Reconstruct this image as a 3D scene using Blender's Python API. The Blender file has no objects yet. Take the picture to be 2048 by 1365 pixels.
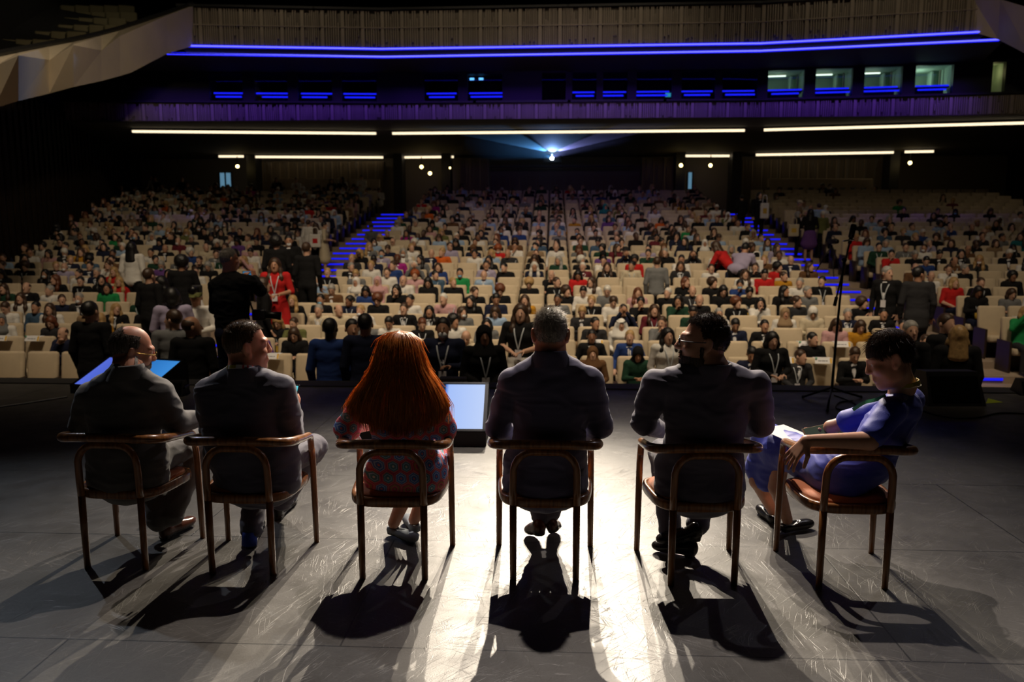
import bpy, bmesh, math, random
import numpy as np
from math import sin, cos, tan, radians, pi, sqrt, atan2
from mathutils import Vector, Matrix, noise

SC = bpy.context.scene
COL = SC.collection
RNG = random.Random(7)

# ------------------------------------------------------------------ camera
CAM_H, CAM_F, CAM_PITCH, CAM_YAW = 1.776, 1593.0, radians(8.0), radians(2.9)
cam_data = bpy.data.cameras.new('camera')
cam_data.sensor_width = 36.0
cam_data.lens = CAM_F * 36.0 / 2048.0
cam_data.clip_end = 200.0
cam_data.dof.use_dof = True
cam_data.dof.focus_distance = 4.0
cam_data.dof.aperture_fstop = 2.8
cam = bpy.data.objects.new('camera', cam_data)
cam.location = (0, 0, CAM_H)
cam.rotation_euler = (radians(90) - CAM_PITCH, 0, CAM_YAW)
COL.objects.link(cam)
SC.camera = cam
_F = np.array([-sin(CAM_YAW) * cos(CAM_PITCH), cos(CAM_YAW) * cos(CAM_PITCH), -sin(CAM_PITCH)])
_R = np.array([cos(CAM_YAW), sin(CAM_YAW), 0.0])
_U = np.cross(_R, _F)
_C = np.array([0, 0, CAM_H])

def at(x, y, Y):
    """surveying helper: the place in the hall at distance Y that the photograph shows at (x, y)"""
    d = _F * CAM_F + _R * (x - 1024) - _U * (y - 682.5)
    return _C + d * (Y / d[1])

def at_z(x, y, z):
    d = _F * CAM_F + _R * (x - 1024) - _U * (y - 682.5)
    return _C + d * ((z - CAM_H) / d[2])

def proj(P):
    v = np.asarray(P, float) - _C
    w = v @ _F
    return 1024 + CAM_F * (v @ _R) / w, 682.5 - CAM_F * (v @ _U) / w

# ------------------------------------------------------------------ world, exposure, stage and house lights
SC.view_settings.view_transform = 'Standard'
SC.view_settings.look = 'None'
SC.view_settings.exposure = 0.0
SC.view_settings.gamma = 1.0
world = bpy.data.worlds.new('hall_dark')
SC.world = world
world.use_nodes = True
world.node_tree.nodes['Background'].inputs[0].default_value = (0.5, 0.55, 0.8, 1)
world.node_tree.nodes['Background'].inputs[1].default_value = 0.0005

def spot(name, loc, target, power, color, size_deg, blend=0.4, radius=0.08):
    l = bpy.data.lights.new(name, 'SPOT')
    l.energy = power; l.color = color; l.spot_size = radians(size_deg); l.spot_blend = blend
    l.shadow_soft_size = radius
    o = bpy.data.objects.new(name, l)
    o.location = loc
    o.rotation_euler = (Vector(target) - Vector(loc)).to_track_quat('-Z', 'Y').to_euler()
    COL.objects.link(o)
    return o

WARM = (1.0, 0.86, 0.68)
# profiles on the balcony rail and on the front bridge, aimed at the row of armchairs
spot('front_spot', (-0.75, 22.0, 11.6), (-0.75, 3.2, 0.2), 15000, WARM, 17.0, 1.0, 0.06)
spot('front_spot', (0.45, 22.3, 11.8), (0.05, 2.7, 0.1), 14500, WARM, 13.5, 1.0, 0.06)
spot('front_spot', (1.35, 21.8, 11.5), (0.35, 3.2, 0.2), 7500, WARM, 15.5, 1.0, 0.06)
spot('bridge_spot', (0.1, 8.7, 9.6), (0.0, 4.9, 0.4), 3000, (1.0, 0.87, 0.78), 46, 1.0, 0.06)
spot('side_spot', (-7.4, 9.2, 8.0), (-2.9, 3.4, 0.4), 560, (0.80, 0.88, 1.0), 32, 0.8, 0.07)
spot('side_spot', (6.9, 10.5, 8.6), (1.2, 4.4, 0.6), 260, (0.9, 0.88, 1.0), 34, 0.8, 0.07)
# house lights high above the front stalls
spot('house_light', (0.8, 8.0, 13.6), (0.6, 17.0, 0.0), 5800, (1.0, 0.80, 0.56), 62, 1.0, 1.0)
spot('house_light', (-5.0, 7.5, 13.6), (-7.0, 16.5, -0.5), 3900, (1.0, 0.80, 0.56), 72, 1.0, 1.0)
spot('house_light', (6.0, 7.5, 13.6), (7.5, 16.5, -0.5), 3200, (1.0, 0.80, 0.56), 72, 1.0, 1.0)
spot('house_light', (0.8, 15.0, 13.9), (0.6, 27.0, 2.0), 900, (1.0, 0.80, 0.56), 60, 1.0, 1.0)
# washes on the balcony fronts
for _x, _t, _p in ((-8.2, -8.6, 290), (-2.9, -2.9, 320), (2.4, 2.4, 320), (8.4, 8.8, 250)):
    spot('balcony_wash', (_x, 21.5, 13.6), (_t, 26.9, 8.5), _p, (1.0, 0.82, 0.58), 62, 1.0, 0.3)
spot('parapet_fill', (-1.0, 11.0, 11.0), (-12.5, 20.5, 6.3), 2200, (1.0, 0.80, 0.52), 44, 1.0, 0.4)  # added fill, brightens the cream side parapet at left
spot('parapet_fill', (3.0, 12.0, 11.0), (14.0, 23.0, 8.0), 900, (1.0, 0.80, 0.52), 40, 1.0, 0.4)  # added fill for the right side parapet
spot('balcony_wash', (-11.5, 21.5, 13.0), (-15.0, 26.5, 9.2), 130, (1.0, 0.9, 0.6), 70, 1.0, 0.3)  # added fill that lifts the upper left balcony seats
spot('violet_fill', (0.5, 13.0, 6.2), (0.5, 34.5, 2.9), 650, (0.30, 0.12, 1.0), 40, 1.0, 0.5)  # added violet spot that tints the rear rows
# added violet area lamps, hidden under the balcony edge, that tint the booth fascia
for _a, _b in (((-5.9, 28.35), (6.9, 28.35)), ((-14.5, 27.5), (-6.1, 28.3)), ((7.1, 28.3), (14.0, 27.4))):
    _l = bpy.data.lights.new('fascia_fill', 'AREA'); _l.shape = 'RECTANGLE'; _l.size = sqrt((_a[0] - _b[0]) ** 2 + (_a[1] - _b[1]) ** 2); _l.size_y = 0.08
    _l.energy = 2.6 * _l.size; _l.color = (0.20, 0.07, 1.0); _l.spread = radians(70)
    _o = bpy.data.objects.new('fascia_fill', _l); _o.location = ((_a[0] + _b[0]) / 2, (_a[1] + _b[1]) / 2, 7.36); COL.objects.link(_o)
    _w = atan2(_b[1] - _a[1], _b[0] - _a[0]); _o.rotation_euler = (Matrix.Rotation(_w, 4, 'Z') @ Matrix.Rotation(radians(38), 4, 'X')).to_euler()

# ------------------------------------------------------------------ materials
MATS = {}
def mat(name, color, rough=0.6, metal=0.0, bump=0.0, bscale=200.0, var=0.0, vscale=6.0, spec=0.5, sheen=0.0, sss=0.0, emit=None, estr=0.0):
    if name in MATS: return MATS[name]
    m = bpy.data.materials.new(name); m.use_nodes = True
    nt = m.node_tree; N = nt.nodes; L = nt.links
    b = N['Principled BSDF']
    c4 = (*color, 1.0)
    b.inputs['Base Color'].default_value = c4
    b.inputs['Roughness'].default_value = rough
    b.inputs['Metallic'].default_value = metal
    b.inputs['Specular IOR Level'].default_value = spec
    if sheen: b.inputs['Sheen Weight'].default_value = sheen
    if sss:
        b.inputs['Subsurface Weight'].default_value = sss
        b.inputs['Subsurface Radius'].default_value = (0.012, 0.004, 0.002)
        b.inputs['Subsurface Scale'].default_value = 1.0
    if emit:
        b.inputs['Emission Color'].default_value = (*emit, 1.0)
        b.inputs['Emission Strength'].default_value = estr
    if bump or var:
        tc = N.new('ShaderNodeTexCoord')
    if var:
        n = N.new('ShaderNodeTexNoise'); n.inputs['Scale'].default_value = vscale; n.inputs['Detail'].default_value = 4
        L.new(tc.outputs['Object'], n.inputs['Vector'])
        r = N.new('ShaderNodeMapRange')
        r.inputs['From Min'].default_value = 0.3; r.inputs['From Max'].default_value = 0.7
        r.inputs['To Min'].default_value = 1 - var; r.inputs['To Max'].default_value = 1 + var
        L.new(n.outputs['Fac'], r.inputs['Value'])
        mx = N.new('ShaderNodeVectorMath'); mx.operation = 'SCALE'
        mx.inputs[0].default_value = color
        L.new(r.outputs[0], mx.inputs['Scale'])
        L.new(mx.outputs[0], b.inputs['Base Color'])
    if bump:
        n2 = N.new('ShaderNodeTexNoise'); n2.inputs['Scale'].default_value = bscale; n2.inputs['Detail'].default_value = 3
        L.new(tc.outputs['Object'], n2.inputs['Vector'])
        bp = N.new('ShaderNodeBump'); bp.inputs['Strength'].default_value = bump; bp.inputs['Distance'].default_value = 0.01
        L.new(n2.outputs['Fac'], bp.inputs['Height'])
        L.new(bp.outputs[0], b.inputs['Normal'])
    MATS[name] = m
    return m

def emitter(name, color, strength):
    if name in MATS: return MATS[name]
    m = bpy.data.materials.new(name); m.use_nodes = True
    nt = m.node_tree; nt.nodes.clear()
    e = nt.nodes.new('ShaderNodeEmission'); e.inputs[0].default_value = (*color, 1); e.inputs[1].default_value = strength
    o = nt.nodes.new('ShaderNodeOutputMaterial'); nt.links.new(e.outputs[0], o.inputs[0])
    MATS[name] = m
    return m

# ------------------------------------------------------------------ object helpers
def link(o, parent=None):
    COL.objects.link(o)
    if parent is not None: o.parent = parent
    return o

def tag(o, label=None, cat=None, group=None, kind=None):
    if label: o['label'] = label
    if cat: o['category'] = cat
    if group: o['group'] = group
    if kind: o['kind'] = kind
    return o

def thing(name, label, cat, loc=(0, 0, 0), rz=0.0, group=None):
    o = bpy.data.objects.new(name, None)
    o.empty_display_size = 0.1
    o.location = loc; o.rotation_euler = (0, 0, rz)
    COL.objects.link(o)
    return tag(o, label, cat, group)

def mesh_obj(name, verts, faces, mats, parent=None, smooth=False, fmat=None):
    me = bpy.data.meshes.new(name)
    me.from_pydata([tuple(map(float, v)) for v in verts], [], [tuple(map(int, f)) for f in faces])
    for m in (mats if isinstance(mats, (list, tuple)) else [mats]): me.materials.append(m)
    if fmat is not None: me.polygons.foreach_set('material_index', np.asarray(fmat, np.int32))
    if smooth: me.polygons.foreach_set('use_smooth', np.ones(len(me.polygons), bool))
    me.update()
    return link(bpy.data.objects.new(name, me), parent)

class MB:
    """collects boxes, tubes, plates of one part"""
    def __init__(s): s.v = []; s.f = []; s.m = []
    def add(s, v, f, m=0):
        k = len(s.v); s.v += [tuple(p) for p in v]; s.f += [tuple(i + k for i in q) for q in f]; s.m += [m] * len(f)
        return s
    def box(s, c, size, R=None, m=0, bev=0.0):
        hx, hy, hz = size[0] / 2, size[1] / 2, size[2] / 2
        if bev <= 0:
            vs = [Vector((x, y, z)) for x in (-hx, hx) for y in (-hy, hy) for z in (-hz, hz)]
            fs = [(0, 1, 3, 2), (4, 6, 7, 5), (0, 4, 5, 1), (2, 3, 7, 6), (0, 2, 6, 4), (1, 5, 7, 3)]
        else:
            bm = bmesh.new(); bmesh.ops.create_cube(bm, size=1)
            for v in bm.verts: v.co = Vector((v.co.x * size[0], v.co.y * size[1], v.co.z * size[2]))
            bmesh.ops.bevel(bm, geom=bm.edges[:], offset=bev, segments=3, profile=0.5, affect='EDGES')
            bm.verts.index_update()
            vs = [v.co.copy() for v in bm.verts]; fs = [[v.index for v in f.verts] for f in bm.faces]; bm.free()
        if R is not None: vs = [R @ v for v in vs]
        return s.add([Vector(c) + v for v in vs], fs, m)
    def quad(s, a, b, c, d, m=0): return s.add([a, b, c, d], [(0, 1, 2, 3)], m)
    def prism(s, poly, z0, z1, m=0):
        n = len(poly)
        vs = [(x, y, z0) for x, y in poly] + [(x, y, z1) for x, y in poly]
        fs = [tuple(range(n))[::-1], tuple(range(n, 2 * n))] + [(i, (i + 1) % n, n + (i + 1) % n, n + i) for i in range(n)]
        return s.add(vs, fs, m)
    def tube(s, path, r, n=10, m=0, flat=1.0, cap=True):
        P = [Vector(p) for p in path]; k = len(P)
        rs = r if isinstance(r, (list, tuple)) else [r] * k
        T = [(P[min(i + 1, k - 1)] - P[max(i - 1, 0)]).normalized() for i in range(k)]
        u = T[0].orthogonal().normalized()
        if abs(T[0].z) < 0.95: u = Vector((0, 0, 1)) - T[0] * T[0].z; u.normalize()
        vs = []; fs = []
        for i in range(k):
            u = (u - T[i] * u.dot(T[i])).normalized(); w = T[i].cross(u)
            for j in range(n):
                a = 2 * pi * j / n
                vs.append(P[i] + u * (cos(a) * rs[i]) + w * (sin(a) * rs[i] * flat))
        for i in range(k - 1):
            for j in range(n):
                fs.append((i * n + j, i * n + (j + 1) % n, (i + 1) * n + (j + 1) % n, (i + 1) * n + j))
        if cap:
            fs.append(tuple(range(n))[::-1]); fs.append(tuple((k - 1) * n + j for j in range(n)))
        return s.add(vs, fs, m)
    def lathe(s, prof, c=(0, 0, 0), n=16, m=0, R=None):
        vs = []; fs = []; k = len(prof)
        for r, z in prof:
            for j in range(n):
                v = Vector((r * cos(2 * pi * j / n), r * sin(2 * pi * j / n), z))
                if R is not None: v = R @ v
                vs.append(v + Vector(c))
        for i in range(k - 1):
            for j in range(n): fs.append((i * n + j, i * n + (j + 1) % n, (i + 1) * n + (j + 1) % n, (i + 1) * n + j))
        fs.append(tuple(range(n))[::-1]); fs.append(tuple((k - 1) * n + j for j in range(n)))
        return s.add(vs, fs, m)
    def build(s, name, mats, parent=None, smooth=False, auto=False):
        o = mesh_obj(name, s.v, s.f, mats, parent, smooth or auto, s.m)
        if auto: o.data.set_sharp_from_angle(angle=radians(40))
        return o

def spline(pts, per=6):
    P = [Vector(p) for p in pts]; out = []
    for i in range(len(P) - 1):
        a = P[max(i - 1, 0)]; b = P[i]; c = P[i + 1]; d = P[min(i + 2, len(P) - 1)]
        for k in range(per):
            t = k / per
            out.append(0.5 * ((2 * b) + (c - a) * t + (2 * a - 5 * b + 4 * c - d) * t * t + (3 * b - a - 3 * c + d) * t ** 3))
    out.append(P[-1].copy())
    return out

def copy_tree(o, parent=None):
    c = o.copy(); COL.objects.link(c)
    if parent is not None: c.parent = parent
    for ch in list(o.children): copy_tree(ch, c)
    return c

# ------------------------------------------------------------------ soft-union bodies (distance field -> one continuous surface)
class Body:
    def __init__(s): s.p = []
    def cap(s, a, b, ra, rb, m=0, k=0.03, flat=None, side=None):
        """tapered limb a->b; flat = depth/width ratio, side = the wide direction"""
        s.p.append(('c', np.array(a, float), np.array(b, float), float(ra), float(rb), m, k, flat, None if side is None else np.array(side, float), 1)); return s
    def chain(s, pts, rs, m=0, k=0.03, flat=None, side=None):
        for i in range(len(pts) - 1): s.cap(pts[i], pts[i + 1], rs[i], rs[i + 1], m, k, flat, side)
        return s
    def ell(s, c, r, R=None, m=0, k=0.03, op=1):
        s.p.append(('e', np.array(c, float), np.array(r, float), None if R is None else np.array(R, float), None, m, k, None, None, op)); return s
    def mesh(s, h, smooth=1):
        lo = np.full(3, 1e9); hi = -lo
        bbs = []
        for q in s.p:
            if q[0] == 'c':
                r = max(q[3], q[4]); l = np.minimum(q[1], q[2]) - r; u = np.maximum(q[1], q[2]) + r
            else:
                r = q[2].max() if q[3] is not None else q[2]; l = q[1] - r; u = q[1] + r
            bbs.append((l, u))
            if q[9] > 0: lo = np.minimum(lo, l); hi = np.maximum(hi, u)
        lo -= 4 * h + 0.01; hi += 4 * h + 0.01
        n = np.ceil((hi - lo) / h).astype(int) + 1
        D = np.full(n, 1.0, np.float32); M = np.zeros(n, np.int8)
        for q, (l, u) in zip(s.p, bbs):
            mg = q[6] + 3 * h
            i0 = np.clip(np.floor((l - mg - lo) / h).astype(int), 0, n - 1); i1 = np.clip(np.ceil((u + mg - lo) / h).astype(int) + 1, 1, n)
            ax = [(lo[a] + h * np.arange(i0[a], i1[a])).astype(np.float32) for a in range(3)]
            X = ax[0][:, None, None]; Y = ax[1][None, :, None]; Z = ax[2][None, None, :]
            sl = tuple(slice(i0[a], i1[a]) for a in range(3))
            if q[0] == 'c':
                a, b = q[1], q[2]; d = b - a; L2 = max(d @ d, 1e-12); w = d / sqrt(L2)
                x = X - a[0]; y = Y - a[1]; z = Z - a[2]
                t = np.clip((x * d[0] + y * d[1] + z * d[2]) / L2, 0, 1)
                x = x - t * d[0]; y = y - t * d[1]; z = z - t * d[2]
                r = q[3] + t * (q[4] - q[3])
                if q[7] is None:
                    dist = np.sqrt(x * x + y * y + z * z) - r
                else:
                    sd = q[8] if q[8] is not None else np.array([1.0, 0, 0]); sd = sd - w * (sd @ w); sd /= max(np.linalg.norm(sd), 1e-6); e = np.cross(w, sd)
                    pu = x * sd[0] + y * sd[1] + z * sd[2]; pv = x * e[0] + y * e[1] + z * e[2]; pw = x * w[0] + y * w[1] + z * w[2]
                    f = q[7]
                    k1 = np.sqrt(pu * pu + (pv / f) ** 2 + (pw / f) ** 2)
                    k2 = np.sqrt(pu * pu + (pv / f ** 2) ** 2 + (pw / f ** 2) ** 2) + 1e-9
                    dist = (k1 / r - 1) * k1 / k2 * r
            else:
                x = X - q[1][0]; y = Y - q[1][1]; z = Z - q[1][2]
                if q[3] is not None:
                    A = q[3].T
                    x, y, z = (A[0, 0] * x + A[0, 1] * y + A[0, 2] * z, A[1, 0] * x + A[1, 1] * y + A[1, 2] * z, A[2, 0] * x + A[2, 1] * y + A[2, 2] * z)
                r = q[2]
                k0 = np.sqrt((x / r[0]) ** 2 + (y / r[1]) ** 2 + (z / r[2]) ** 2)
                k1 = np.sqrt((x / r[0] ** 2) ** 2 + (y / r[1] ** 2) ** 2 + (z / r[2] ** 2) ** 2) + 1e-9
                dist = k0 * (k0 - 1) / k1
            O = D[sl]; k = max(q[6], 1e-4)
            if q[9] > 0:
                near = dist < O
                hh = np.maximum(k - np.abs(O - dist), 0) / k
                M[sl] = np.where(near, q[5], M[sl])
                D[sl] = np.minimum(O, dist) - hh * hh * k * 0.25
            else:
                hh = np.maximum(k - np.abs(O + dist), 0) / k
                D[sl] = np.maximum(O, -dist) + hh * hh * k * 0.25
                if q[5] >= 0: M[sl] = np.where((dist < h), q[5], M[sl])
        return surface_net(D, M, lo, h, smooth)

def surface_net(D, M, lo, h, smooth=1):
    S = D < 0
    c = S[:-1, :-1, :-1].astype(np.int8)
    tot = sum(S[i:S.shape[0] - 1 + i, j:S.shape[1] - 1 + j, k:S.shape[2] - 1 + k].astype(np.int8) for i in (0, 1) for j in (0, 1) for k in (0, 1))
    act = (tot > 0) & (tot < 8)
    ix = np.argwhere(act)
    idx = np.full(act.shape, -1, np.int32); idx[act] = np.arange(len(ix))
    acc = np.zeros((len(ix), 3), np.float32); cnt = np.zeros(len(ix), np.float32)
    corners = [(i, j, k) for i in (0, 1) for j in (0, 1) for k in (0, 1)]
    val = {cn: D[ix[:, 0] + cn[0], ix[:, 1] + cn[1], ix[:, 2] + cn[2]] for cn in corners}
    for cn in corners:
        for a in range(3):
            if cn[a] == 0:
                c2 = list(cn); c2[a] = 1; c2 = tuple(c2)
                v0, v1 = val[cn], val[c2]; x = (v0 < 0) != (v1 < 0)
                t = np.where(x, v0 / np.where(x, v0 - v1, 1), 0)
                p = np.array(cn, np.float32)[None].repeat(len(ix), 0); p[:, a] += t
                acc += p * x[:, None]; cnt += x
    V = lo + h * (ix + acc / np.maximum(cnt, 1)[:, None])
    VM = M[ix[:, 0], ix[:, 1], ix[:, 2]]
    F = []
    for a in range(3):
        b, c = (a + 1) % 3, (a + 2) % 3
        sh0 = [slice(None)] * 3; sh1 = [slice(None)] * 3
        sh0[a] = slice(0, -1); sh1[a] = slice(1, None)
        A = S[tuple(sh0)]; B = S[tuple(sh1)]
        e = np.argwhere(A != B)
        ok = (e[:, b] > 0) & (e[:, c] > 0) & (e[:, b] < S.shape[b] - 1) & (e[:, c] < S.shape[c] - 1)
        e = e[ok]
        ins = A[e[:, 0], e[:, 1], e[:, 2]]
        q = []
        for db, dc in ((-1, -1), (0, -1), (0, 0), (-1, 0)):
            g = e.copy(); g[:, b] += db; g[:, c] += dc
            q.append(idx[g[:, 0], g[:, 1], g[:, 2]])
        q = np.stack(q, 1)
        q = np.where(ins[:, None], q, q[:, ::-1])
        F.append(q)
    F = np.concatenate(F)
    for _ in range(smooth):
        s = np.zeros_like(V); n = np.zeros(len(V))
        for i in range(4):
            j = (i + 1) % 4
            for d in range(3):
                s[:, d] += np.bincount(F[:, i], V[F[:, j], d], len(V)) + np.bincount(F[:, j], V[F[:, i], d], len(V))
            n += np.bincount(F[:, i], minlength=len(V)) + np.bincount(F[:, j], minlength=len(V))
        V = 0.4 * V + 0.6 * s / np.maximum(n, 1)[:, None]
    return V, F, VM

def vnormals(V, F):
    a = V[F[:, 2]] - V[F[:, 0]]; b = V[F[:, 3]] - V[F[:, 1]]
    n = np.cross(a, b); N = np.zeros_like(V)
    for i in range(4):
        for d in range(3): N[:, d] += np.bincount(F[:, i], n[:, d], len(V))
    return N / np.maximum(np.linalg.norm(N, axis=1), 1e-9)[:, None]

def np_mesh(name, V, F, fm=None):
    me = bpy.data.meshes.new(name)
    me.vertices.add(len(V)); me.vertices.foreach_set('co', np.asarray(V, np.float32).ravel())
    k = F.shape[1]
    me.loops.add(len(F) * k); me.loops.foreach_set('vertex_index', np.asarray(F, np.int32).ravel())
    me.polygons.add(len(F)); me.polygons.foreach_set('loop_start', np.arange(0, len(F) * k, k, dtype=np.int32))
    if fm is not None: me.polygons.foreach_set('material_index', np.asarray(fm, np.int32))
    me.polygons.foreach_set('use_smooth', np.ones(len(F), bool))
    me.update(calc_edges=True)
    return me

def body_obj(name, body, h, mats, parent=None, smooth=1, crease=0.0, cscale=(9, 9, 22), seed=0.0):
    V, F, VM = body.mesh(h, smooth)
    if crease:
        N = vnormals(V, F)
        off = np.array([fold(V[i], cscale, seed) for i in range(len(V))])
        V = V + N * (off * crease)[:, None]
    me = np_mesh(name, V, F, VM[F[:, 0]] if len(mats) > 1 else None)
    for m in mats: me.materials.append(m)
    return link(bpy.data.objects.new(name, me), parent)

def fold(p, sc, seed):
    """soft cloth folds: ridged noise"""
    q = Vector((p[0] * sc[0] + seed, p[1] * sc[1] - seed, p[2] * sc[2]))
    w = noise.noise(q * 0.5) * 1.2
    r = noise.noise(q + Vector((w, w, w)))
    return (1 - 2.2 * abs(r)) * 0.6 + noise.noise(q * 2.1) * 0.35

# ================================================================== THE HALL
XA = 0.45                                   # axis of the hall
SEAT_Y = [715, 683, 655, 630, 608, 589, 571.5, 555, 542, 528, 514, 501, 491, 481, 472, 462, 453, 444, 436, 428, 420.5, 413, 406, 399.5, 393, 387, 381]
ROWS = [(12.9 + 0.88 * i, float(at(1106, y, 12.9 + 0.88 * i)[2])) for i, y in enumerate(SEAT_Y)]
_c = np.polyfit(range(27), [r[1] for r in ROWS], 3)
ROWS = [(r[0], float(np.polyval(_c, i))) for i, r in enumerate(ROWS)]
BACK_H = 1.03
FLOOR0 = -1.33
def row_floor(i): return ROWS[i][1] - BACK_H if i > 0 else FLOOR0
def floor_at(Y):
    if Y < 9.06: return 0.0
    i = int((Y - 12.9 + 0.62) // 0.88)
    return FLOOR0 if i <= 0 else row_floor(min(i, 26))

# --- stage floor
def stage_material():
    m = bpy.data.materials.new('stage_boards'); m.use_nodes = True
    nt = m.node_tree; N = nt.nodes; L = nt.links; b = N['Principled BSDF']
    tc = N.new('ShaderNodeTexCoord')
    def nz(scale, detail=4, rough=0.55, vec=None, dist=0.0):
        n = N.new('ShaderNodeTexNoise'); n.inputs['Scale'].default_value = scale; n.inputs['Detail'].default_value = detail
        n.inputs['Roughness'].default_value = rough; n.inputs['Distortion'].default_value = dist
        L.new(vec if vec is not None else tc.outputs['Object'], n.inputs['Vector']); return n.outputs['Fac']
    def rng(v, a, c, d, e):
        r = N.new('ShaderNodeMapRange'); r.inputs['From Min'].default_value = a; r.inputs['From Max'].default_value = c
        r.inputs['To Min'].default_value = d; r.inputs['To Max'].default_value = e; L.new(v, r.inputs['Value']); return r.outputs[0]
    def mth(op, a, c=None, v=None):
        n = N.new('ShaderNodeMath'); n.operation = op; L.new(a, n.inputs[0])
        if c is not None: L.new(c, n.inputs[1])
        elif v is not None: n.inputs[1].default_value = v
        return n.outputs[0]
    def mp(sc, rot=0.0):
        n = N.new('ShaderNodeMapping'); n.inputs['Rotation'].default_value = (0, 0, rot); L.new(tc.outputs['Object'], n.inputs['Vector'])
        n2 = N.new('ShaderNodeMapping'); n2.inputs['Scale'].default_value = sc; L.new(n.outputs[0], n2.inputs['Vector']); return n2.outputs[0]
    big = rng(nz(1.3, 6), 0.3, 0.7, 0.72, 1.22)
    fine = rng(nz(90, 2), 0.3, 0.7, 0.9, 1.1)
    stain = rng(nz(3.1, 8, 0.7, None, 1.5), 0.52, 0.7, 1.0, 0.75)
    base = mth('MULTIPLY', mth('MULTIPLY', big, fine), stain)
    # hair-thin scuffs in several directions, gathered in patches
    scr = None
    for k, (ang, sx, sy) in enumerate(((0.5, 0.9, 13), (-0.7, 1.1, 15), (1.35, 1.2, 12), (2.3, 0.8, 11), (0.1, 1.0, 16), (1.9, 0.7, 10))):
        v = nz(1.0 + 0.13 * k, 3, 0.5, mp((sx, sy, 1), ang), 0.35)
        d = mth('ABSOLUTE', mth('SUBTRACT', v, v=0.5))
        line = rng(d, 0.0, 0.0075, 1.0, 0.0)
        patch = rng(nz(2.0 + 0.7 * k, 2, 0.5, mp((1, 1, 1), ang + k)), 0.48, 0.66, 0.0, 1.0)
        s = mth('MULTIPLY', line, patch)
        scr = s if scr is None else mth('MAXIMUM', scr, s)
    br = N.new('ShaderNodeTexBrick')
    br.offset = 0.5; br.inputs['Scale'].default_value = 1.0
    br.inputs['Brick Width'].default_value = 2.4; br.inputs['Row Height'].default_value = 1.185
    br.inputs['Mortar Size'].default_value = 0.0045; br.inputs['Mortar Smooth'].default_value = 0.1; br.inputs['Bias'].default_value = 0
    ml = N.new('ShaderNodeMapping'); ml.inputs['Location'].default_value = (0.9, 0.39, 0)
    L.new(tc.outputs['Object'], ml.inputs['Vector']); L.new(ml.outputs[0], br.inputs['Vector'])
    seam = br.outputs['Fac']
    val = mth('MULTIPLY', base, rng(seam, 0, 1, 1.0, 0.12))
    val = mth('ADD', val, mth('MULTIPLY', scr, v=0.85))
    sc = N.new('ShaderNodeVectorMath'); sc.operation = 'SCALE'; sc.inputs[0].default_value = (0.092, 0.087, 0.079)
    L.new(val, sc.inputs['Scale']); L.new(sc.outputs[0], b.inputs['Base Color'])
    L.new(rng(nz(5, 6), 0.3, 0.7, 0.34, 0.50), b.inputs['Roughness'])
    b.inputs['Specular IOR Level'].default_value = 0.5
    bp = N.new('ShaderNodeBump'); bp.inputs['Strength'].default_value = 0.25; bp.inputs['Distance'].default_value = 0.004
    hgt = mth('SUBTRACT', mth('ADD', mth('MULTIPLY', nz(160, 3), v=0.35), scr), mth('MULTIPLY', seam, v=3.0))
    L.new(hgt, bp.inputs['Height']); L.new(bp.outputs[0], b.inputs['Normal'])
    return m
M_STAGE = stage_material()
M_BLACK = mat('black_paint', (0.012, 0.012, 0.013), 0.55)
M_BLACKM = mat('black_metal', (0.015, 0.015, 0.016), 0.35, 0.6)
M_CARPET = mat('brown_carpet', (0.34, 0.26, 0.19), 0.95, bump=0.3, bscale=120, var=0.15, vscale=3)
M_DARKWOOD = mat('dark_wood_panel', (0.012, 0.007, 0.004), 0.8, var=0.3, vscale=3, spec=0.1)
M_SLAT = mat('beige_slat', (0.34, 0.29, 0.23), 0.7, var=0.1, vscale=2)
M_SLATDK = mat('slat_shadow_gap', (0.17, 0.145, 0.115), 0.8)
M_PLASTER = mat('cream_plaster', (0.50, 0.43, 0.33), 0.8, var=0.05, vscale=1.5)
M_GREY = mat('grey_soffit', (0.07, 0.062, 0.055), 0.8)
M_LED = emitter('blue_led', (0.010, 0.012, 1.0), 1.3)
M_LEDC = emitter('blue_white_led', (0.10, 0.10, 1.0), 2.6)
M_LEDSTEP = emitter('blue_step_led', (0.010, 0.014, 1.0), 0.9)
M_LINE = emitter('warm_linear_lamp', (1.0, 0.80, 0.52), 1.5)

def struct(name, mb, mats, smooth=False):
    o = mb.build(name, mats, None, smooth); o['kind'] = 'structure'; return o

mb = MB(); mb.box((0.4, 3.0, -0.65), (30, 12.12, 1.3)); o = struct('floor', mb, M_STAGE)
mb = MB(); mb.box((0.4, 8.92, 0.006), (30, 0.30, 0.014)); mb.box((0.4, 9.075, -0.06), (30, 0.03, 0.14))
struct('trim_1', mb, mat('stage_lip', (0.03, 0.029, 0.028), 0.6))

# --- raked floor of the stalls, one tread per row
mb = MB(); mb.box((XA, 10.7, FLOOR0 - 0.1), (44, 3.3, 0.2))
for i in range(27):
    y0 = 12.9 - 0.62 + 0.88 * i; y1 = y0 + 0.88 if i < 26 else 42.2
    z = row_floor(i); mb.box((XA, (y0 + y1) / 2, z - 0.15), (44, y1 - y0, 0.30))
struct('floor_stalls', mb, M_CARPET)

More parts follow.
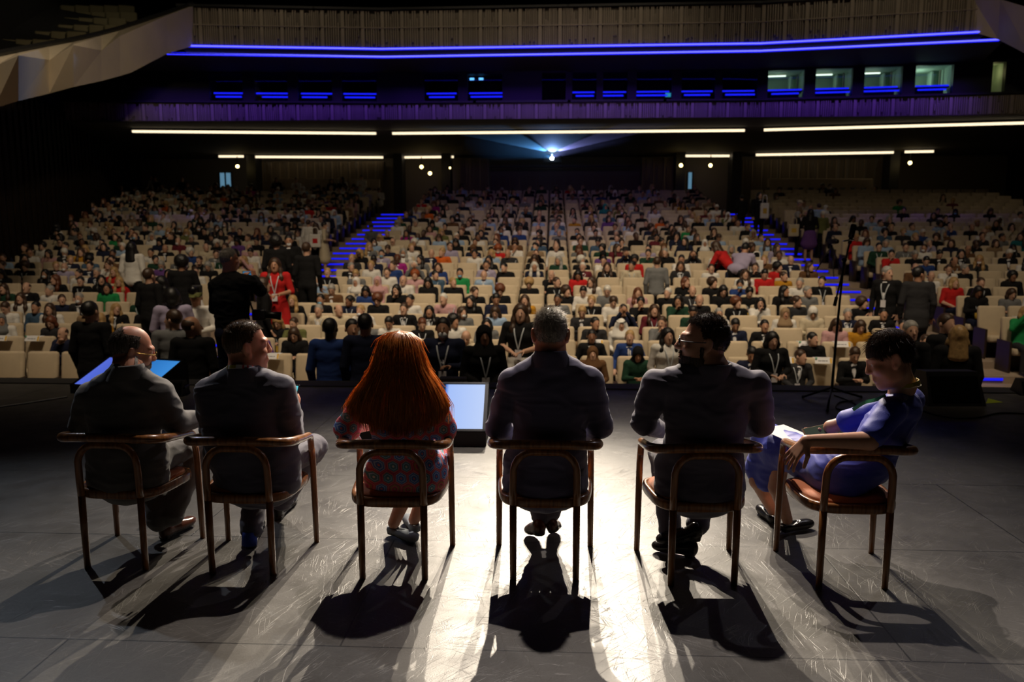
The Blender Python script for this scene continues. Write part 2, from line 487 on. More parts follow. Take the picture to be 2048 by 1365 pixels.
# --- polyline helpers for the balcony
PARA = [(-12.15, 26.35), (-5.70, 27.15), (6.60, 26.98), (13.05, 25.75)]
FASC = [(-19.5, 28.0), (-15.3, 28.6), (-6.2, 29.35), (7.3, 29.35), (14.6, 28.45), (20.5, 27.7)]
def on_poly(px, poly, dy=0.0):
    d = _F * CAM_F + _R * (px - 1024); dx, dyy = d[0], d[1]
    for (ax, ay), (bx, by) in zip(poly[:-1], poly[1:]):
        ay += dy; by += dy
        ex, ey = bx - ax, by - ay
        den = dx * ey - dyy * ex
        if abs(den) < 1e-9: continue
        s = (ax * ey - ay * ex) / den; t = (s * dx - ax) / ex
        if -1e-6 <= t <= 1 + 1e-6: return (s * dx, s * dyy)
    e = poly[-1] if px > 1024 else poly[0]
    return (e[0], e[1] + dy)
def poly_pts(poly, step):
    out = []
    for (ax, ay), (bx, by) in zip(poly[:-1], poly[1:]):
        L = sqrt((bx - ax) ** 2 + (by - ay) ** 2); n = max(1, int(L / step)); w = atan2(by - ay, bx - ax)
        for k in range(n):
            t = (k + 0.5) / n; out.append((ax + (bx - ax) * t, ay + (by - ay) * t, w, L / n))
    return out
def ribbon(mb, poly, z0, z1, dy0=0.0, dy1=0.0, m=0):
    for (a, b) in zip(poly[:-1], poly[1:]):
        mb.quad((a[0], a[1] + dy0, z0), (b[0], b[1] + dy0, z0), (b[0], b[1] + dy1, z1), (a[0], a[1] + dy1, z1), m)
def slats(mb, poly, z0, z1, unit=0.42, seed=1, mid=None):
    """irregular vertical slats: a broad board, then a cluster of thin strips, again and again"""
    r = random.Random(seed)
    for x, y, w, L in poly_pts(poly, unit):
        Rz = Matrix.Rotation(w, 3, 'Z'); ux, uy = cos(w), sin(w)
        mb.box((x - ux * L * 0.40, y - uy * L * 0.40 - 0.02, (z0 + z1) / 2), (L * 0.17, 0.05, z1 - z0), Rz, 0)
        n = r.choice((6, 7, 7, 8))
        for k in range(n):
            t = -0.26 + 0.70 * (k + 0.5) / n; q = r.uniform(0.35, 0.6) * 0.72 * L / n
            za = z0 + (0 if r.random() > 0.25 else r.uniform(0, 0.3) * (z1 - z0)); zb = z1 - (0 if r.random() > 0.3 else r.uniform(0, 0.45) * (z1 - z0))
            mb.box((x + ux * L * t, y + uy * L * t - 0.02, (za + zb) / 2), (q, 0.05, zb - za), Rz, 0)
        if mid: mb.box((x, y - 0.035, mid), (L * 1.02, 0.05, 0.035), Rz, 0)

# --- upper balcony front: slatted parapet, soffit, side parapets
mb = MB(); slats(mb, PARA, 7.72, 8.86, 0.62, 3, 8.33); ribbon(mb, PARA, 7.68, 8.9, 0.02, 0.02, 1)
for x, y, w, L in poly_pts(PARA, 2.0): mb.box((x, y + 0.15, 8.92), (L * 1.02, 0.5, 0.07), Matrix.Rotation(w, 3, 'Z'), 2)
struct('wall_balcony', mb, [M_SLAT, M_SLATDK, M_BLACK])
mb = MB(); ribbon(mb, PARA, 7.66, 7.55, 0.0, 0.65); struct('trim_2', mb, M_GREY)
SOF = [(-13.0, 26.3), (-5.75, 27.4), (6.7, 27.2), (13.8, 25.9)]
mb = MB()
for (a, b, c2, d) in zip(SOF[:-1], SOF[1:], FASC[1:], FASC[2:]):
    mb.quad((a[0], a[1] + 0.3, 7.53), (b[0], b[1] + 0.3, 7.53), (d[0], d[1] + 0.7, 7.40), (c2[0], c2[1] + 0.7, 7.40))
struct('ceiling_soffit', mb, M_GREY)
# two blue light lines along the balcony edge
for nm, poly, z, dy, lab in (('upper', PARA, 7.665, -0.03, 'upper of two blue light lines along the balcony edge, directly below the slatted parapet'),
                             ('lower', [(-12.8, 26.84), (-5.74, 27.72), (6.7, 27.45), (13.65, 26.24)], 7.54, 0.0, 'lower of two blue light lines along the balcony edge, above the booth windows')):
    t = thing('light_strip', lab, 'light', (XA, 27, z))
    a = MB(); c2 = MB()
    for (p, q) in zip(poly[:-1], poly[1:]):
        a.tube([(p[0] - XA, p[1] + dy - 27, 0), (q[0] - XA, q[1] + dy - 27, 0)], 0.045, 8)
        c2.tube([(p[0] - XA, p[1] + dy - 27.03, 0.0), (q[0] - XA, q[1] + dy - 27.03, 0.0)], 0.025, 8)
    a.build('diffuser', M_LED, t); c2.build('lamp', M_LEDC, t)

ZIG = [(-60, 128, 232, 14.6, 0), (-12, 133, 217, 15.5, 0), (37, 111, 202, 16.4, 1), (99, 120, 187, 18.0, 0), (147, 90, 174, 19.2, 1), (203, 101, 162, 20.7, 0), (240, 72, 152, 22.0, 0), (263, 62, 145, 22.6, 0), (335, 30, 107, 24.8, 0), (386, 13, 92, 26.3, 0)]
rail = [(-60, 124, 14.9), (-12, 115, 16.1), (37, 105, 17.3), (99, 93, 18.9), (147, 84, 20.2), (203, 71, 21.7), (240, 61, 23.0), (263, 53, 23.6), (335, 29, 25.2), (386, 11, 26.6)]
mb = MB(); top = [at(x, a, Y - 1.5 * k) for x, a, b, Y, k in ZIG]; bot = [at(x, b, Y + 0.15 - 0.9 * k) for x, a, b, Y, k in ZIG]; rl = [at(x, y, Y) for x, y, Y in rail]
for i in range(len(ZIG) - 1):
    mb.quad(bot[i], bot[i + 1], top[i + 1], top[i]); mb.quad(top[i], top[i + 1], rl[i + 1], rl[i])
back = [p + np.array([-0.9, 0.2, -0.3]) for p in rl]
for i in range(len(ZIG) - 1): mb.quad(bot[i], back[i], back[i + 1], bot[i + 1])
struct('wall_balcony_left', mb, M_PLASTER)
mb = MB(); mb.tube([p + np.array([-0.02, 0.02, 0.07]) for p in rl], 0.06, 8); struct('trim_3', mb, M_BLACK)
mb = MB()
RP = [at(1939, -14, 25.9), at(1939, 62, 25.9), at(1996, 79, 25.4), at(2060, 112, 22.5), at(2200, 160, 17.5), at(2200, 70, 17.5), at(2060, 16, 22.5), at(2000, -2, 24.6)]
mb.quad(RP[0], RP[1], RP[2], RP[7]); mb.quad(RP[7], RP[2], RP[3], RP[6]); mb.quad(RP[6], RP[3], RP[4], RP[5])
for i in (0, 7, 6, 5):
    pass
struct('wall_balcony_right', mb, M_PLASTER)
# upper balcony floor rising behind the parapets
mb = MB()
mb.quad((-22, 27.4, 8.3), (22, 27.4, 8.3), (22, 40, 13.0), (-22, 40, 13.0))
mb.quad((-24, 15.0, 6.0), (-15, 16.0, 4.2), (-12.0, 27.5, 8.3), (-24, 27.5, 10.5))
struct('floor_balcony', mb, M_BLACK)

# --- booth level: slatted fascia, window band, rooms behind
mb = MB(); slats(mb, FASC, 5.62, 6.22, 0.60, 9); ribbon(mb, FASC, 5.58, 6.27, 0.02, 0.02, 1)
struct('wall_fascia', mb, [M_SLAT, M_SLATDK])
mb = MB()
for x, y, w, L in poly_pts(FASC, 3.0): mb.box((x, y + 0.3, 6.29), (L * 1.03, 0.8, 0.07), Matrix.Rotation(w, 3, 'Z'))
struct('trim_4', mb, M_BLACK)
WIN = [(444, 510, 0), (530, 596, 0), (613, 681, 0), (697, 766, 0), (855, 922, 0), (938, 1007, 0), (1080, 1128, 0), (1138, 1187, 0), (1197, 1246, 0), (1261, 1331, 0), (1347, 1414, 0), (1425, 1495, 0), (1512, 1584, 1), (1603, 1676, 1), (1696, 1771, 1), (1793, 1868, 2), (1942, 1967, 3)]
M_GLASS = bpy.data.materials.new('booth_glass'); M_GLASS.use_nodes = True
_n = M_GLASS.node_tree; _n.nodes.clear()
_t = _n.nodes.new('ShaderNodeBsdfTransparent'); _t.inputs[0].default_value = (0.75, 0.82, 0.8, 1); _g = _n.nodes.new('ShaderNodeBsdfGlossy'); _g.inputs['Roughness'].default_value = 0.02
_f = _n.nodes.new('ShaderNodeFresnel'); _f.inputs[0].default_value = 1.5; _x = _n.nodes.new('ShaderNodeMixShader'); _o = _n.nodes.new('ShaderNodeOutputMaterial')
_n.links.new(_f.outputs[0], _x.inputs[0]); _n.links.new(_t.outputs[0], _x.inputs[1]); _n.links.new(_g.outputs[0], _x.inputs[2]); _n.links.new(_x.outputs[0], _o.inputs[0])
# dark piers between the windows
edges = [-200] + [e for w in WIN for e in w[:2]] + [2300]
WD = 0.45
mb = MB()
for a, b in zip(edges[0::2], edges[1::2]):
    p, q = on_poly(a, FASC, WD), on_poly(b, FASC, WD)
    cx, cy = (p[0] + q[0]) / 2, (p[1] + q[1]) / 2; w = atan2(q[1] - p[1], q[0] - p[0]); L = sqrt((q[0] - p[0]) ** 2 + (q[1] - p[1]) ** 2)
    mb.box((cx, cy + 0.1, 6.85), (L, 0.25, 1.25), Matrix.Rotation(w, 3, 'Z'))
for x, y, w, L in poly_pts([(a, b + WD) for a, b in FASC], 3.0): mb.box((x, y + 0.1, 7.43), (L * 1.03, 0.3, 0.10), Matrix.Rotation(w, 3, 'Z'))
struct('wall_booths', mb, M_BLACK)
M_ROOM = mat('pale_green_booth_wall', (0.50, 0.60, 0.52), 0.8)
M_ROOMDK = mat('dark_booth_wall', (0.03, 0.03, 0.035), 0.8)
M_TUBE = emitter('booth_tube', (0.80, 1.0, 0.85), 2.2)
M_DOORGLOW = emitter('lit_corridor', (0.75, 0.68, 0.22), 0.10)
M_BLUEREFL = emitter('blue_reflection_strip', (0.008, 0.012, 0.9), 1.6)  # glow that stands in for blue reflections in the booth panes
for k, (a, b, kind) in enumerate(WIN):
    p, q = on_poly(a, FASC, WD), on_poly(b, FASC, WD)
    w = atan2(q[1] - p[1], q[0] - p[0]); L = sqrt((q[0] - p[0]) ** 2 + (q[1] - p[1]) ** 2)
    Rz = Matrix.Rotation(w, 3, 'Z'); C0 = Vector(((p[0] + q[0]) / 2, (p[1] + q[1]) / 2, 0))
    def P(u, v, z): return C0 + Rz @ Vector((u * L / 2, v, 0)) + Vector((0, 0, z))
    z0, z1 = 6.33, 7.38
    if kind < 3:
        pane = MB(); pane.quad(P(-1, 0.02, z0), P(1, 0.02, z0), P(1, 0.02, z1), P(-1, 0.02, z1)); pane = pane.build('window_%d' % (k + 1), M_GLASS); pane['kind'] = 'structure'
        fr = MB()
        for u in (-1, 1): fr.box(P(u, 0.0, (z0 + z1) / 2), (0.05, 0.08, z1 - z0), Rz)
        for z in (z0, z1): fr.box(P(0, 0.0, z), (L, 0.08, 0.05), Rz)
        fr.build('window_frame', M_BLACK, pane)
    depth = 2.4 if kind < 3 else 1.0
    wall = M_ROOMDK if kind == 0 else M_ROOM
    rm = MB()
    for u in (-1, 1): rm.quad(P(u * 1.08, 0.25, z0 - 0.3), P(u * 1.08, depth, z0 - 0.3), P(u * 1.08, depth, z1 + 0.05), P(u * 1.08, 0.25, z1 + 0.05))
    rm.quad(P(-1.08, depth, z0 - 0.3), P(1.08, depth, z0 - 0.3), P(1.08, depth, z1 + 0.05), P(-1.08, depth, z1 + 0.05))
    rm.quad(P(-1.08, 0.25, z1 + 0.05), P(1.08, 0.25, z1 + 0.05), P(1.08, depth, z1 + 0.05), P(-1.08, depth, z1 + 0.05))
    rm.quad(P(-1.08, 0.25, z0 - 0.3), P(1.08, 0.25, z0 - 0.3), P(1.08, depth, z0 - 0.3), P(-1.08, depth, z0 - 0.3))
    if kind in (1, 2):
        rm.box(P(0.62, depth * 0.7, 6.8), (0.06, 0.5, 1.2), Rz, 0); rm.box(P(0.9, depth * 0.5, 6.8), (0.04, 0.08, 1.2), Rz, 1)
    struct('wall_booth_room', rm, [wall, M_SLAT])
    nth = ['first', 'second', 'third', 'fourth', 'fifth', 'sixth', 'seventh', 'eighth', 'ninth', 'tenth', 'eleventh', 'twelfth', 'thirteenth', 'fourteenth', 'fifteenth', 'sixteenth'][min(k, 15)]
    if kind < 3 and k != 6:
        t = thing('desk', 'added dark desk carrying blue reflection strips behind the %s booth window from the left' % nth, 'desk', P(0, 0.45, z0 - 0.3), w, 'added desks behind the booth windows')  # desk added to hold the glowing strips that imitate pane reflections
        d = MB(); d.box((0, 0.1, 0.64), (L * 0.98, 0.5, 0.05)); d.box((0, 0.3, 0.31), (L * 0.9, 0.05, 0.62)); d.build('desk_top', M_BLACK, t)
        d = MB(); r = random.Random(k); d.box((r.uniform(-.05, .05), -0.16, 0.685), (L * r.uniform(0.85, 0.98), 0.02, 0.05)); d.box((r.uniform(-.1, .1), -0.16, 0.56), (L * r.uniform(0.7, 0.95), 0.02, 0.055)); d.build('reflection_strip', M_BLUEREFL, t)
    if kind == 1:
        t = thing('ceiling_light', 'white tube light on the ceiling inside the %s booth from the left' % nth, 'light', P(-0.4, 1.0, z1 - 0.03), w, 'booth ceiling lights')
        d = MB(); d.box((0, 0, 0.01), (L * 0.62, 0.10, 0.05)); d.build('housing', M_PLASTER, t); d = MB(); d.box((0, -0.04, -0.03), (L * 0.6, 0.07, 0.035)); d.build('tube', M_TUBE, t)
    if kind in (1, 2, 3):
        l = bpy.data.lights.new('booth_lamp', 'POINT'); l.energy = {1: 2.2, 2: 7.0, 3: 1.2}[kind]; l.color = (0.72, 1.0, 0.80) if kind < 3 else (1, 0.9, 0.4); l.shadow_soft_size = 0.2
        o = bpy.data.objects.new('booth_lamp', l); o.location = P(-0.2, depth * 0.55, z1 - 0.25); COL.objects.link(o)

# two small blue-white lamps glowing in the sixth booth
t = thing('desk_lamp', 'pair of small blue white lamps glowing high in the sixth booth from the left', 'lamp', tuple(at(953, 158, 30.6)))
d = MB(); d.box((-0.17, 0, 0), (0.16, 0.05, 0.07)); d.box((0.17, 0, 0), (0.16, 0.05, 0.07)); d.build('lamp', emitter('blue_lamp', (0.12, 0.42, 1.0), 2.5), t)
d = MB(); d.box((0, 0.05, 0), (0.6, 0.05, 0.12)); d.build('housing', M_BLACK, t)
t = thing('monitor', 'small cyan lit screen standing in the tenth booth', 'screen', tuple(at(1336, 190, 30.1)))
d = MB(); d.box((0, 0.02, 0), (0.24, 0.03, 0.18)); d.build('case', M_BLACK, t); d = MB(); d.box((0, -0.002, 0), (0.20, 0.01, 0.14)); d.build('screen', emitter('cyan_screen', (0.05, 0.5, 0.85), 0.6), t)

# --- under the balcony: ceiling, back wall, doors, linear lamps
mb = MB()
mb.quad((-23, 28.4, 5.57), (23, 28.4, 5.57), (23, 42.2, 5.45), (-23, 42.2, 5.45)); struct('ceiling', mb, M_GREY)
mb = MB(); mb.quad((-24, -4, 14.5), (24, -4, 14.5), (24, 42, 14.5), (-24, 42, 14.5)); struct('ceiling_hall', mb, M_BLACK)
mb = MB()
mb.quad((-24, 42.2, 1), (24, 42.2, 1), (24, 42.2, 14.5), (-24, 42.2, 14.5), 1)
for x0, x1 in ((-14.9, -8.6), (9.4, 16.2)):
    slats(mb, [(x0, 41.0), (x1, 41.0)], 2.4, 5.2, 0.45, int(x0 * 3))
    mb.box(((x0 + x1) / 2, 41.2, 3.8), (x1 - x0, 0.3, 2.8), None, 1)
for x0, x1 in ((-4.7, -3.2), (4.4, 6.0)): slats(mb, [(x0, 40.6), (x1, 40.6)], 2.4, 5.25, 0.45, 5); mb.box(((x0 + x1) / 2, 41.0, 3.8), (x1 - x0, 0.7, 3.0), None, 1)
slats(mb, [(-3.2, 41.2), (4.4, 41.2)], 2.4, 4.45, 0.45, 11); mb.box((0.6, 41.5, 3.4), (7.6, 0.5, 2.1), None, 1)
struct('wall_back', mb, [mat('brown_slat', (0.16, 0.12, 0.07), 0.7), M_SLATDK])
mb = MB()
for x in (-7.7, -5.3, 6.2, 8.9, -15.1, 16.4): mb.box((x, 40.4, 4.0), (0.45, 0.9, 3.2))
struct('wall_pillars', mb, M_BLACK)
# side walls of dark vertical boarding
for side, pts in (('left', [(-11.5, 8.0), (-14.6, 20.0), (-20.6, 38.0), (-22.0, 42.2)]), ('right', [(15.0, 8.0), (16.6, 20.0), (21.5, 38.0), (22.9, 42.2)])):
    mb = MB()
    for (a, b) in zip(pts[:-1], pts[1:]): mb.quad((a[0], a[1], -1.4), (b[0], b[1], -1.4), (b[0], b[1], 14.5), (a[0], a[1], 14.5), 1)
    s = 1 if side == 'left' else -1
    for x, y, w, L in poly_pts(pts, 0.55): mb.box((x + s * 0.05, y - 0.01, 2.2), (0.30, 0.05, 7.4), Matrix.Rotation(w, 3, 'Z'), 0)
    struct('wall_' + side, mb, [M_DARKWOOD, M_BLACK])
LINES = [((265, 263), (752, 267), 5.44), ((785, 267), (1489, 261), 5.44), ((1528, 260), (2090, 245), 5.44),
         ((438, 313), (487, 313), 5.36), ((508, 314), (766, 315), 5.36), ((808, 315), (907, 314), 5.36), ((1354, 312), (1461, 312), 5.36), ((1512, 310), (1787, 305), 5.36), ((1810, 304), (1867, 303), 5.36)]
LN = ['long warm linear lamp under the left wing of the balcony', 'longest warm linear lamp, under the middle of the balcony above the projector', 'long warm linear lamp under the right wing of the balcony',
      'short warm linear lamp, far left of the back row of lamps', 'warm linear lamp above the left rear seats by the back wall', 'short warm linear lamp above the left rear doorway', 'short warm linear lamp above the right rear doorway',
      'warm linear lamp above the right rear seats by the back wall', 'short warm linear lamp, far right of the back row of lamps']
for (a, b, z), lab in zip(LINES, LN):
    A, B = at_z(*a, z), at_z(*b, z); Cc = (A + B) / 2; d = B - A; Ln = np.linalg.norm(d)
    t = thing('linear_lamp', lab, 'lamp', tuple(Cc), atan2(d[1], d[0]), 'linear lamps under the balcony')
    r = 0.042 if z > 5.4 else 0.05
    q = MB(); q.box((0, 0, 0), (Ln, 0.10, r * 2)); q.build('diffuser', M_LINE, t)
    q = MB(); q.box((0, 0.03, r + 0.015), (Ln + 0.1, 0.2, 0.03)); q.build('housing', M_BLACK, t)
BULB = [(475, 333, 'left wall end'), (843, 334, 'left rear doorway, upper of two'), (860, 347, 'left rear doorway, lower of two'), (900, 336, 'right edge of the left rear doorway'), (1362, 331, 'left edge of the right rear doorway'), (1421, 331, 'right edge of the right rear doorway'), (1820, 326, 'far right rear corner')]
for k, (x, y, lab) in enumerate(BULB):
    p = at(x, y, 39.2)
    t = thing('wall_lamp', 'small round warm lamp shining at the ' + lab, 'lamp', tuple(p), 0, 'round lamps at the back of the hall')
    r = 0.085 if k != 3 else 0.045
    q = MB(); q.lathe([(0.001, -r)] + [(r * sin(a), -r * cos(a)) for a in (0.5, 1.0, 1.57, 2.1, 2.6)] + [(0.001, r)], n=12); q.build('bulb', emitter('warm_bulb', (1.0, 0.72, 0.25), 9.0), t, True)
    q = MB(); q.tube([(0, 0, r * 0.8), (0, 0, r + 0.4)], 0.02, 6); q.build('stem', M_BLACK, t)
# door leaves ajar with daylight behind, at the back of both aisles and at the left
for k, (x0, x1, y0, y1, lab) in enumerate(((441, 449, 346, 375, 'left rear exit'), (453, 461, 346, 373, 'left rear exit'), (1376, 1384, 345, 378, 'right rear exit'))):
    mb = MB(); a, b = at(x0, y1, 39.6), at(x1, y0, 39.6)
    mb.quad((a[0], 39.6, a[2]), (b[0], 39.6, a[2]), (b[0], 39.6, b[2]), (a[0], 39.6, b[2])); o = mb.build('door_%d' % (k + 1), emitter('daylit_door', (0.25, 0.55, 0.8), 0.35)); o['kind'] = 'structure'
    mb = MB()
    for xx in (a[0] - 0.04, b[0] + 0.04): mb.box((xx, 39.62, (a[2] + b[2]) / 2), (0.06, 0.1, b[2] - a[2] + 0.1))
    mb.build('door_frame', M_BLACK, o)

# --- blue step lights in both aisles
AIS = [(-7.55, -5.95), (6.85, 8.32)]
ORD = ['first', 'second', 'third', 'fourth', 'fifth', 'sixth', 'seventh', 'eighth', 'ninth', 'tenth', 'eleventh', 'twelfth', 'thirteenth', 'fourteenth', 'fifteenth', 'sixteenth', 'seventeenth', 'eighteenth', 'nineteenth', 'twentieth', 'twenty-first', 'twenty-second', 'twenty-third', 'twenty-fourth', 'twenty-fifth', 'twenty-sixth', 'twenty-seventh']
for s, (xa, xb) in enumerate(AIS):
    for i in range(1, 27):
        z = row_floor(i); y = 12.9 - 0.62 + 0.88 * i
        t = thing('step_light', 'blue light strip under the nose of the %s step of the %s aisle stairs' % (ORD[i - 1], ('left', 'right')[s]), 'light', ((xa + xb) / 2, y, z), 0, 'blue step lights in the aisles')
        q = MB(); q.box((0, -0.012, -0.045), (xb - xa, 0.02, 0.05)); q.build('diffuser', M_LEDSTEP, t)
        q = MB(); q.box((0, -0.012, -0.005), (xb - xa, 0.03, 0.03)); q.build('nosing', M_CARPET, t)

# ================================================================== BENTWOOD ARMCHAIRS
def wood_material():
    m = bpy.data.materials.new('stained_bentwood'); m.use_nodes = True
    nt = m.node_tree; N = nt.nodes; L = nt.links; b = N['Principled BSDF']
    tc = N.new('ShaderNodeTexCoord'); mp = N.new('ShaderNodeMapping'); mp.inputs['Scale'].default_value = (60, 60, 5)
    L.new(tc.outputs['Object'], mp.inputs['Vector'])
    n = N.new('ShaderNodeTexNoise'); n.inputs['Scale'].default_value = 1.0; n.inputs['Detail'].default_value = 4; L.new(mp.outputs[0], n.inputs['Vector'])
    r = N.new('ShaderNodeValToRGB'); r.color_ramp.elements[0].color = (0.16, 0.058, 0.016, 1); r.color_ramp.elements[1].color = (0.42, 0.17, 0.05, 1)
    r.color_ramp.elements[0].position = 0.35; r.color_ramp.elements[1].position = 0.7
    L.new(n.outputs['Fac'], r.inputs['Fac']); L.new(r.outputs[0], b.inputs['Base Color'])
    b.inputs['Roughness'].default_value = 0.28; b.inputs['Coat Weight'].default_value = 0.4; b.inputs['Coat Roughness'].default_value = 0.15
    return m
M_WOOD = wood_material()
M_SEAT = mat('rust_upholstery', (0.50, 0.13, 0.025), 0.75, bump=0.25, bscale=260, var=0.12, vscale=9, sheen=0.3)

def make_armchair():
    t = thing('armchair', '', 'chair')
    RW, FW, D = 0.160, 0.258, 0.445
    for s in (-1, 1):
        q = MB(); q.tube([(s * RW, 0, 0), (s * RW, -0.004, 0.2), (s * RW, -0.006, 0.40)], [0.0165, 0.018, 0.0185], 12); q.build('leg', M_WOOD, t, True)
        q = MB(); q.tube([(s * FW, D, 0), (s * (FW - 0.002), D - 0.005, 0.25), (s * (FW - 0.004), D - 0.012, 0.50), (s * (FW - 0.006), D - 0.02, 0.56)], [0.0155, 0.0175, 0.018, 0.018], 12); q.build('leg', M_WOOD, t, True)
    # inverted U of the back: rises out of the rear legs, carries the rail
    pts = [(-RW, -0.006, 0.40), (-RW, -0.012, 0.48), (-RW + 0.002, -0.016, 0.56)]
    for a in np.linspace(0.15, pi / 2, 6): pts.append((-RW + 0.002 + 0.095 * (1 - cos(a)), -0.018, 0.572 + 0.104 * sin(a)))
    pts += [(-x, y, z) for x, y, z in pts[::-1]]
    q = MB(); q.tube(pts, 0.0185, 12); q.build('back_hoop', M_WOOD, t, True)
    # arm rail: from one front leg up, back round behind the sitter and forward again
    half = [(-FW + 0.006, D - 0.02, 0.56), (-FW + 0.006, D - 0.028, 0.60), (-FW + 0.002, D - 0.05, 0.632), (-FW - 0.004, D - 0.10, 0.652), (-FW - 0.010, D - 0.20, 0.668),
            (-FW - 0.012, D - 0.30, 0.684), (-FW - 0.012, D - 0.38, 0.697), (-FW + 0.008, D - 0.44, 0.708), (-FW + 0.06, D - 0.475, 0.716), (-FW + 0.15, D - 0.482, 0.720)]
    pts = spline(half + [(-x, y, z) for x, y, z in half[::-1]], 4)
    n = len(pts); rr = [0.018 + 0.006 * min(1, max(0, (min(i, n - 1 - i) - 8) / 14)) for i in range(n)]
    q = MB(); q.tube(pts, rr, 14, flat=1.0); q.build('arm_rail', M_WOOD, t, True)
    # seat frame and pad
    def outline(k):
        o = []
        for j in range(48):
            a = 2 * pi * j / 48; e = 0.55
            x = abs(cos(a)) ** e * (1 if cos(a) > 0 else -1); y = abs(sin(a)) ** e * (1 if sin(a) > 0 else -1)
            w = 0.205 + 0.045 * (y + 1) / 2
            o.append((x * (w + 0.02) * k, 0.225 + y * 0.232 * k))
        return o
    vs = []; fs = []
    prof = [(0.93, 0.378), (0.985, 0.382), (1.0, 0.392), (1.0, 0.415), (0.985, 0.427), (0.95, 0.430), (0.86, 0.428), (0.86, 0.385)]
    for k, z in prof: vs += [(x, y, z) for x, y in outline(k)]
    np_ = len(prof)
    for i in range(np_):
        for j in range(48): fs.append((i * 48 + j, i * 48 + (j + 1) % 48, ((i + 1) % np_) * 48 + (j + 1) % 48, ((i + 1) % np_) * 48 + j))
    mesh_obj('seat_frame', vs, fs, M_WOOD, t, True)
    vs = []; fs = []
    prof = [(0.87, 0.392), (0.885, 0.43), (0.87, 0.440), (0.75, 0.450), (0.5, 0.455), (0.2, 0.456)]
    for k, z in prof: vs += [(x, y, z) for x, y in outline(k)]
    for i in range(len(prof) - 1):
        for j in range(48): fs.append((i * 48 + j, i * 48 + (j + 1) % 48, (i + 1) * 48 + (j + 1) % 48, (i + 1) * 48 + j))
    fs.append(tuple((len(prof) - 1) * 48 + j for j in range(48))); fs.append(tuple(range(48))[::-1])
    mesh_obj('seat_cushion', vs, fs, M_SEAT, t, True)
    return t

CH = [(-2.285, 3.885, -1.5), (-1.595, 3.852, 0), (-0.80, 3.835, 1.5), (-0.03, 3.868, 0.5), (0.765, 3.845, 3.5), (1.505, 3.855, -1.0)]
CHL = ['bentwood armchair with rust seat under the bald person in dark grey suit, far left', 'bentwood armchair under the person holding a phone beside the ear-length lanyard', 'bentwood armchair under the long red-haired person in patterned dress',
       'bentwood armchair under the grey-haired person in navy suit, facing straight away', 'bentwood armchair under the bearded person in glasses looking left', 'bentwood armchair with rust seat in plain view under the person in blue dress']
CHL[1] = 'bentwood armchair under the person in dark suit who holds a lit phone'
armchair = make_armchair()
for i, (x, y, a) in enumerate(CH):
    c = armchair if i == 0 else copy_tree(armchair)
    c.location = (x, y, 0); c.rotation_euler = (0, 0, radians(a)); c['label'] = CHL[i]; c['category'] = 'chair'; c['group'] = 'bentwood armchairs in a row on stage'

# ================================================================== PEOPLE ON STAGE
SKIN = mat('skin_fair', (0.60, 0.32, 0.21), 0.5, sss=0.25, var=0.06, vscale=30)
SKIN2 = mat('skin_rosy', (0.64, 0.29, 0.18), 0.5, sss=0.25, var=0.06, vscale=30)
LIPS = mat('lips', (0.42, 0.14, 0.11), 0.45)
EYE = mat('eye', (0.62, 0.60, 0.56), 0.15)
IRIS = mat('iris', (0.05, 0.035, 0.02), 0.2)
M_WHITE = mat('white_cotton', (0.78, 0.78, 0.80), 0.8, bump=0.1, bscale=300)
M_SHOE = mat('black_leather', (0.012, 0.011, 0.011), 0.22)
M_SHOEBR = mat('brown_leather', (0.085, 0.028, 0.014), 0.2)
M_SOLE = mat('dark_sole', (0.02, 0.016, 0.013), 0.6)
def cloth(name, col, sheen=0.25, rough=0.75, var=0.08): return mat(name, col, rough, bump=0.22, bscale=420, var=var, vscale=7, sheen=sheen)

def frame_R(yaw, pitch, roll):
    """columns: right, forward, up of a head; yaw>0 turns left, pitch>0 nods down, roll>0 tilts to its right"""
    return np.array(Matrix.Rotation(radians(yaw), 3, 'Z') @ Matrix.Rotation(radians(-pitch), 3, 'X') @ Matrix.Rotation(radians(roll), 3, 'Y'))

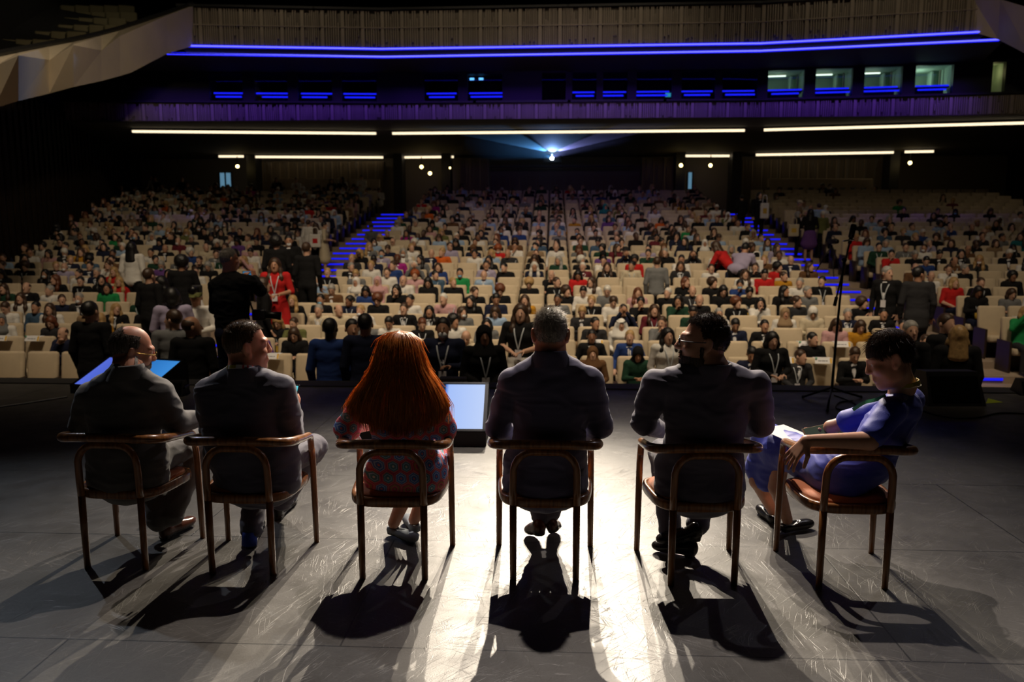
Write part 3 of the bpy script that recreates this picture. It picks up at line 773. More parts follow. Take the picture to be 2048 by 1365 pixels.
class Head:
    def __init__(s, c, yaw=0, pitch=0, roll=0, k=1.06):
        s.c = np.array(c, float); s.R = frame_R(yaw, pitch, roll); s.k = k
    def p(s, x, y, z): return s.c + s.R @ (np.array([x, y, z]) * s.k)
    def add(s, b, mouth=1, eye=2, nose=1.0, jaw=1.0, ears=True):
        k = s.k; R = s.R
        def e(c, r, m=0, kk=0.02, op=1): b.ell(s.p(*c), np.array(r) * k, R, m, kk * k, op)
        e((0, -0.012, 0.035), (0.076, 0.096, 0.094))
        e((0, 0.030, -0.030), (0.064, 0.066, 0.088), kk=0.03)
        e((0, 0.050, -0.082), (0.046 * jaw, 0.042, 0.036), kk=0.03)
        e((0, 0.078, -0.100), (0.022 * jaw, 0.017, 0.018), kk=0.025)
        for q in (-1, 1):
            e((q * 0.045, 0.066, -0.018), (0.024, 0.022, 0.020), kk=0.025)
            e((q * 0.055, 0.010, -0.062), (0.018, 0.040, 0.030), kk=0.03)
            b.cap(s.p(q * 0.012, 0.090, 0.034), s.p(q * 0.046, 0.074, 0.036), 0.010 * k, 0.010 * k, 0, 0.018 * k)
            e((q * 0.032, 0.099, 0.012), (0.018, 0.016, 0.013), -1, 0.012, -1)
            e((q * 0.032, 0.077, 0.012), (0.0135, 0.0135, 0.0125), eye, 0.002)
            b.cap(s.p(q * 0.020, 0.089, 0.021), s.p(q * 0.045, 0.082, 0.020), 0.0045 * k, 0.004 * k, 0, 0.006 * k)
            b.cap(s.p(q * 0.020, 0.088, 0.003), s.p(q * 0.044, 0.081, 0.003), 0.0035 * k, 0.0035 * k, 0, 0.006 * k)
            if ears:
                Re = R @ np.array(Matrix.Rotation(radians(q * 22), 3, 'Z') @ Matrix.Rotation(radians(12), 3, 'X'))
                b.ell(s.p(q * 0.083, -0.014, 0.006), np.array([0.0085, 0.021, 0.034]) * k, Re, 0, 0.008 * k)
                b.ell(s.p(q * 0.080, -0.002, -0.022), np.array([0.008, 0.011, 0.014]) * k, Re, 0, 0.008 * k)
                b.ell(s.p(q * 0.092, -0.006, 0.006), np.array([0.006, 0.011, 0.020]) * k, Re, -1, 0.006 * k, -1)
            e((q * 0.0115, 0.104, -0.022), (0.0085, 0.0095, 0.008), kk=0.008)
        b.cap(s.p(0, 0.088, 0.030), s.p(0, 0.112 * (0.9 + 0.1 * nose), -0.018), 0.009 * k, 0.0125 * k * nose, 0, 0.014 * k)
        e((0, 0.090, -0.056), (0.026, 0.012, 0.016), kk=0.015)
        b.cap(s.p(-0.019, 0.096, -0.056), s.p(0.019, 0.096, -0.056), 0.006 * k, 0.006 * k, mouth, 0.006 * k)
        b.cap(s.p(-0.016, 0.095, -0.068), s.p(0.016, 0.095, -0.068), 0.007 * k, 0.007 * k, mouth, 0.006 * k)
        b.cap(s.p(-0.024, 0.104, -0.062), s.p(0.024, 0.104, -0.062), 0.0025 * k, 0.0025 * k, -1, 0.003 * k)
        return b
    def neck(s, b, base, r=0.057):
        b.cap(s.p(0, -0.018, -0.045), base, r * s.k, (r + 0.008) * s.k, 0, 0.03)

def hand(b, wrist, mid, palm_n, curl=(0.25, 0.3, 0.35, 0.4), spread=0.12, side=1, k=1.0, thumb=0.6, m=0):
    """wrist -> mid points along the hand; palm_n = normal out of the palm; side=+1 puts the thumb on +cross side"""
    w = np.array(wrist, float); f = np.array(mid, float) - w; L = np.linalg.norm(f); f /= L
    n = np.array(palm_n, float); n -= f * (n @ f); n /= np.linalg.norm(n)
    s = np.cross(f, n) * side                                    # towards the thumb
    kn = [w + f * 0.088 * k + s * (0.030 - 0.0195 * i) * k for i in range(4)]
    for i in range(4): b.cap(w + s * (0.016 - 0.011 * i) * k, kn[i], 0.0135 * k, 0.0115 * k, m, 0.012)
    lens = (0.072, 0.080, 0.074, 0.058)
    for i in range(4):
        d = f + s * (1.5 - i) * spread * 0.55; d /= np.linalg.norm(d); p = kn[i]; a = 0.0
        for j, fr in enumerate((0.44, 0.31, 0.25)):
            a += curl[i] * (1.0 if j else 0.7)
            v = d * cos(a) + n * sin(a); q = p + v * lens[i] * fr * k
            b.cap(p, q, (0.0100 - 0.0012 * j) * k, (0.0092 - 0.0012 * j) * k, m, 0.003); p = q
    t0 = w + f * 0.022 * k + s * 0.022 * k
    d = f * 0.55 + s * 0.75 + n * thumb * 0.5; d /= np.linalg.norm(d)
    t1 = t0 + d * 0.045 * k; d2 = f * 0.9 + s * 0.25 + n * thumb; d2 /= np.linalg.norm(d2)
    t2 = t1 + d2 * 0.033 * k; t3 = t2 + d2 * 0.026 * k
    b.cap(t0, t1, 0.0145 * k, 0.0115 * k, m, 0.012); b.cap(t1, t2, 0.0110 * k, 0.0100 * k, m, 0.004); b.cap(t2, t3, 0.0098 * k, 0.0085 * k, m, 0.003)

def v3(*a): return np.array(a, float)
def lerp(a, b, t): return np.asarray(a) * (1 - t) + np.asarray(b) * t

def strands_mesh(paths, r0, r1, sides=3):
    """many thin tapering hairs as one mesh; paths: (n, k, 3)"""
    P = np.asarray(paths, float); n, k, _ = P.shape
    T = np.gradient(P, axis=1); T /= np.maximum(np.linalg.norm(T, axis=2, keepdims=True), 1e-9)
    ref = np.where(np.abs(T[..., 2:3]) > 0.9, np.array([1.0, 0, 0]), np.array([0, 0, 1.0]))
    u = np.cross(T, ref); u /= np.maximum(np.linalg.norm(u, axis=2, keepdims=True), 1e-9); w = np.cross(T, u)
    r = np.linspace(r0, r1, k)[None, :, None]
    ring = [P + (u * cos(2 * pi * j / sides) + w * sin(2 * pi * j / sides)) * r for j in range(sides)]
    V = np.stack(ring, 2).reshape(-1, 3)
    base = (np.arange(n)[:, None, None] * k + np.arange(k - 1)[None, :, None]) * sides
    j = np.arange(sides)[None, None, :]; j2 = (j + 1) % sides
    F = np.stack([base + j, base + j2, base + sides + j2, base + sides + j], -1).reshape(-1, 4)
    return V, F

def hair_mat(name, c0, c1, rough=0.4, trans=0.3):
    m = bpy.data.materials.new(name); m.use_nodes = True
    nt = m.node_tree; N = nt.nodes; L = nt.links; b = N['Principled BSDF']
    tc = N.new('ShaderNodeTexCoord'); mp = N.new('ShaderNodeMapping'); mp.inputs['Scale'].default_value = (190, 190, 12)
    L.new(tc.outputs['Object'], mp.inputs['Vector'])
    n = N.new('ShaderNodeTexNoise'); n.inputs['Scale'].default_value = 1.0; n.inputs['Detail'].default_value = 3; L.new(mp.outputs[0], n.inputs['Vector'])
    r = N.new('ShaderNodeValToRGB'); r.color_ramp.elements[0].color = (*c0, 1); r.color_ramp.elements[1].color = (*c1, 1)
    r.color_ramp.elements[0].position = 0.35; r.color_ramp.elements[1].position = 0.65
    L.new(n.outputs['Fac'], r.inputs['Fac']); L.new(r.outputs[0], b.inputs['Base Color'])
    b.inputs['Roughness'].default_value = rough; b.inputs['Anisotropic'].default_value = 0.5
    tr = N.new('ShaderNodeBsdfTranslucent'); L.new(r.outputs[0], tr.inputs[0])
    mx = N.new('ShaderNodeMixShader'); mx.inputs[0].default_value = trans
    L.new(b.outputs[0], mx.inputs[1]); L.new(tr.outputs[0], mx.inputs[2]); L.new(mx.outputs[0], N['Material Output'].inputs[0])
    return m

def short_hair(hd, mtl, parent, n=3600, length=0.018, lift=0.5, bald=False, top=0.0, seed=1, wave=0.0, thick=0.0011, whorl=False):
    """cropped hair: a fitted cap with a ragged line plus single hairs standing off it"""
    r = random.Random(seed); nr = np.random.RandomState(seed)
    c = np.array([0, -0.012, 0.035]); rad = np.array([0.0785, 0.099, 0.097])
    def line(y): return np.interp(y, [-1, -0.6, -0.25, 0.05, 0.22, 0.42, 0.62, 1], [-0.92, -0.82, -0.50, -0.18, -0.02, 0.46, 0.58, 0.62])
    def inside(d):
        ok = d[2] > line(d[1]) + 0.03 * noise.noise(Vector(d) * 9)
        if bald and d[2] > 0.62 and d[1] > -0.55: ok = False
        if bald and d[1] > 0.30: ok = False
        return ok
    nu, nv = 72, 48; V = []; ok = []
    for i in range(nv + 1):
        th = pi * i / nv
        for j in range(nu):
            ph = 2 * pi * j / nu; d = np.array([sin(th) * cos(ph), sin(th) * sin(ph), cos(th)])
            thick_up = 1 + top * max(0, d[2]) ** 1.5
            V.append(hd.p(*(c + d * rad * (1.0 + 0.02 * noise.noise(Vector(d) * 14)) * thick_up))); ok.append(inside(d))
    F = []
    for i in range(nv):
        for j in range(nu):
            q = (i * nu + j, i * nu + (j + 1) % nu, (i + 1) * nu + (j + 1) % nu, (i + 1) * nu + j)
            if all(ok[t] for t in q): F.append((q[0], q[3], q[2], q[1]))
    used = sorted({t for q in F for t in q}); mp = {t: i for i, t in enumerate(used)}
    V0 = np.array([V[t] for t in used]); F0 = np.array([[mp[t] for t in q] for q in F])
    paths = []
    while len(paths) < n:
        d = nr.normal(size=3); d /= np.linalg.norm(d)
        if not inside(d): continue
        if bald and r.random() < 0.35 and d[2] > 0.35: continue
        p0 = c + d * rad * (1 + top * max(0, d[2]) ** 1.5)
        nrm = d / rad; nrm /= np.linalg.norm(nrm)
        fl = np.array([0.15 * d[0], 0.55 if d[2] > 0.55 else -0.25, -0.9 if d[2] < 0.6 else 0.0])
        if whorl: fl = np.array([-d[1] * 0.8 + d[0] * 0.5, d[0] * 0.8 + d[1] * 0.2, -0.5 * (d[2] < 0.6)])
        fl -= nrm * (fl @ nrm); fl /= max(np.linalg.norm(fl), 1e-6); fl += nr.normal(size=3) * 0.35
        L = length * r.uniform(0.6, 1.2) * (1.5 if d[2] > 0.5 and not bald else 0.8)
        wv = nr.normal(size=3) * wave
        paths.append([hd.p(*(p0 + nrm * (t * lift * L - 0.002) + fl * (L * t * (1 - lift * 0.5)) + wv * L * t * t)) for t in (0, 0.35, 0.7, 1.0)])
    V1, F1 = strands_mesh(paths, thick * hd.k, thick * 0.3)
    V = np.concatenate([V0, V1]); F = np.concatenate([F0, F1 + len(V0)])
    me = np_mesh('hair', V, F); me.materials.append(mtl)
    return link(bpy.data.objects.new('hair', me), parent)

def beard(root, hd, mtl, region, n, length, seed=2, thick=0.0010):
    """hair growing out of the face itself: a thin shell over the region plus single hairs"""
    me = root.data; nv = len(me.vertices); co = np.empty(nv * 3, np.float32); me.vertices.foreach_get('co', co); co = co.reshape(-1, 3)
    no = np.empty(nv * 3, np.float32); me.vertices.foreach_get('normal', no); no = no.reshape(-1, 3)
    loc = ((co - hd.c) @ hd.R) / hd.k
    m = region(loc)
    fv = np.empty(len(me.polygons) * 4, np.int32); me.polygons.foreach_get('vertices', fv); fv = fv.reshape(-1, 4)
    keep = fv[m[fv].all(1)]; used = np.unique(keep); mp = np.full(nv, -1); mp[used] = np.arange(len(used))
    V0 = co[used] + no[used] * 0.0025; F0 = mp[keep]
    nr = np.random.RandomState(seed); pk = nr.choice(np.flatnonzero(m), n)
    down = -hd.R[:, 2] * 0.6 + hd.R[:, 1] * 0.25
    paths = [[co[i] + (no[i] * (0.9 - 0.4 * t) + down * t * 1.1 + nr.normal(size=3) * 0.15) * length * t * q for t in (0, .5, 1)] for i, q in zip(pk, nr.uniform(0.6, 1.2, n))]
    V1, F1 = strands_mesh(paths, thick, thick * 0.4)
    b = np_mesh('beard', np.concatenate([V0, V1]), np.concatenate([F0, F1 + len(V0)])); b.materials.append(mtl)
    return link(bpy.data.objects.new('beard', b), root)

def full_beard(side_top=0.0, low=0.0):
    def f(p):
        x, y, z = np.abs(p[:, 0]), p[:, 1], p[:, 2]
        jaw = (z < -0.048 + low) & (z > -0.135) & (y > -0.005) & (z < -0.042 + (x - 0.03) * 0.9)
        side = (x > 0.055) & (y > 0.0) & (y < 0.019) & (z < side_top) & (z > -0.08)
        mou = (z > -0.053) & (z < -0.034) & (x < 0.032) & (y > 0.082)
        lip = (x < 0.023) & (z < -0.051) & (z > -0.073) & (y > 0.088)
        return (jaw | side | mou) & ~lip
    return f

def shoe(parent, heel, toe, up=(0, 0, 1), mtl=None, sole=None, k=1.0, low=False):
    """laced shoe (or a flat pump) lying from heel to toe point of its sole"""
    h = np.array(heel, float); f = np.array(toe, float) - h; L = np.linalg.norm(f); f /= L
    u = np.array(up, float); u -= f * (u @ f); u /= np.linalg.norm(u); s = np.cross(f, u)
    R = np.stack([s, f, u], 1)
    def P(x, y, z): return h + R @ np.array([x, y * L, z])
    b = Body()
    hi = 0.055 if not low else 0.030
    b.ell(P(0, 0.14, 0.012 + hi * 0.55), (0.033 * k, 0.040 * k, hi * k), R, 0, 0.02)
    b.ell(P(0, 0.42, 0.036 if not low else 0.026), (0.034 * k, 0.085 * k, 0.034 * k * (0.8 if low else 1)), R, 0, 0.03)
    b.ell(P(0.003, 0.72, 0.028), (0.042 * k, 0.080 * k, 0.026 * k), R, 0, 0.03)
    b.ell(P(0.002, 0.90, 0.022), (0.032 * k, 0.042 * k, 0.020 * k), R, 0, 0.03)
    if low: b.ell(P(0, 0.30, 0.075), (0.029, 0.085, 0.045), R, 0, 0.008, -1)
    else:
        for j in range(3): b.cap(P(-0.014, 0.48 + 0.07 * j, 0.070 - 0.008 * j), P(0.014, 0.48 + 0.07 * j, 0.070 - 0.008 * j), 0.0035, 0.0035, 0, 0.003)
    b.cap(P(0, 0.08, 0.008), P(0, 0.30, 0.009), 0.034 * k, 0.032 * k, 1, 0.006, 0.26, s)
    b.cap(P(0, 0.30, 0.010), P(0.002, 0.72, 0.009), 0.031 * k, 0.042 * k, 1, 0.006, 0.20, s)
    b.cap(P(0.002, 0.72, 0.009), P(0.002, 0.93, 0.011), 0.042 * k, 0.031 * k, 1, 0.006, 0.20, s)
    if not low: b.cap(P(0, 0.09, -0.002), P(0, 0.22, -0.002), 0.032 * k, 0.031 * k, 1, 0.004, 0.42, s)
    return body_obj('shoe', b, 0.005, [mtl or M_SHOE, sole or M_SOLE], parent, 1)

def ribbon_strip(name, path, width, normal_hint, mtl, parent, thick=0.0015):
    """flat strap along a path"""
    P = spline(path, 5); q = MB(); n = len(P); vs = []
    for i in range(n):
        T = (P[min(i + 1, n - 1)] - P[max(i - 1, 0)]).normalized()
        h = normal_hint(P[i]) if callable(normal_hint) else normal_hint
        h = Vector(h); h = (h - T * h.dot(T)).normalized(); w = T.cross(h)
        for a, b2 in ((-1, -1), (1, -1), (1, 1), (-1, 1)): vs.append(P[i] + w * (a * width / 2) + h * (b2 * thick))
    fs = []
    for i in range(n - 1):
        for j in range(4): fs.append((i * 4 + j, i * 4 + (j + 1) % 4, (i + 1) * 4 + (j + 1) % 4, (i + 1) * 4 + j))
    q.add(vs, fs)
    return q.build(name, mtl, parent)

def person_root(label, group='people seated on the stage armchairs'):
    return None

def suit_person(label, N, SL, SR, CHEST, WAIST, HIP, EL, WL, ER, WR, KL, AL, KR, AR, head, jacket, trousers, skin, hairfn, shoes, handL=None, handR=None,
                wid=1.0, collar=M_WHITE, extra_skin=None, seed=0.0, neck_r=0.057, hem=True, jaw=1.0, nose=1.0):
    """a seated person in a suit: continuous skin body, with jacket, trousers, shoes, hair and collar as its children"""
    N, SL, SR, CHEST, WAIST, HIP, EL, WL, ER, WR, KL, AL, KR, AR = [np.array(a, float) for a in (N, SL, SR, CHEST, WAIST, HIP, EL, WL, ER, WR, KL, AL, KR, AR)]
    X = SR - SL; X /= np.linalg.norm(X)
    HL, HR = HIP - X * 0.095, HIP + X * 0.095
    b = Body(); head.add(b, jaw=jaw, nose=nose); head.neck(b, N, neck_r)
    b.cap(N, CHEST, 0.07, 0.13, 0, 0.04, 0.7, X); b.cap(CHEST, WAIST, 0.14, 0.13, 0, 0.04, 0.65, X); b.cap(WAIST, HIP, 0.13, 0.15, 0, 0.04, 0.7, X)
    b.cap(SL, SR, 0.045, 0.045, 0, 0.04)
    for S, E, W in ((SL, EL, WL), (SR, ER, WR)): b.cap(S, E, 0.044, 0.036, 0, 0.02); b.cap(E, W, 0.036, 0.025, 0, 0.02)
    for H, K, A in ((HL, KL, AL), (HR, KR, AR)): b.cap(H, K, 0.07, 0.05, 0, 0.03); b.cap(K, A, 0.048, 0.034, 0, 0.02)
    for hn in (handL, handR):
        if hn: hand(b, *hn[0], **hn[1])
    root = body_obj('person', b, 0.0045, [skin, LIPS, EYE], None, 1)
    tag(root, label, 'person', 'people seated on the stage armchairs')
    # jacket
    j = Body()
    j.cap(SL + X * 0.03 - v3(0, 0, 0.012), SR - X * 0.03 - v3(0, 0, 0.012), 0.072, 0.072, 0, 0.05)
    j.cap(lerp(SL, SR, .5) - v3(0, 0, 0.03), CHEST, 0.175 * wid, 0.188 * wid, 0, 0.06, 0.60, X)
    j.cap(CHEST, WAIST, 0.188 * wid, 0.176 * wid, 0, 0.05, 0.66, X)
    j.cap(WAIST, HIP + v3(0, 0, 0.03), 0.178 * wid, 0.205 * wid, 0, 0.05, 0.70, X)
    if hem: j.cap(HIP + v3(0, 0, 0.03), HIP - v3(0, 0.02, 0.065), 0.208 * wid, 0.218 * wid, 0, 0.04, 0.72, X)
    up = N - lerp(SL, SR, .5); up /= np.linalg.norm(up)
    for S, q in ((SL, -1), (SR, 1)):
        j.cap(N - up * 0.012, lerp(N - up * 0.02, S, 0.62), 0.060, 0.062, 0, 0.06)
    for S, E, W in ((SL, EL, WL), (SR, ER, WR)):
        d = (W - E); cuff = E + d * (1 - 0.035 / max(np.linalg.norm(d), 0.05))
        j.cap(S, lerp(S, E, 0.5), 0.0745, 0.066, 0, 0.014); j.cap(lerp(S, E, 0.5), E, 0.066, 0.060, 0, 0.03); j.cap(E, cuff, 0.060, 0.043, 0, 0.03)
    jo = body_obj('jacket', j, 0.0075, [jacket], root, 1, 0.0075, (7, 7, 17), seed)
    # folded collar of the jacket and the shirt collar above it
    back = np.cross(X, up); back /= np.linalg.norm(back)
    def ring(r, dz, tilt, a0=-2.5, a1=2.5, n=22):
        return [N + up * (dz - tilt * (1 - cos(a)) * 0.5) + X * (sin(a) * r) + back * (cos(a) * r * 0.95) for a in np.linspace(a0, a1, n)]
    q = MB(); prof = [(0.060, 0.030), (0.064, 0.046), (0.070, 0.050), (0.077, 0.044), (0.084, 0.020), (0.093, -0.008), (0.100, -0.030)]; an = np.linspace(-2.4, 2.4, 25); vs = []
    for a in an:
        for r, dz in prof:
            vs.append(N + up * (dz - 0.045 * (1 - cos(a)) * 0.5) + X * (sin(a) * r * head.k * 1.02) + back * (cos(a) * r * 0.93 * head.k))
    m_ = len(prof); q.add(vs, [(i * m_ + t, (i + 1) * m_ + t, (i + 1) * m_ + t + 1, i * m_ + t + 1) for i in range(24) for t in range(m_ - 1)])
    q.build('jacket_collar', jacket, root, True)
    if collar is not None:
        q = MB(); q.tube(ring(0.0635 * head.k, 0.036, 0.045), 0.0085, 8, flat=1.6); q.build('shirt_collar', collar, root, True)
        for E, W, hn in ((EL, WL, handL), (ER, WR, handR)):
            if hn:
                d = (W - E) / np.linalg.norm(W - E); q = MB(); q.tube([W - d * 0.05, W - d * 0.012], [0.036, 0.034], 12); q.build('shirt_cuff', collar, root, True)
    # trousers
    t = Body()
    t.cap(HL - v3(0, 0.02, 0), HR - v3(0, 0.02, 0), 0.115, 0.115, 0, 0.05)
    for H, K, A in ((HL, KL, AL), (HR, KR, AR)):
        t.cap(H, K, 0.095, 0.072, 0, 0.04); d = A - K
        t.cap(K, K + d * 0.5, 0.072, 0.066, 0, 0.03); t.cap(K + d * 0.5, A - d * 0.06, 0.066, 0.060, 0, 0.02)
    body_obj('trousers', t, 0.0075, [trousers], root, 1, 0.008, (9, 9, 15), seed + 3)
    for h0, t0, up0, m0 in shoes: shoe(root, h0, t0, up0, m0)
    hairfn(head, root)
    return root

def glasses(hd, parent, frame, lens, rim=0.0014, half=False, w=0.021, h=0.017):
    g = MB(); l = MB()
    for q in (-1, 1):
        pts = [hd.p(q * 0.032 + w * cos(a) * (1 if abs(cos(a)) < 0.8 else 0.97), 0.108 - 0.10 * abs(q * 0.032 + w * cos(a)) ** 1.0 * 0.25, 0.008 + h * sin(a)) for a in np.linspace(0, 2 * pi, 21)]
        g.tube(pts, rim, 6); k = len(l.v)
        l.add(pts[:-1], [tuple(range(20))])
        g.tube(spline([hd.p(q * 0.054, 0.104, 0.014), hd.p(q * 0.074, 0.080, 0.014), hd.p(q * 0.083, 0.03, 0.014), hd.p(q * 0.083, -0.012, 0.014), hd.p(q * 0.080, -0.03, -0.006)], 4), rim * 1.1, 6)
    g.tube([hd.p(-0.011, 0.107, 0.012), hd.p(0, 0.112, 0.014), hd.p(0.011, 0.107, 0.012)], rim, 6)
    o = g.build('glasses', frame, parent, True); l.build('lens', lens, o)
    return o
M_LENS = bpy.data.materials.new('spectacle_lens'); M_LENS.use_nodes = True
_b = M_LENS.node_tree.nodes['Principled BSDF']; _b.inputs['Transmission Weight'].default_value = 1; _b.inputs['Roughness'].default_value = 0.0; _b.inputs['IOR'].default_value = 1.02; _b.inputs['Base Color'].default_value = (0.95, 0.97, 1, 1)

JK_GREY = cloth('charcoal_suiting', (0.115, 0.106, 0.100))
JK_NAVY = cloth('dark_navy_suiting', (0.075, 0.071, 0.108))
JK_BLUE = cloth('navy_pinstripe_suiting', (0.105, 0.096, 0.180))
JK_INK = cloth('ink_suiting', (0.098, 0.088, 0.135))
H_GREYBR = hair_mat('greying_brown_hair', (0.10, 0.075, 0.055), (0.30, 0.25, 0.20))
H_BROWN = hair_mat('short_brown_hair', (0.06, 0.035, 0.018), (0.20, 0.12, 0.06))
H_SILVER = hair_mat('silver_hair', (0.28, 0.25, 0.21), (0.62, 0.57, 0.49))
H_DARK = hair_mat('dark_brown_hair', (0.022, 0.013, 0.009), (0.10, 0.055, 0.032))
H_CHEST = hair_mat('chestnut_hair', (0.014, 0.007, 0.004), (0.09, 0.042, 0.022))
H_RED = hair_mat('copper_red_hair', (0.50, 0.15, 0.022), (1.0, 0.46, 0.11), 0.33, 0.5)

def A(px, py, Y): return at(px, py, Y)

# ---- 1: bald person in charcoal suit, far left
hd = Head(A(263, 704, 4.05), -52, 14, 6, 1.05)
p1 = suit_person('seated person in charcoal suit and glasses, bowed head turned right, leftmost armchair', A(255, 738, 3.98), A(182, 792, 4.02), A(318, 785, 4.02), A(250, 830, 4.03), A(245, 905, 4.02), v3(-2.27, 4.05, 0.53),
    A(165, 850, 4.06), v3(-2.38, 4.40, 0.62), A(352, 845, 4.12), v3(-1.93, 4.36, 0.71), v3(-2.38, 4.50, 0.50), at_z(318, 1052, 0.10) + v3(0, 0, 0), v3(-2.09, 4.52, 0.54), at_z(345, 1046, 0.10) + v3(0, -0.02, 0.02), hd,
    JK_GREY, JK_GREY, SKIN2, lambda h, r: short_hair(h, H_GREYBR, r, 3600, 0.013, 0.25, True, 0, 3),
    [(at_z(322, 1080, 0.012), at_z(385, 1047, 0.012), (0, 0, 1), M_SHOEBR), (at_z(306, 1045, 0.012), at_z(330, 1000, 0.012), (0, 0, 1), M_SHOE)],
    handR=((v3(-1.95, 4.34, 0.72), v3(-1.90, 4.42, 0.70), (0, 0, -1)), dict(side=-1)), seed=1.0, wid=1.0, neck_r=0.056)
glasses(hd, p1, mat('gold_wire', (0.45, 0.30, 0.08), 0.25, 1.0), M_LENS)
beard(p1, hd, H_SILVER, full_beard(), 1500, 0.007)
q = MB(); c0 = A(308, 862, 4.22); q.box(c0, (0.085, 0.012, 0.13), Matrix.Rotation(0.2, 3, 'Y')); bd = q.build('badge', mat('badge_card', (0.70, 0.62, 0.58), 0.6), p1)
q = MB(); q.box(c0 + v3(-0.0, -0.008, 0.04), (0.075, 0.004, 0.045), Matrix.Rotation(0.2, 3, 'Y')); q.build('badge_print', mat('badge_red', (0.55, 0.06, 0.06), 0.6), bd)

# ---- 2: person with phone
hd = Head(A(492, 695, 4.02), -58, 2, 3, 1.08)
p2 = suit_person('person in dark navy suit and white patterned lanyard holding a phone, second armchair from left', A(488, 742, 3.98), A(418, 785, 4.01), A(562, 778, 4.01), A(480, 830, 4.02), A(478, 900, 4.0), v3(-1.56, 4.05, 0.53),
    A(425, 862, 4.10), v3(-1.60, 4.40, 0.66), A(583, 868, 4.08), A(590, 822, 4.27), v3(-1.72, 4.50, 0.50), at_z(502, 1068, 0.11), v3(-1.41, 4.54, 0.49), at_z(560, 1010, 0.09), hd,
    JK_NAVY, JK_NAVY, SKIN2, lambda h, r: short_hair(h, H_BROWN, r, 6000, 0.006, 0.75, False, 0.0, 5, 0.0, 0.0008),
    [(at_z(500, 1098, 0.012), at_z(520, 1045, 0.012), (0, 0, 1), M_SHOE), (at_z(550, 1042, 0.012), at_z(590, 998, 0.012), (0, 0, 1), M_SHOE)],
    handR=((A(590, 822, 4.27), A(594, 792, 4.33), (-1, 0.2, 0.1)), dict(side=-1, curl=(0.55, 0.6, 0.62, 0.65), thumb=0.7)), seed=2.0, wid=1.06, neck_r=0.062, jaw=1.1)
q = MB(); q.tube([at_z(502, 1068, 0.11) + v3(-.01, -.005, -0.06), at_z(502, 1068, 0.11) + v3(-.005, -.005, 0.02)], 0.041, 14); q.build('sock', mat('blue_sock', (0.02, 0.06, 0.45), 0.8), p2, True)
N0 = A(488, 742, 3.98)
for nm, m0, a0, a1 in (('lanyard', mat('lanyard_white', (0.72, 0.72, 0.78), 0.6), -2.2, 2.2),):
    ln = ribbon_strip('lanyard', [N0 + v3(sin(a) * 0.079, -cos(a) * 0.076 - 0.004, 0.036 - 0.022 * (1 - cos(a))) for a in np.linspace(a0, a1, 13)], 0.020, lambda P: P - Vector(N0), m0, p2)
    for a, c3, wd in ((-0.95, (0.50, 0.40, 0.05), 0.22), (-0.35, (0.42, 0.36, 0.03), 0.5), (0.35, (0.62, 0.04, 0.05), 0.10), (0.62, (0.62, 0.04, 0.05), 0.10), (0.95, (0.62, 0.04, 0.05), 0.12)):
        ribbon_strip('lanyard_print', [N0 + v3(sin(t) * 0.0815, -cos(t) * 0.0785 - 0.004, 0.036 - 0.022 * (1 - cos(t))) for t in np.linspace(a - wd / 2, a + wd / 2, 4)], 0.0175, lambda P: P - Vector(N0), mat('print_%d' % int(c3[0] * 100 + c3[1] * 10), c3, 0.6), ln)
def phone(label, c, R, screen, case=M_BLACK):
    t = thing('phone', label, 'phone', tuple(c)); t.rotation_euler = Matrix(R).to_euler()
    q = MB(); q.box((0, 0, 0), (0.072, 0.009, 0.148), None, 0, 0.003); q.build('case', case, t)
    q = MB(); q.box((0, -0.0052, 0), (0.064, 0.001, 0.134)); q.build('screen', screen, t)
    return t
phone('black phone with lit cyan screen held by the second seated person from left', A(583, 795, 4.34), Matrix.Rotation(radians(-20), 3, 'Z') @ Matrix.Rotation(radians(-25), 3, 'X'), emitter('phone_cyan', (0.15, 0.75, 0.85), 0.8))

# ---- 4: silver-haired person in navy suit
hd = Head(A(1101, 672, 4.03), 0, 6, 0, 1.06)
p4 = suit_person('seated person with silver hair in navy suit seen squarely from behind, fourth armchair', A(1101, 712, 3.99), A(1026, 765, 4.02), A(1178, 763, 4.02), A(1100, 815, 4.03), A(1099, 895, 4.01), v3(-0.03, 4.05, 0.53),
    A(996, 855, 4.08), v3(-0.13, 4.38, 0.60), A(1200, 852, 4.08), v3(0.08, 4.38, 0.60), v3(-0.12, 4.52, 0.50), v3(-0.045, 4.37, 0.13), v3(0.06, 4.52, 0.50), v3(-0.01, 4.40, 0.14), hd,
    JK_BLUE, JK_NAVY, SKIN2, lambda h, r: short_hair(h, H_SILVER, r, 5200, 0.015, 0.22, False, 0.03, 9, 0.3, 0.0010, True),
    [(v3(-0.055, 4.30, 0.075), v3(-0.12, 4.44, 0.015), (0.3, -0.4, 1), M_SHOEBR), (v3(0.015, 4.33, 0.085), v3(0.03, 4.50, 0.015), (-0.4, 0, 1), M_SHOEBR)], seed=4.0, wid=1.02)

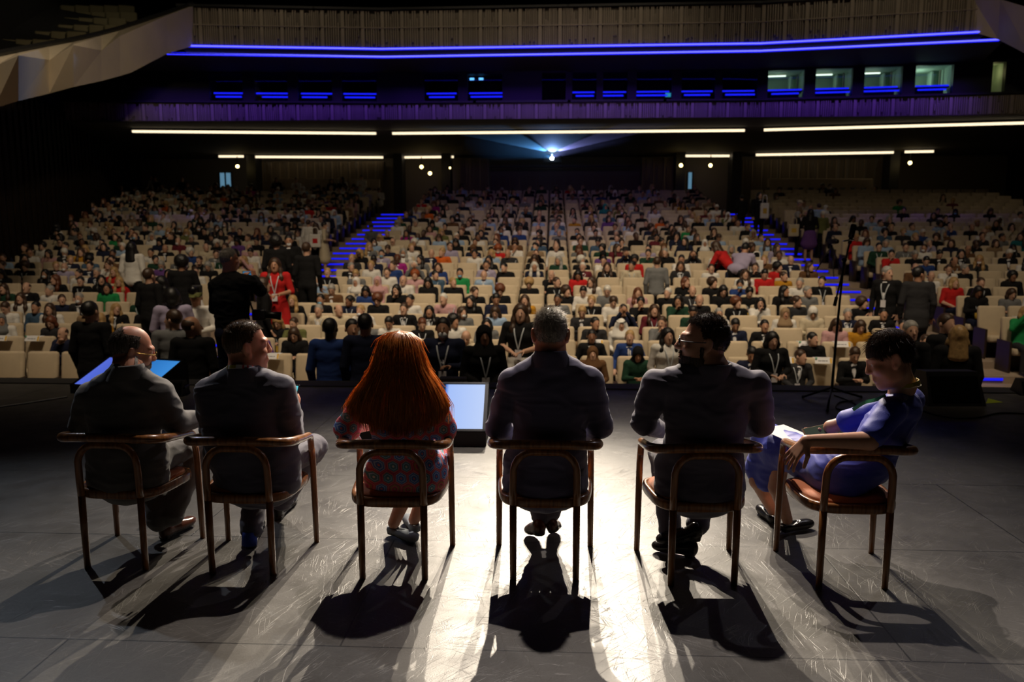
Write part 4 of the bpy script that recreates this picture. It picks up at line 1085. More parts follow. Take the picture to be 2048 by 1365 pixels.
# ---- 5: bearded person in glasses looking left
hd = Head(A(1408, 688, 3.98), 82, -3, 0, 1.13)
p5 = suit_person('seated bearded person in dark suit and glasses, face turned left in profile, fifth armchair', A(1424, 735, 3.95), A(1312, 768, 3.98), A(1512, 770, 3.98), A(1412, 830, 3.99), A(1406, 900, 3.98), v3(0.765, 4.03, 0.53),
    A(1288, 845, 4.03), v3(0.62, 4.36, 0.66), A(1522, 848, 4.03), v3(0.92, 4.36, 0.66), v3(0.64, 4.50, 0.50), v3(0.66, 4.24, 0.11), v3(0.92, 4.50, 0.50), v3(0.80, 4.22, 0.15), hd,
    JK_INK, JK_NAVY, SKIN, lambda h, r: short_hair(h, H_DARK, r, 6500, 0.0085, 0.45, False, 0.05, 12, 0.5, 0.0010),
    [(at_z(1392, 1112, 0.012), at_z(1312, 1100, 0.012), (0, 0, 1), M_SHOE), (v3(0.82, 4.19, 0.115), v3(0.60, 4.17, 0.085), (0, -0.15, 1), M_SHOE)], seed=5.0, wid=1.06, collar=None, neck_r=0.06, nose=1.15)
glasses(hd, p5, mat('dark_frame', (0.02, 0.02, 0.03), 0.3), M_LENS, 0.0022)
beard(p5, hd, H_DARK, full_beard(-0.005, -0.005), 2200, 0.006)

# ---- patterned dress: concentric hexagons
def hex_dress():
    m = bpy.data.materials.new('hexagon_print_dress'); m.use_nodes = True
    nt = m.node_tree; N = nt.nodes; L = nt.links; b = N['Principled BSDF']
    tc = N.new('ShaderNodeTexCoord'); mp = N.new('ShaderNodeMapping'); mp.inputs['Scale'].default_value = (15, 15, 15)
    L.new(tc.outputs['Object'], mp.inputs['Vector'])
    sp = N.new('ShaderNodeSeparateXYZ'); L.new(mp.outputs[0], sp.inputs[0])
    def M(op, a, c=None):
        n = N.new('ShaderNodeMath'); n.operation = op
        for i, v in enumerate((a, c)):
            if v is None: continue
            if isinstance(v, (int, float)): n.inputs[i].default_value = v
            else: L.new(v, n.inputs[i])
        return n.outputs[0]
    x = M('ADD', sp.outputs[0], M('MULTIPLY', sp.outputs[1], 0.6)); y = sp.outputs[2]
    s3 = sqrt(3)
    def cell(ox, oy):
        a = M('SUBTRACT', M('FLOORED_MODULO', M('ADD', x, ox), 1.0), 0.5); c = M('SUBTRACT', M('FLOORED_MODULO', M('ADD', y, oy), s3), s3 / 2)
        return a, c, M('ADD', M('MULTIPLY', a, a), M('MULTIPLY', c, c))
    a1, c1, d1 = cell(0, 0); a2, c2, d2 = cell(0.5, s3 / 2)
    pick = M('LESS_THAN', d1, d2)
    def mix(u, v): return M('ADD', M('MULTIPLY', pick, u), M('MULTIPLY', M('SUBTRACT', 1.0, pick), v))
    ax = M('ABSOLUTE', mix(a1, a2)); cx = M('ABSOLUTE', mix(c1, c2))
    hd_ = M('MAXIMUM', ax, M('ADD', M('MULTIPLY', ax, 0.5), M('MULTIPLY', cx, s3 / 2)))     # 0 centre .. 0.5 edge
    idx = M('SUBTRACT', x, mix(a1, a2)); idy = M('SUBTRACT', y, mix(c1, c2))
    cb = N.new('ShaderNodeCombineXYZ'); L.new(M('ROUND', M('MULTIPLY', idx, 2.0)), cb.inputs[0]); L.new(M('ROUND', M('MULTIPLY', idy, 2.0)), cb.inputs[1])
    wn = N.new('ShaderNodeTexWhiteNoise'); wn.noise_dimensions = '3D'; L.new(cb.outputs[0], wn.inputs['Vector'])
    def ramp(cols):
        r = N.new('ShaderNodeValToRGB'); r.color_ramp.interpolation = 'CONSTANT'; L.new(M('MULTIPLY', hd_, 2.0), r.inputs['Fac'])
        e = r.color_ramp.elements; e[0].position = 0; e[0].color = (*cols[0][1], 1); e[1].position = cols[1][0]; e[1].color = (*cols[1][1], 1)
        for p, c in cols[2:]: k = e.new(p); k.color = (*c, 1)
        return r.outputs[0]
    PK, MG, LB, BL, TL, OL, WH = (0.85, 0.22, 0.22), (0.68, 0.07, 0.16), (0.45, 0.62, 0.90), (0.10, 0.20, 0.66), (0.14, 0.32, 0.38), (0.48, 0.33, 0.10), (0.88, 0.76, 0.76)
    A_ = ramp([(0, PK), (0.16, BL), (0.38, LB), (0.55, BL), (0.68, LB), (0.80, MG), (0.9, PK)])
    B_ = ramp([(0, OL), (0.18, MG), (0.36, PK), (0.52, OL), (0.70, MG), (0.86, PK)])
    C_ = ramp([(0, WH), (0.16, TL), (0.42, LB), (0.52, TL), (0.70, PK), (0.84, MG)])
    m1 = N.new('ShaderNodeMix'); m1.data_type = 'RGBA'; L.new(M('GREATER_THAN', wn.outputs['Value'], 0.4), m1.inputs[0]); L.new(A_, m1.inputs[6]); L.new(B_, m1.inputs[7])
    m2 = N.new('ShaderNodeMix'); m2.data_type = 'RGBA'; L.new(M('GREATER_THAN', wn.outputs['Value'], 0.7), m2.inputs[0]); L.new(m1.outputs[2], m2.inputs[6]); L.new(C_, m2.inputs[7])
    L.new(m2.outputs[2], b.inputs['Base Color']); b.inputs['Roughness'].default_value = 0.7
    return m

def dress_person(label, pts, head, skin, dress, sleeve, skirt, bare, feet, hands, dress_rad, seed, neck_r=0.05, dress_name='dress'):
    N, SL, SR, CHEST, WAIST, HIP = [np.array(a, float) for a in pts]
    X = SR - SL; X /= np.linalg.norm(X)
    b = Body(); head.add(b); head.neck(b, N, neck_r)
    b.cap(N, CHEST, 0.06, 0.11, 0, 0.04, 0.7, X); b.cap(CHEST, WAIST, 0.12, 0.11, 0, 0.04, 0.65, X); b.cap(WAIST, HIP, 0.11, 0.14, 0, 0.04, 0.7, X)
    b.cap(SL, SR, 0.040, 0.040, 0, 0.04)
    for c, r in bare: b.chain(c, r, 0, 0.015)
    for hn in hands: hand(b, *hn[0], **hn[1])
    root = body_obj('person', b, 0.0045, [skin, LIPS, EYE], None, 1)
    tag(root, label, 'person', 'people seated on the stage armchairs')
    j = Body(); w = dress_rad
    j.cap(SL + X * 0.02, SR - X * 0.02, 0.056, 0.056, 0, 0.05); j.cap(lerp(SL, SR, .5) - v3(0, 0, .02), CHEST, w[0], w[1], 0, 0.05, 0.62, X)
    j.cap(CHEST, WAIST, w[1], w[2], 0, 0.05, 0.68, X); j.cap(WAIST, HIP, w[2], w[3], 0, 0.05, 0.76, X)
    for c, r in sleeve: j.chain(c, r, 0, 0.03)
    for c, r in skirt: j.chain(c, r, 0, 0.06)
    body_obj(dress_name, j, 0.007, [dress], root, 1, 0.007, (9, 9, 16), seed)
    for f in feet: shoe(root, *f[0], mtl=f[1], low=True, k=0.92)
    return root

# ---- 3: red-haired person in patterned dress
hd = Head(A(797, 722, 4.02), 0, 4, 0, 1.03)
SA = (at_z(778, 1066, 0.01), at_z(826, 1084, 0.01)); SB = (at_z(833, 1068, 0.01), at_z(812, 1040, 0.01))
for _s in (SA, SB):
    _d = _s[1] - _s[0]; _s[1][:] = _s[0] + _d / np.linalg.norm(_d) * 0.225
EL3, ER3 = A(694, 858, 4.05), A(888, 858, 4.05)
WL3, WR3 = A(752, 850, 4.26), A(852, 872, 4.30)
p3 = dress_person('seated person in hexagon patterned dress with long copper hair, third armchair from left', (A(797, 760, 3.99), A(735, 800, 4.02), A(862, 800, 4.02), A(800, 840, 4.03), A(806, 905, 4.02), v3(-0.76, 4.04, 0.50)), hd, SKIN,
    hex_dress(), [([A(728, 800, 4.02), EL3, lerp(EL3, WL3, 0.10)], [0.060, 0.060, 0.058]), ([A(868, 800, 4.02), ER3, lerp(ER3, WR3, 0.10)], [0.060, 0.060, 0.058])],
    [([v3(-0.86, 4.05, 0.50), v3(-0.85, 4.45, 0.51)], [0.115, 0.085]), ([v3(-0.67, 4.05, 0.50), v3(-0.68, 4.45, 0.51)], [0.115, 0.085]), ([v3(-0.86, 3.99, 0.49), v3(-0.67, 3.99, 0.49)], [0.10, 0.10])],
    [([A(735, 800, 4.02), EL3, WL3], [0.042, 0.037, 0.025]), ([A(862, 800, 4.02), ER3, WR3], [0.042, 0.037, 0.025]),
     ([v3(-0.85, 4.05, 0.50), v3(-0.85, 4.48, 0.49), v3(-0.82, 4.46, 0.30), SA[0] + 0.2 * (SA[1] - SA[0]) + v3(0, 0, 0.07)], [0.08, 0.055, 0.05, 0.034]), ([v3(-0.67, 4.05, 0.50), v3(-0.69, 4.48, 0.49), v3(-0.71, 4.50, 0.30), SB[0] + 0.2 * (SB[1] - SB[0]) + v3(0, 0, 0.07)], [0.08, 0.055, 0.05, 0.034])],
    [(SA, mat('grey_suede', (0.16, 0.19, 0.22), 0.8)), (SB, mat('grey_suede', (0.16, 0.19, 0.22), 0.8))],
    [((WL3, lerp(EL3, WL3, 1.4), (0.2, 0.3, -1)), dict(side=1, k=0.92)), ((WR3, lerp(ER3, WR3, 1.4), (-0.2, 0.3, -1)), dict(side=-1, k=0.92))], (0.165, 0.155, 0.150, 0.200), 7.0)
q = MB(); d = (WL3 - EL3) / np.linalg.norm(WL3 - EL3); q.tube([WL3 - d * 0.035, WL3 - d * 0.018], 0.031, 16); wt = q.build('watch_strap', M_BLACK, p3, True)
q = MB(); q.box(WL3 - d * 0.026 + v3(0, -0.028, 0.008), (0.024, 0.010, 0.028)); q.build('watch_face', M_BLACKM, wt)
# long hair falling over back and shoulders
def long_hair():
    nr = np.random.RandomState(11)
    rows = [(663, 4, 4.03, 0.00), (667, 24, 3.985, 0.30), (681, 41, 3.940, 0.65), (706, 49, 3.905, 1.0), (738, 58, 3.885, 1.0), (775, 84, 3.870, 1.0), (812, 104, 3.865, 1.0), (844, 100, 3.87, 0.9), (876, 92, 3.875, 0.9)]
    def point(u, t, off=0.0):
        k = t * (len(rows) - 1); i = min(int(k), len(rows) - 2); f = k - i; f = f * f * (3 - 2 * f) * 0.5 + f * 0.5
        y, w, Y, c = [rows[i][j] * (1 - f) + rows[i + 1][j] * f for j in range(4)]
        w = w + (9 if u < 0 else -4) * max(0.0, t - 0.55) * 2 * abs(u)
        a = u * 1.45
        Yd = Y + (1 - cos(a)) * (0.115 * min(1, w / 60.0) + 0.10 * max(0, t - 0.5)) - off
        return at(799 + w * sin(a) / sin(1.45), y, Yd)
    base_u = np.linspace(-1, 1, 40); base_t = np.linspace(0, 0.97, 40)
    V = [point(u * (1 if t < 0.75 else 1 - 0.0 * t), t * (1 - 0.27 * abs(u) ** 2.2) * 0.98, -0.006 + 0.004 * noise.noise(Vector((u * 14, t * 3, 0)))) for t in base_t for u in base_u]
    F = [(i * 40 + j, (i + 1) * 40 + j, (i + 1) * 40 + j + 1, i * 40 + j + 1) for i in range(39) for j in range(39)]
    Vb = [p + v3(0, 0.03, 0) for p in V]; n0 = len(V)
    F += [tuple(n0 + q for q in f[::-1]) for f in F]
    paths = []
    n = 2600
    for s in range(n):
        u = nr.uniform(-1, 1); te = nr.uniform(0.90, 1.0) - 0.25 * abs(u) ** 2.2 - (0.1 if nr.rand() < 0.12 else 0)
        w1, w2, ph = nr.normal(0, 0.05), nr.normal(0, 0.02), nr.uniform(0, 6.28); lift = abs(nr.normal(0, 0.005)) + (0.02 if nr.rand() < 0.03 else 0)
        cl = 0.045 * noise.noise(Vector((u * 9, 3.3, 0)))
        pts = []
        for k in range(13):
            t = te * k / 12
            uu = np.clip(u + w1 * t + cl * t * 2 + 0.018 * sin(ph + 7 * t) * t, -1.04, 1.04)
            pts.append(point(uu, t, lift * (0.4 + t) + 0.004 * noise.noise(Vector((u * 14, t * 3, 0)))))
        paths.append(pts)
    for s in range(140):                                       # flyaway hairs that catch the light
        u = nr.choice([-1, 1]) * nr.uniform(0.6, 1.0); t0 = nr.uniform(0.05, 0.7); out = nr.uniform(0.006, 0.028); dv = nr.normal(0, 1, 3) * 0.006
        paths.append([point(u, t0 + 0.02 * k) + v3(np.sign(u) * out * (k / 12.0), 0, 0) + dv * (k / 12.0) for k in range(13)])
    V1, F1 = strands_mesh(paths, 0.0013, 0.0006)
    V = np.concatenate([np.array(V), np.array(Vb), V1]); F = np.concatenate([np.array(F), F1 + 2 * n0])
    me = np_mesh('hair', V, F); me.materials.append(H_RED)
    return link(bpy.data.objects.new('hair', me), p3)
long_hair()
short_hair(hd, H_RED, p3, 1500, 0.02, 0.1, False, 0.02, 31, 0.0, 0.001)

# ---- 6: person in blue dress, lounging to the right, face turned left
hd = Head(A(1782, 722, 3.98), 78, 22, 4, 1.06)
S6L, S6R = A(1782, 822, 3.89), A(1822, 800, 4.22)
E6L, W6L = A(1738, 882, 3.80), A(1614, 882, 3.775)
E6R, W6R = v3(1.53, 4.34, 0.70), A(1655, 872, 4.42)
SH1 = (at_z(1552, 1050, 0.01), at_z(1517, 1022, 0.01)); SH2 = (at_z(1560, 1066, 0.01), at_z(1608, 1056, 0.01))
for _s in (SH1, SH2):
    _d = _s[1] - _s[0]; _s[1][:] = _s[0] + _d / np.linalg.norm(_d) * 0.235
BLUE = mat('royal_blue_dress', (0.030, 0.048, 0.46), 0.55, bump=0.15, bscale=300, var=0.1, vscale=5, sheen=0.2)
p6 = dress_person('seated person in blue dress lounging sideways, hand hanging over the armrest, rightmost armchair', (A(1806, 772, 4.03), S6L, S6R, A(1775, 855, 4.06), A(1732, 925, 4.08), v3(1.50, 4.08, 0.52)), hd, SKIN,
    BLUE, [([S6L, lerp(S6L, E6L, 0.80)], [0.066, 0.062]), ([S6R, lerp(S6R, E6R, 0.78)], [0.062, 0.062])],
    [([v3(1.50, 4.06, 0.51), v3(1.31, 4.50, 0.52), v3(1.27, 4.60, 0.32)], [0.125, 0.085, 0.075]), ([v3(1.52, 4.14, 0.52), v3(1.27, 4.62, 0.555), v3(1.22, 4.66, 0.36)], [0.11, 0.080, 0.065])],
    [([S6L, E6L, W6L], [0.048, 0.045, 0.028]), ([S6R, E6R, W6R], [0.042, 0.036, 0.026]),
     ([v3(1.5, 4.06, 0.51), v3(1.31, 4.50, 0.50), v3(1.30, 4.50, 0.30), SH2[0] + 0.22 * (SH2[1] - SH2[0]) + v3(0, 0, 0.07)], [0.08, 0.056, 0.046, 0.031]), ([v3(1.52, 4.14, 0.52), v3(1.245, 4.66, 0.56), v3(1.22, 4.62, 0.30), SH1[0] + 0.22 * (SH1[1] - SH1[0]) + v3(0, 0, 0.07)], [0.08, 0.060, 0.046, 0.031])],
    [(SH2, M_SHOE), (SH1, M_SHOE)],
    [((W6L, lerp(W6L, A(1572, 926, 3.79), 0.75), (0.35, 0.30, -0.40)), dict(side=1, k=1.0, curl=(0.22, 0.20, 0.22, 0.26), spread=0.32, thumb=0.3)), ((W6R, A(1628, 873, 4.40), (0, 0.2, 1)), dict(side=-1, k=0.95, curl=(0.45, 0.5, 0.5, 0.5)))],
    (0.150, 0.160, 0.160, 0.195), 9.0, 0.050)
def pixie(hd, mtl, parent):
    nr = np.random.RandomState(4)
    short_hair(hd, mtl, parent, 2500, 0.022, 0.15, False, 0.10, 21, 0.2, 0.0012)
    paths = []
    while len(paths) < 3000:                                   # longer locks: from the crown forward over the brow and down to the ear top
        a = nr.uniform(-pi, pi); e = nr.uniform(0.25, 1.0)
        d = np.array([sin(a) * (1 - e ** 2) ** .5, cos(a) * (1 - e ** 2) ** .5, e]); p0 = np.array([0, -0.014, 0.037]) + d * np.array([0.081, 0.104, 0.110])
        th = atan2(d[0], d[1]) + 0.25 * (d[0] > 0)
        fl = np.array([sin(th), cos(th) + 0.25, 0.0]) if e > 0.75 else np.array([d[0] * 0.5, 0.5 * d[1], -0.9])
        nrm = d; fl -= nrm * (fl @ nrm); fl /= np.linalg.norm(fl); fl += nr.normal(size=3) * 0.10
        L = nr.uniform(0.035, 0.060) if d[1] > 0.2 else nr.uniform(0.025, 0.045)
        pts = []
        for t in (0, .25, .5, .75, 1):
            q = p0 + fl * L * t; c = np.array([0, -0.014, 0.037]); w = (q - c) / np.array([0.081, 0.104, 0.110]); q = c + (q - c) / np.linalg.norm(w) * (1.0 + 0.05 * sin(pi * t))
            pts.append(hd.p(*q))
        if ((pts[-1] - hd.c) @ hd.R[:, 2]) < 0.012: continue
        paths.append(pts)
    V, F = strands_mesh(paths, 0.0016, 0.0006)
    me = np_mesh('hair', V, F); me.materials.append(mtl); link(bpy.data.objects.new('hair', me), parent)
pixie(hd, H_CHEST, p6)
N0 = A(1806, 772, 4.03)
ln = ribbon_strip('lanyard', [N0 + v3(*t) for t in ((-0.075, 0.02, -0.015), (-0.055, -0.05, 0.0), (0.0, -0.085, 0.018), (0.055, -0.055, 0.03), (0.07, 0.01, 0.03))], 0.020, lambda P: P - Vector(N0), mat('lanyard_yellow', (0.50, 0.40, 0.04), 0.6), p6)
ribbon_strip('lanyard', [A(1772, 792, 3.93), A(1752, 800, 3.95), A(1728, 806, 4.02), A(1706, 820, 4.08)], 0.018, (-0.2, -1, 0.5), mat('lanyard_green', (0.05, 0.32, 0.14), 0.6), p6)
q = MB(); q.tube(spline([N0 + v3(*t) for t in ((-0.07, -0.03, 0.0), (-0.01, -0.085, 0.005), (0.06, -0.06, 0.012), (0.075, 0.0, 0.015))], 5), 0.0025, 6); q.build('necklace', mat('pale_cord', (0.7, 0.65, 0.45), 0.4), p6, True)
phone('phone in dark reflective case held over white paper by the person in blue', A(1634, 868, 4.34) + v3(0, 0, 0.012), Matrix.Rotation(radians(-8), 3, 'Z') @ Matrix.Rotation(radians(-52), 3, 'X') @ Matrix.Rotation(radians(72), 3, 'Y'), mat('phone_glass', (0.10, 0.14, 0.10), 0.12), mat('phone_case', (0.25, 0.17, 0.08), 0.3))
q = MB(); c0 = A(1585, 872, 4.42); q.box(c0, (0.20, 0.29, 0.002), Matrix.Rotation(radians(35), 3, 'Z') @ Matrix.Rotation(radians(8), 3, 'X'))
tag(q.build('paper_sheet', mat('white_paper', (0.85, 0.85, 0.85), 0.8)), 'white sheet of paper on the lap of the person in blue dress', 'paper')

# ================================================================== STALLS: SEATS
M_BEIGE = mat('beige_upholstery', (0.55, 0.45, 0.315), 0.9, bump=0.3, bscale=220, var=0.07, vscale=5)
M_SEATWOOD = mat('dark_brown_arm', (0.030, 0.017, 0.011), 0.45)
def seat_meshes():
    a = MB()
    for s in (-1, 1): a.box((s * 0.285, 0.02, 0.30), (0.045, 0.46, 0.60), None, 0, 0.012)
    a.box((0, -0.10, 0.14), (0.52, 0.06, 0.28))
    a.box((0, -0.22, 0.62), (0.50, 0.025, 0.68), None, 0, 0.01)
    k = MB(); R = Matrix.Rotation(radians(9), 3, 'X')
    k.box((0, -0.155, 0.715), (0.535, 0.115, 0.63), R, 0, 0.05)
    c = MB(); c.box((0, 0.10, 0.395), (0.52, 0.50, 0.13), Matrix.Rotation(radians(4), 3, 'X'), 0, 0.045)
    return a, k, c
_a, _k, _c2 = seat_meshes()
seat0 = _a.build('auditorium_seat', M_SEATWOOD); _k.build('backrest', M_BEIGE, seat0, False, True); _c2.build('seat_cushion', M_BEIGE, seat0, False, True)
BLOCKS = ('left', 'middle', 'right')
def seat_positions():
    out = []
    for i, (Y, zt) in enumerate(ROWS):
        for j in range(20): out.append((i, 1, j, XA + (j - 9.5) * 0.6, Y, row_floor(i)))
        for j in range(26):
            x = -8.12 - 0.6 * j
            if x < -11.9 - 0.29 * (Y - 9): break
            out.append((i, 0, j, x, Y, row_floor(i)))
        for j in range(26):
            x = 8.92 + 0.6 * j
            if x > 15.4 + 0.13 * (Y - 9): break
            out.append((i, 2, j, x, Y, row_floor(i)))
    vis = []
    for s in out:
        px, py = proj((s[3], s[4], s[5] + BACK_H))
        if -25 < px < 2073: vis.append(s + (px, py))
    return vis
SEATS = seat_positions()
NORD = lambda n: (ORD + ['twenty-eighth', 'twenty-ninth', 'thirtieth'])[n]
def place_words(i, b, j):
    side = ('right end', 'left aisle', 'left end')[b]
    return '%s row of %s block, %s from %s' % (NORD(i), BLOCKS[b], NORD(j), ('the aisle', 'left aisle', 'the aisle')[b])

# ================================================================== STALLS: PEOPLE
TOPS = {'black': (0.010, 0.010, 0.011), 'navy': (0.014, 0.018, 0.042), 'dark grey': (0.030, 0.030, 0.033), 'grey': (0.16, 0.165, 0.17), 'white': (0.72, 0.70, 0.66), 'cream': (0.58, 0.50, 0.36), 'light blue': (0.30, 0.42, 0.60),
        'blue': (0.022, 0.050, 0.19), 'green': (0.02, 0.26, 0.08), 'dark green': (0.015, 0.05, 0.03), 'red': (0.50, 0.02, 0.02), 'pink': (0.55, 0.32, 0.33), 'mustard': (0.45, 0.22, 0.02), 'maroon': (0.13, 0.02, 0.03),
        'brown': (0.13, 0.065, 0.03), 'tan': (0.28, 0.19, 0.11), 'lilac': (0.36, 0.32, 0.46), 'denim': (0.06, 0.11, 0.18), 'orange': (0.60, 0.12, 0.02), 'teal': (0.02, 0.16, 0.19), 'magenta': (0.35, 0.02, 0.22), 'purple': (0.14, 0.06, 0.24), 'olive': (0.13, 0.14, 0.05)}
TOPM = {k: mat('fabric_' + k.replace(' ', '_'), v, 0.9, var=0.08, vscale=6, spec=0.15) for k, v in TOPS.items()}
SKINM = [mat('skin_a', (0.56, 0.33, 0.23), 0.5), mat('skin_b', (0.44, 0.23, 0.14), 0.5), mat('skin_c', (0.22, 0.10, 0.055), 0.5), mat('skin_d', (0.085, 0.042, 0.026), 0.5)]
HAIRC = {'black': (0.007, 0.006, 0.006), 'brown': (0.045, 0.022, 0.011), 'auburn': (0.12, 0.035, 0.012), 'blond': (0.40, 0.25, 0.10), 'grey': (0.30, 0.29, 0.27), 'white': (0.62, 0.60, 0.55), 'red': (0.26, 0.06, 0.012)}
HAIRM = {k: mat('hair_' + k, v, 0.5, var=0.25, vscale=30) for k, v in HAIRC.items()}
M_FEAT = mat('eyes_and_lashes', (0.10, 0.05, 0.035), 0.5)
M_TIE = mat('dark_tie', (0.02, 0.022, 0.05), 0.6); M_TIERED = mat('red_tie', (0.42, 0.02, 0.03), 0.6)
M_MASK = mat('white_mask', (0.75, 0.77, 0.80), 0.8); M_MASKB = mat('blue_mask', (0.20, 0.45, 0.68), 0.8); M_MASKK = mat('black_mask', (0.012, 0.012, 0.014), 0.8)
M_STRAP = mat('white_strap', (0.48, 0.52, 0.56), 0.7); M_BADGE = mat('badge_white', (0.72, 0.70, 0.74), 0.6); M_BADGEY = mat('badge_yellow', (0.6, 0.38, 0.05), 0.6)

def simple_head(b, hd):
    k = hd.k; R = hd.R
    def e(c, r, m=0, kk=0.02, op=1): b.ell(hd.p(*c), np.array(r) * k, R, m, kk, op)
    e((0, -0.012, 0.035), (0.076, 0.096, 0.094)); e((0, 0.030, -0.030), (0.064, 0.066, 0.088), kk=0.03); e((0, 0.055, -0.086), (0.040, 0.040, 0.034), kk=0.03)
    for q in (-1, 1):
        e((q * 0.082, -0.010, 0.002), (0.012, 0.020, 0.032), kk=0.006)
        e((q * 0.032, 0.102, 0.012), (0.015, 0.014, 0.009), 6, 0.010, -1)
    b.cap(hd.p(0, 0.090, 0.022), hd.p(0, 0.112, -0.018), 0.011 * k, 0.0155 * k, 0, 0.012)
    e((0, 0.092, -0.060), (0.018, 0.009, 0.005), 7, 0.004)

def fist(b, w, d, k=1.0):
    """relaxed closed hand for people a long way off: palm, four bent fingers, thumb"""
    hand(b, w, w + d * 0.1, (0, 0.2, -1) if abs(d[2]) < 0.8 else (0, -1, 0), k=k, curl=(0.5, 0.55, 0.6, 0.6))

def seated_body(yaw=0, pitch=0, lean=0.0, turn=0.0, arms='lap', dress='plain', slouch=0.0, low=False, crossed=False):
    """seated figure, floor origin under the hips, facing +y; returns body and head"""
    b = Body(); sx = v3(cos(turn), sin(turn), 0)
    HIP = v3(0, 0.0, 0.52); W = v3(lean * 0.3, -0.01 + slouch * 0.3, 0.70); CH = v3(lean * 0.7, 0.0 + slouch * 0.8, 0.90); N = v3(lean, 0.02 + slouch, 1.05)
    SL = N - sx * 0.165 - v3(0, 0, 0.055); SR = N + sx * 0.165 - v3(0, 0, 0.055)
    hd = Head(N + v3(lean * 0.3, 0.045 + slouch * 0.3, 0.125), yaw, pitch, lean * 60, 1.0)
    b.cap(HIP, W, 0.185, 0.165, 1, 0.04, 0.72, sx); b.cap(W, CH, 0.165, 0.180, 1, 0.04, 0.66, sx); b.cap(CH, N - v3(0, 0.0, 0.09), 0.180, 0.16, 1, 0.04, 0.60, sx)
    b.cap(SL, SR, 0.068, 0.068, 1, 0.05)
    b.cap(N - v3(0, 0, 0.06), hd.p(0, -0.02, -0.06), 0.060, 0.054, 0, 0.012)
    simple_head(b, hd)
    if dress in ('suit', 'tie'):
        for t in np.linspace(0, 1, 13):
            c = lerp(N + v3(0, 0.075, -0.045), CH + v3(0, 0.128, -0.08), t); b.ell(c, (0.050 * (1 - t) + 0.012, 0.018, 0.03), None, 3, 0.004)
        if dress == 'tie': b.cap(N + v3(0, 0.088, -0.06), CH + v3(0, 0.146, -0.09), 0.010, 0.015, 4, 0.003)
    elif dress == 'collar':
        b.cap(N + v3(0, 0.055, -0.03), CH + v3(0, 0.115, 0.0), 0.035, 0.010, 0, 0.004)
    fore = 0 if dress == 'short' else 1
    if arms == 'lap': E = (SL + v3(-0.07, 0.02, -0.25), SR + v3(0.07, 0.02, -0.25)); H = (v3(-0.06, 0.30, 0.64), v3(0.06, 0.28, 0.65))
    elif arms == 'phone': E = (SL + v3(-0.05, 0.05, -0.24), SR + v3(0.05, 0.05, -0.24)); H = (v3(-0.04, 0.31, 0.80), v3(0.05, 0.32, 0.80))
    elif arms == 'cross': E = (SL + v3(-0.06, 0.06, -0.22), SR + v3(0.06, 0.06, -0.22)); H = (CH + v3(0.12, 0.21, -0.10), CH + v3(-0.12, 0.19, -0.07))
    elif arms == 'chin': E = (SL + v3(-0.04, 0.08, -0.22), SR + v3(0.02, 0.14, -0.19)); H = (v3(0.10, 0.22, 0.76), hd.p(0.03, 0.115, -0.15))
    elif arms == 'camera': E = (SL + v3(-0.07, 0.12, -0.12), SR + v3(0.07, 0.12, -0.12)); H = (hd.p(-0.05, 0.20, 0.0), hd.p(0.05, 0.20, 0.0))
    else: E = (SL + v3(-0.10, 0.0, -0.24), SR + v3(0.10, 0.0, -0.24)); H = (v3(-0.29, 0.24, 0.62), v3(0.29, 0.24, 0.62))
    for S, Q, T in ((SL, E[0], H[0]), (SR, E[1], H[1])):
        b.cap(S, Q, 0.066, 0.054, 1, 0.025); m = 0 if fore == 0 else 1
        b.cap(Q, lerp(Q, T, 0.9), 0.050 if m else 0.042, 0.036 if m else 0.030, m, 0.012)
        d = (T - Q) / np.linalg.norm(T - Q)
        if not low: hand(b, T - d * 0.02, T + d * 0.05, (0, 0.3, -0.95) if arms != 'camera' else (0, -1, 0), k=1.0, curl=(0.5, 0.55, 0.6, 0.6))
        else: b.cap(T - d * 0.02, T + d * 0.07, 0.036, 0.030, 0, 0.01)
    if not low:
        for q in (-1, 1):
            K = v3(q * 0.12, 0.46, 0.52); A_ = v3(q * 0.13, 0.44, 0.09)
            if crossed and q > 0: K = v3(0.02, 0.48, 0.60); A_ = v3(-0.16, 0.50, 0.26)
            b.cap(HIP + v3(q * 0.09, 0, 0), K, 0.092, 0.068, 2, 0.03); b.cap(K, A_, 0.066, 0.046, 2, 0.02)
            b.cap(A_ + v3(0, -0.02, -0.05), A_ + v3(0, 0.17, -0.06), 0.042, 0.036, 5, 0.01)
    return b, hd

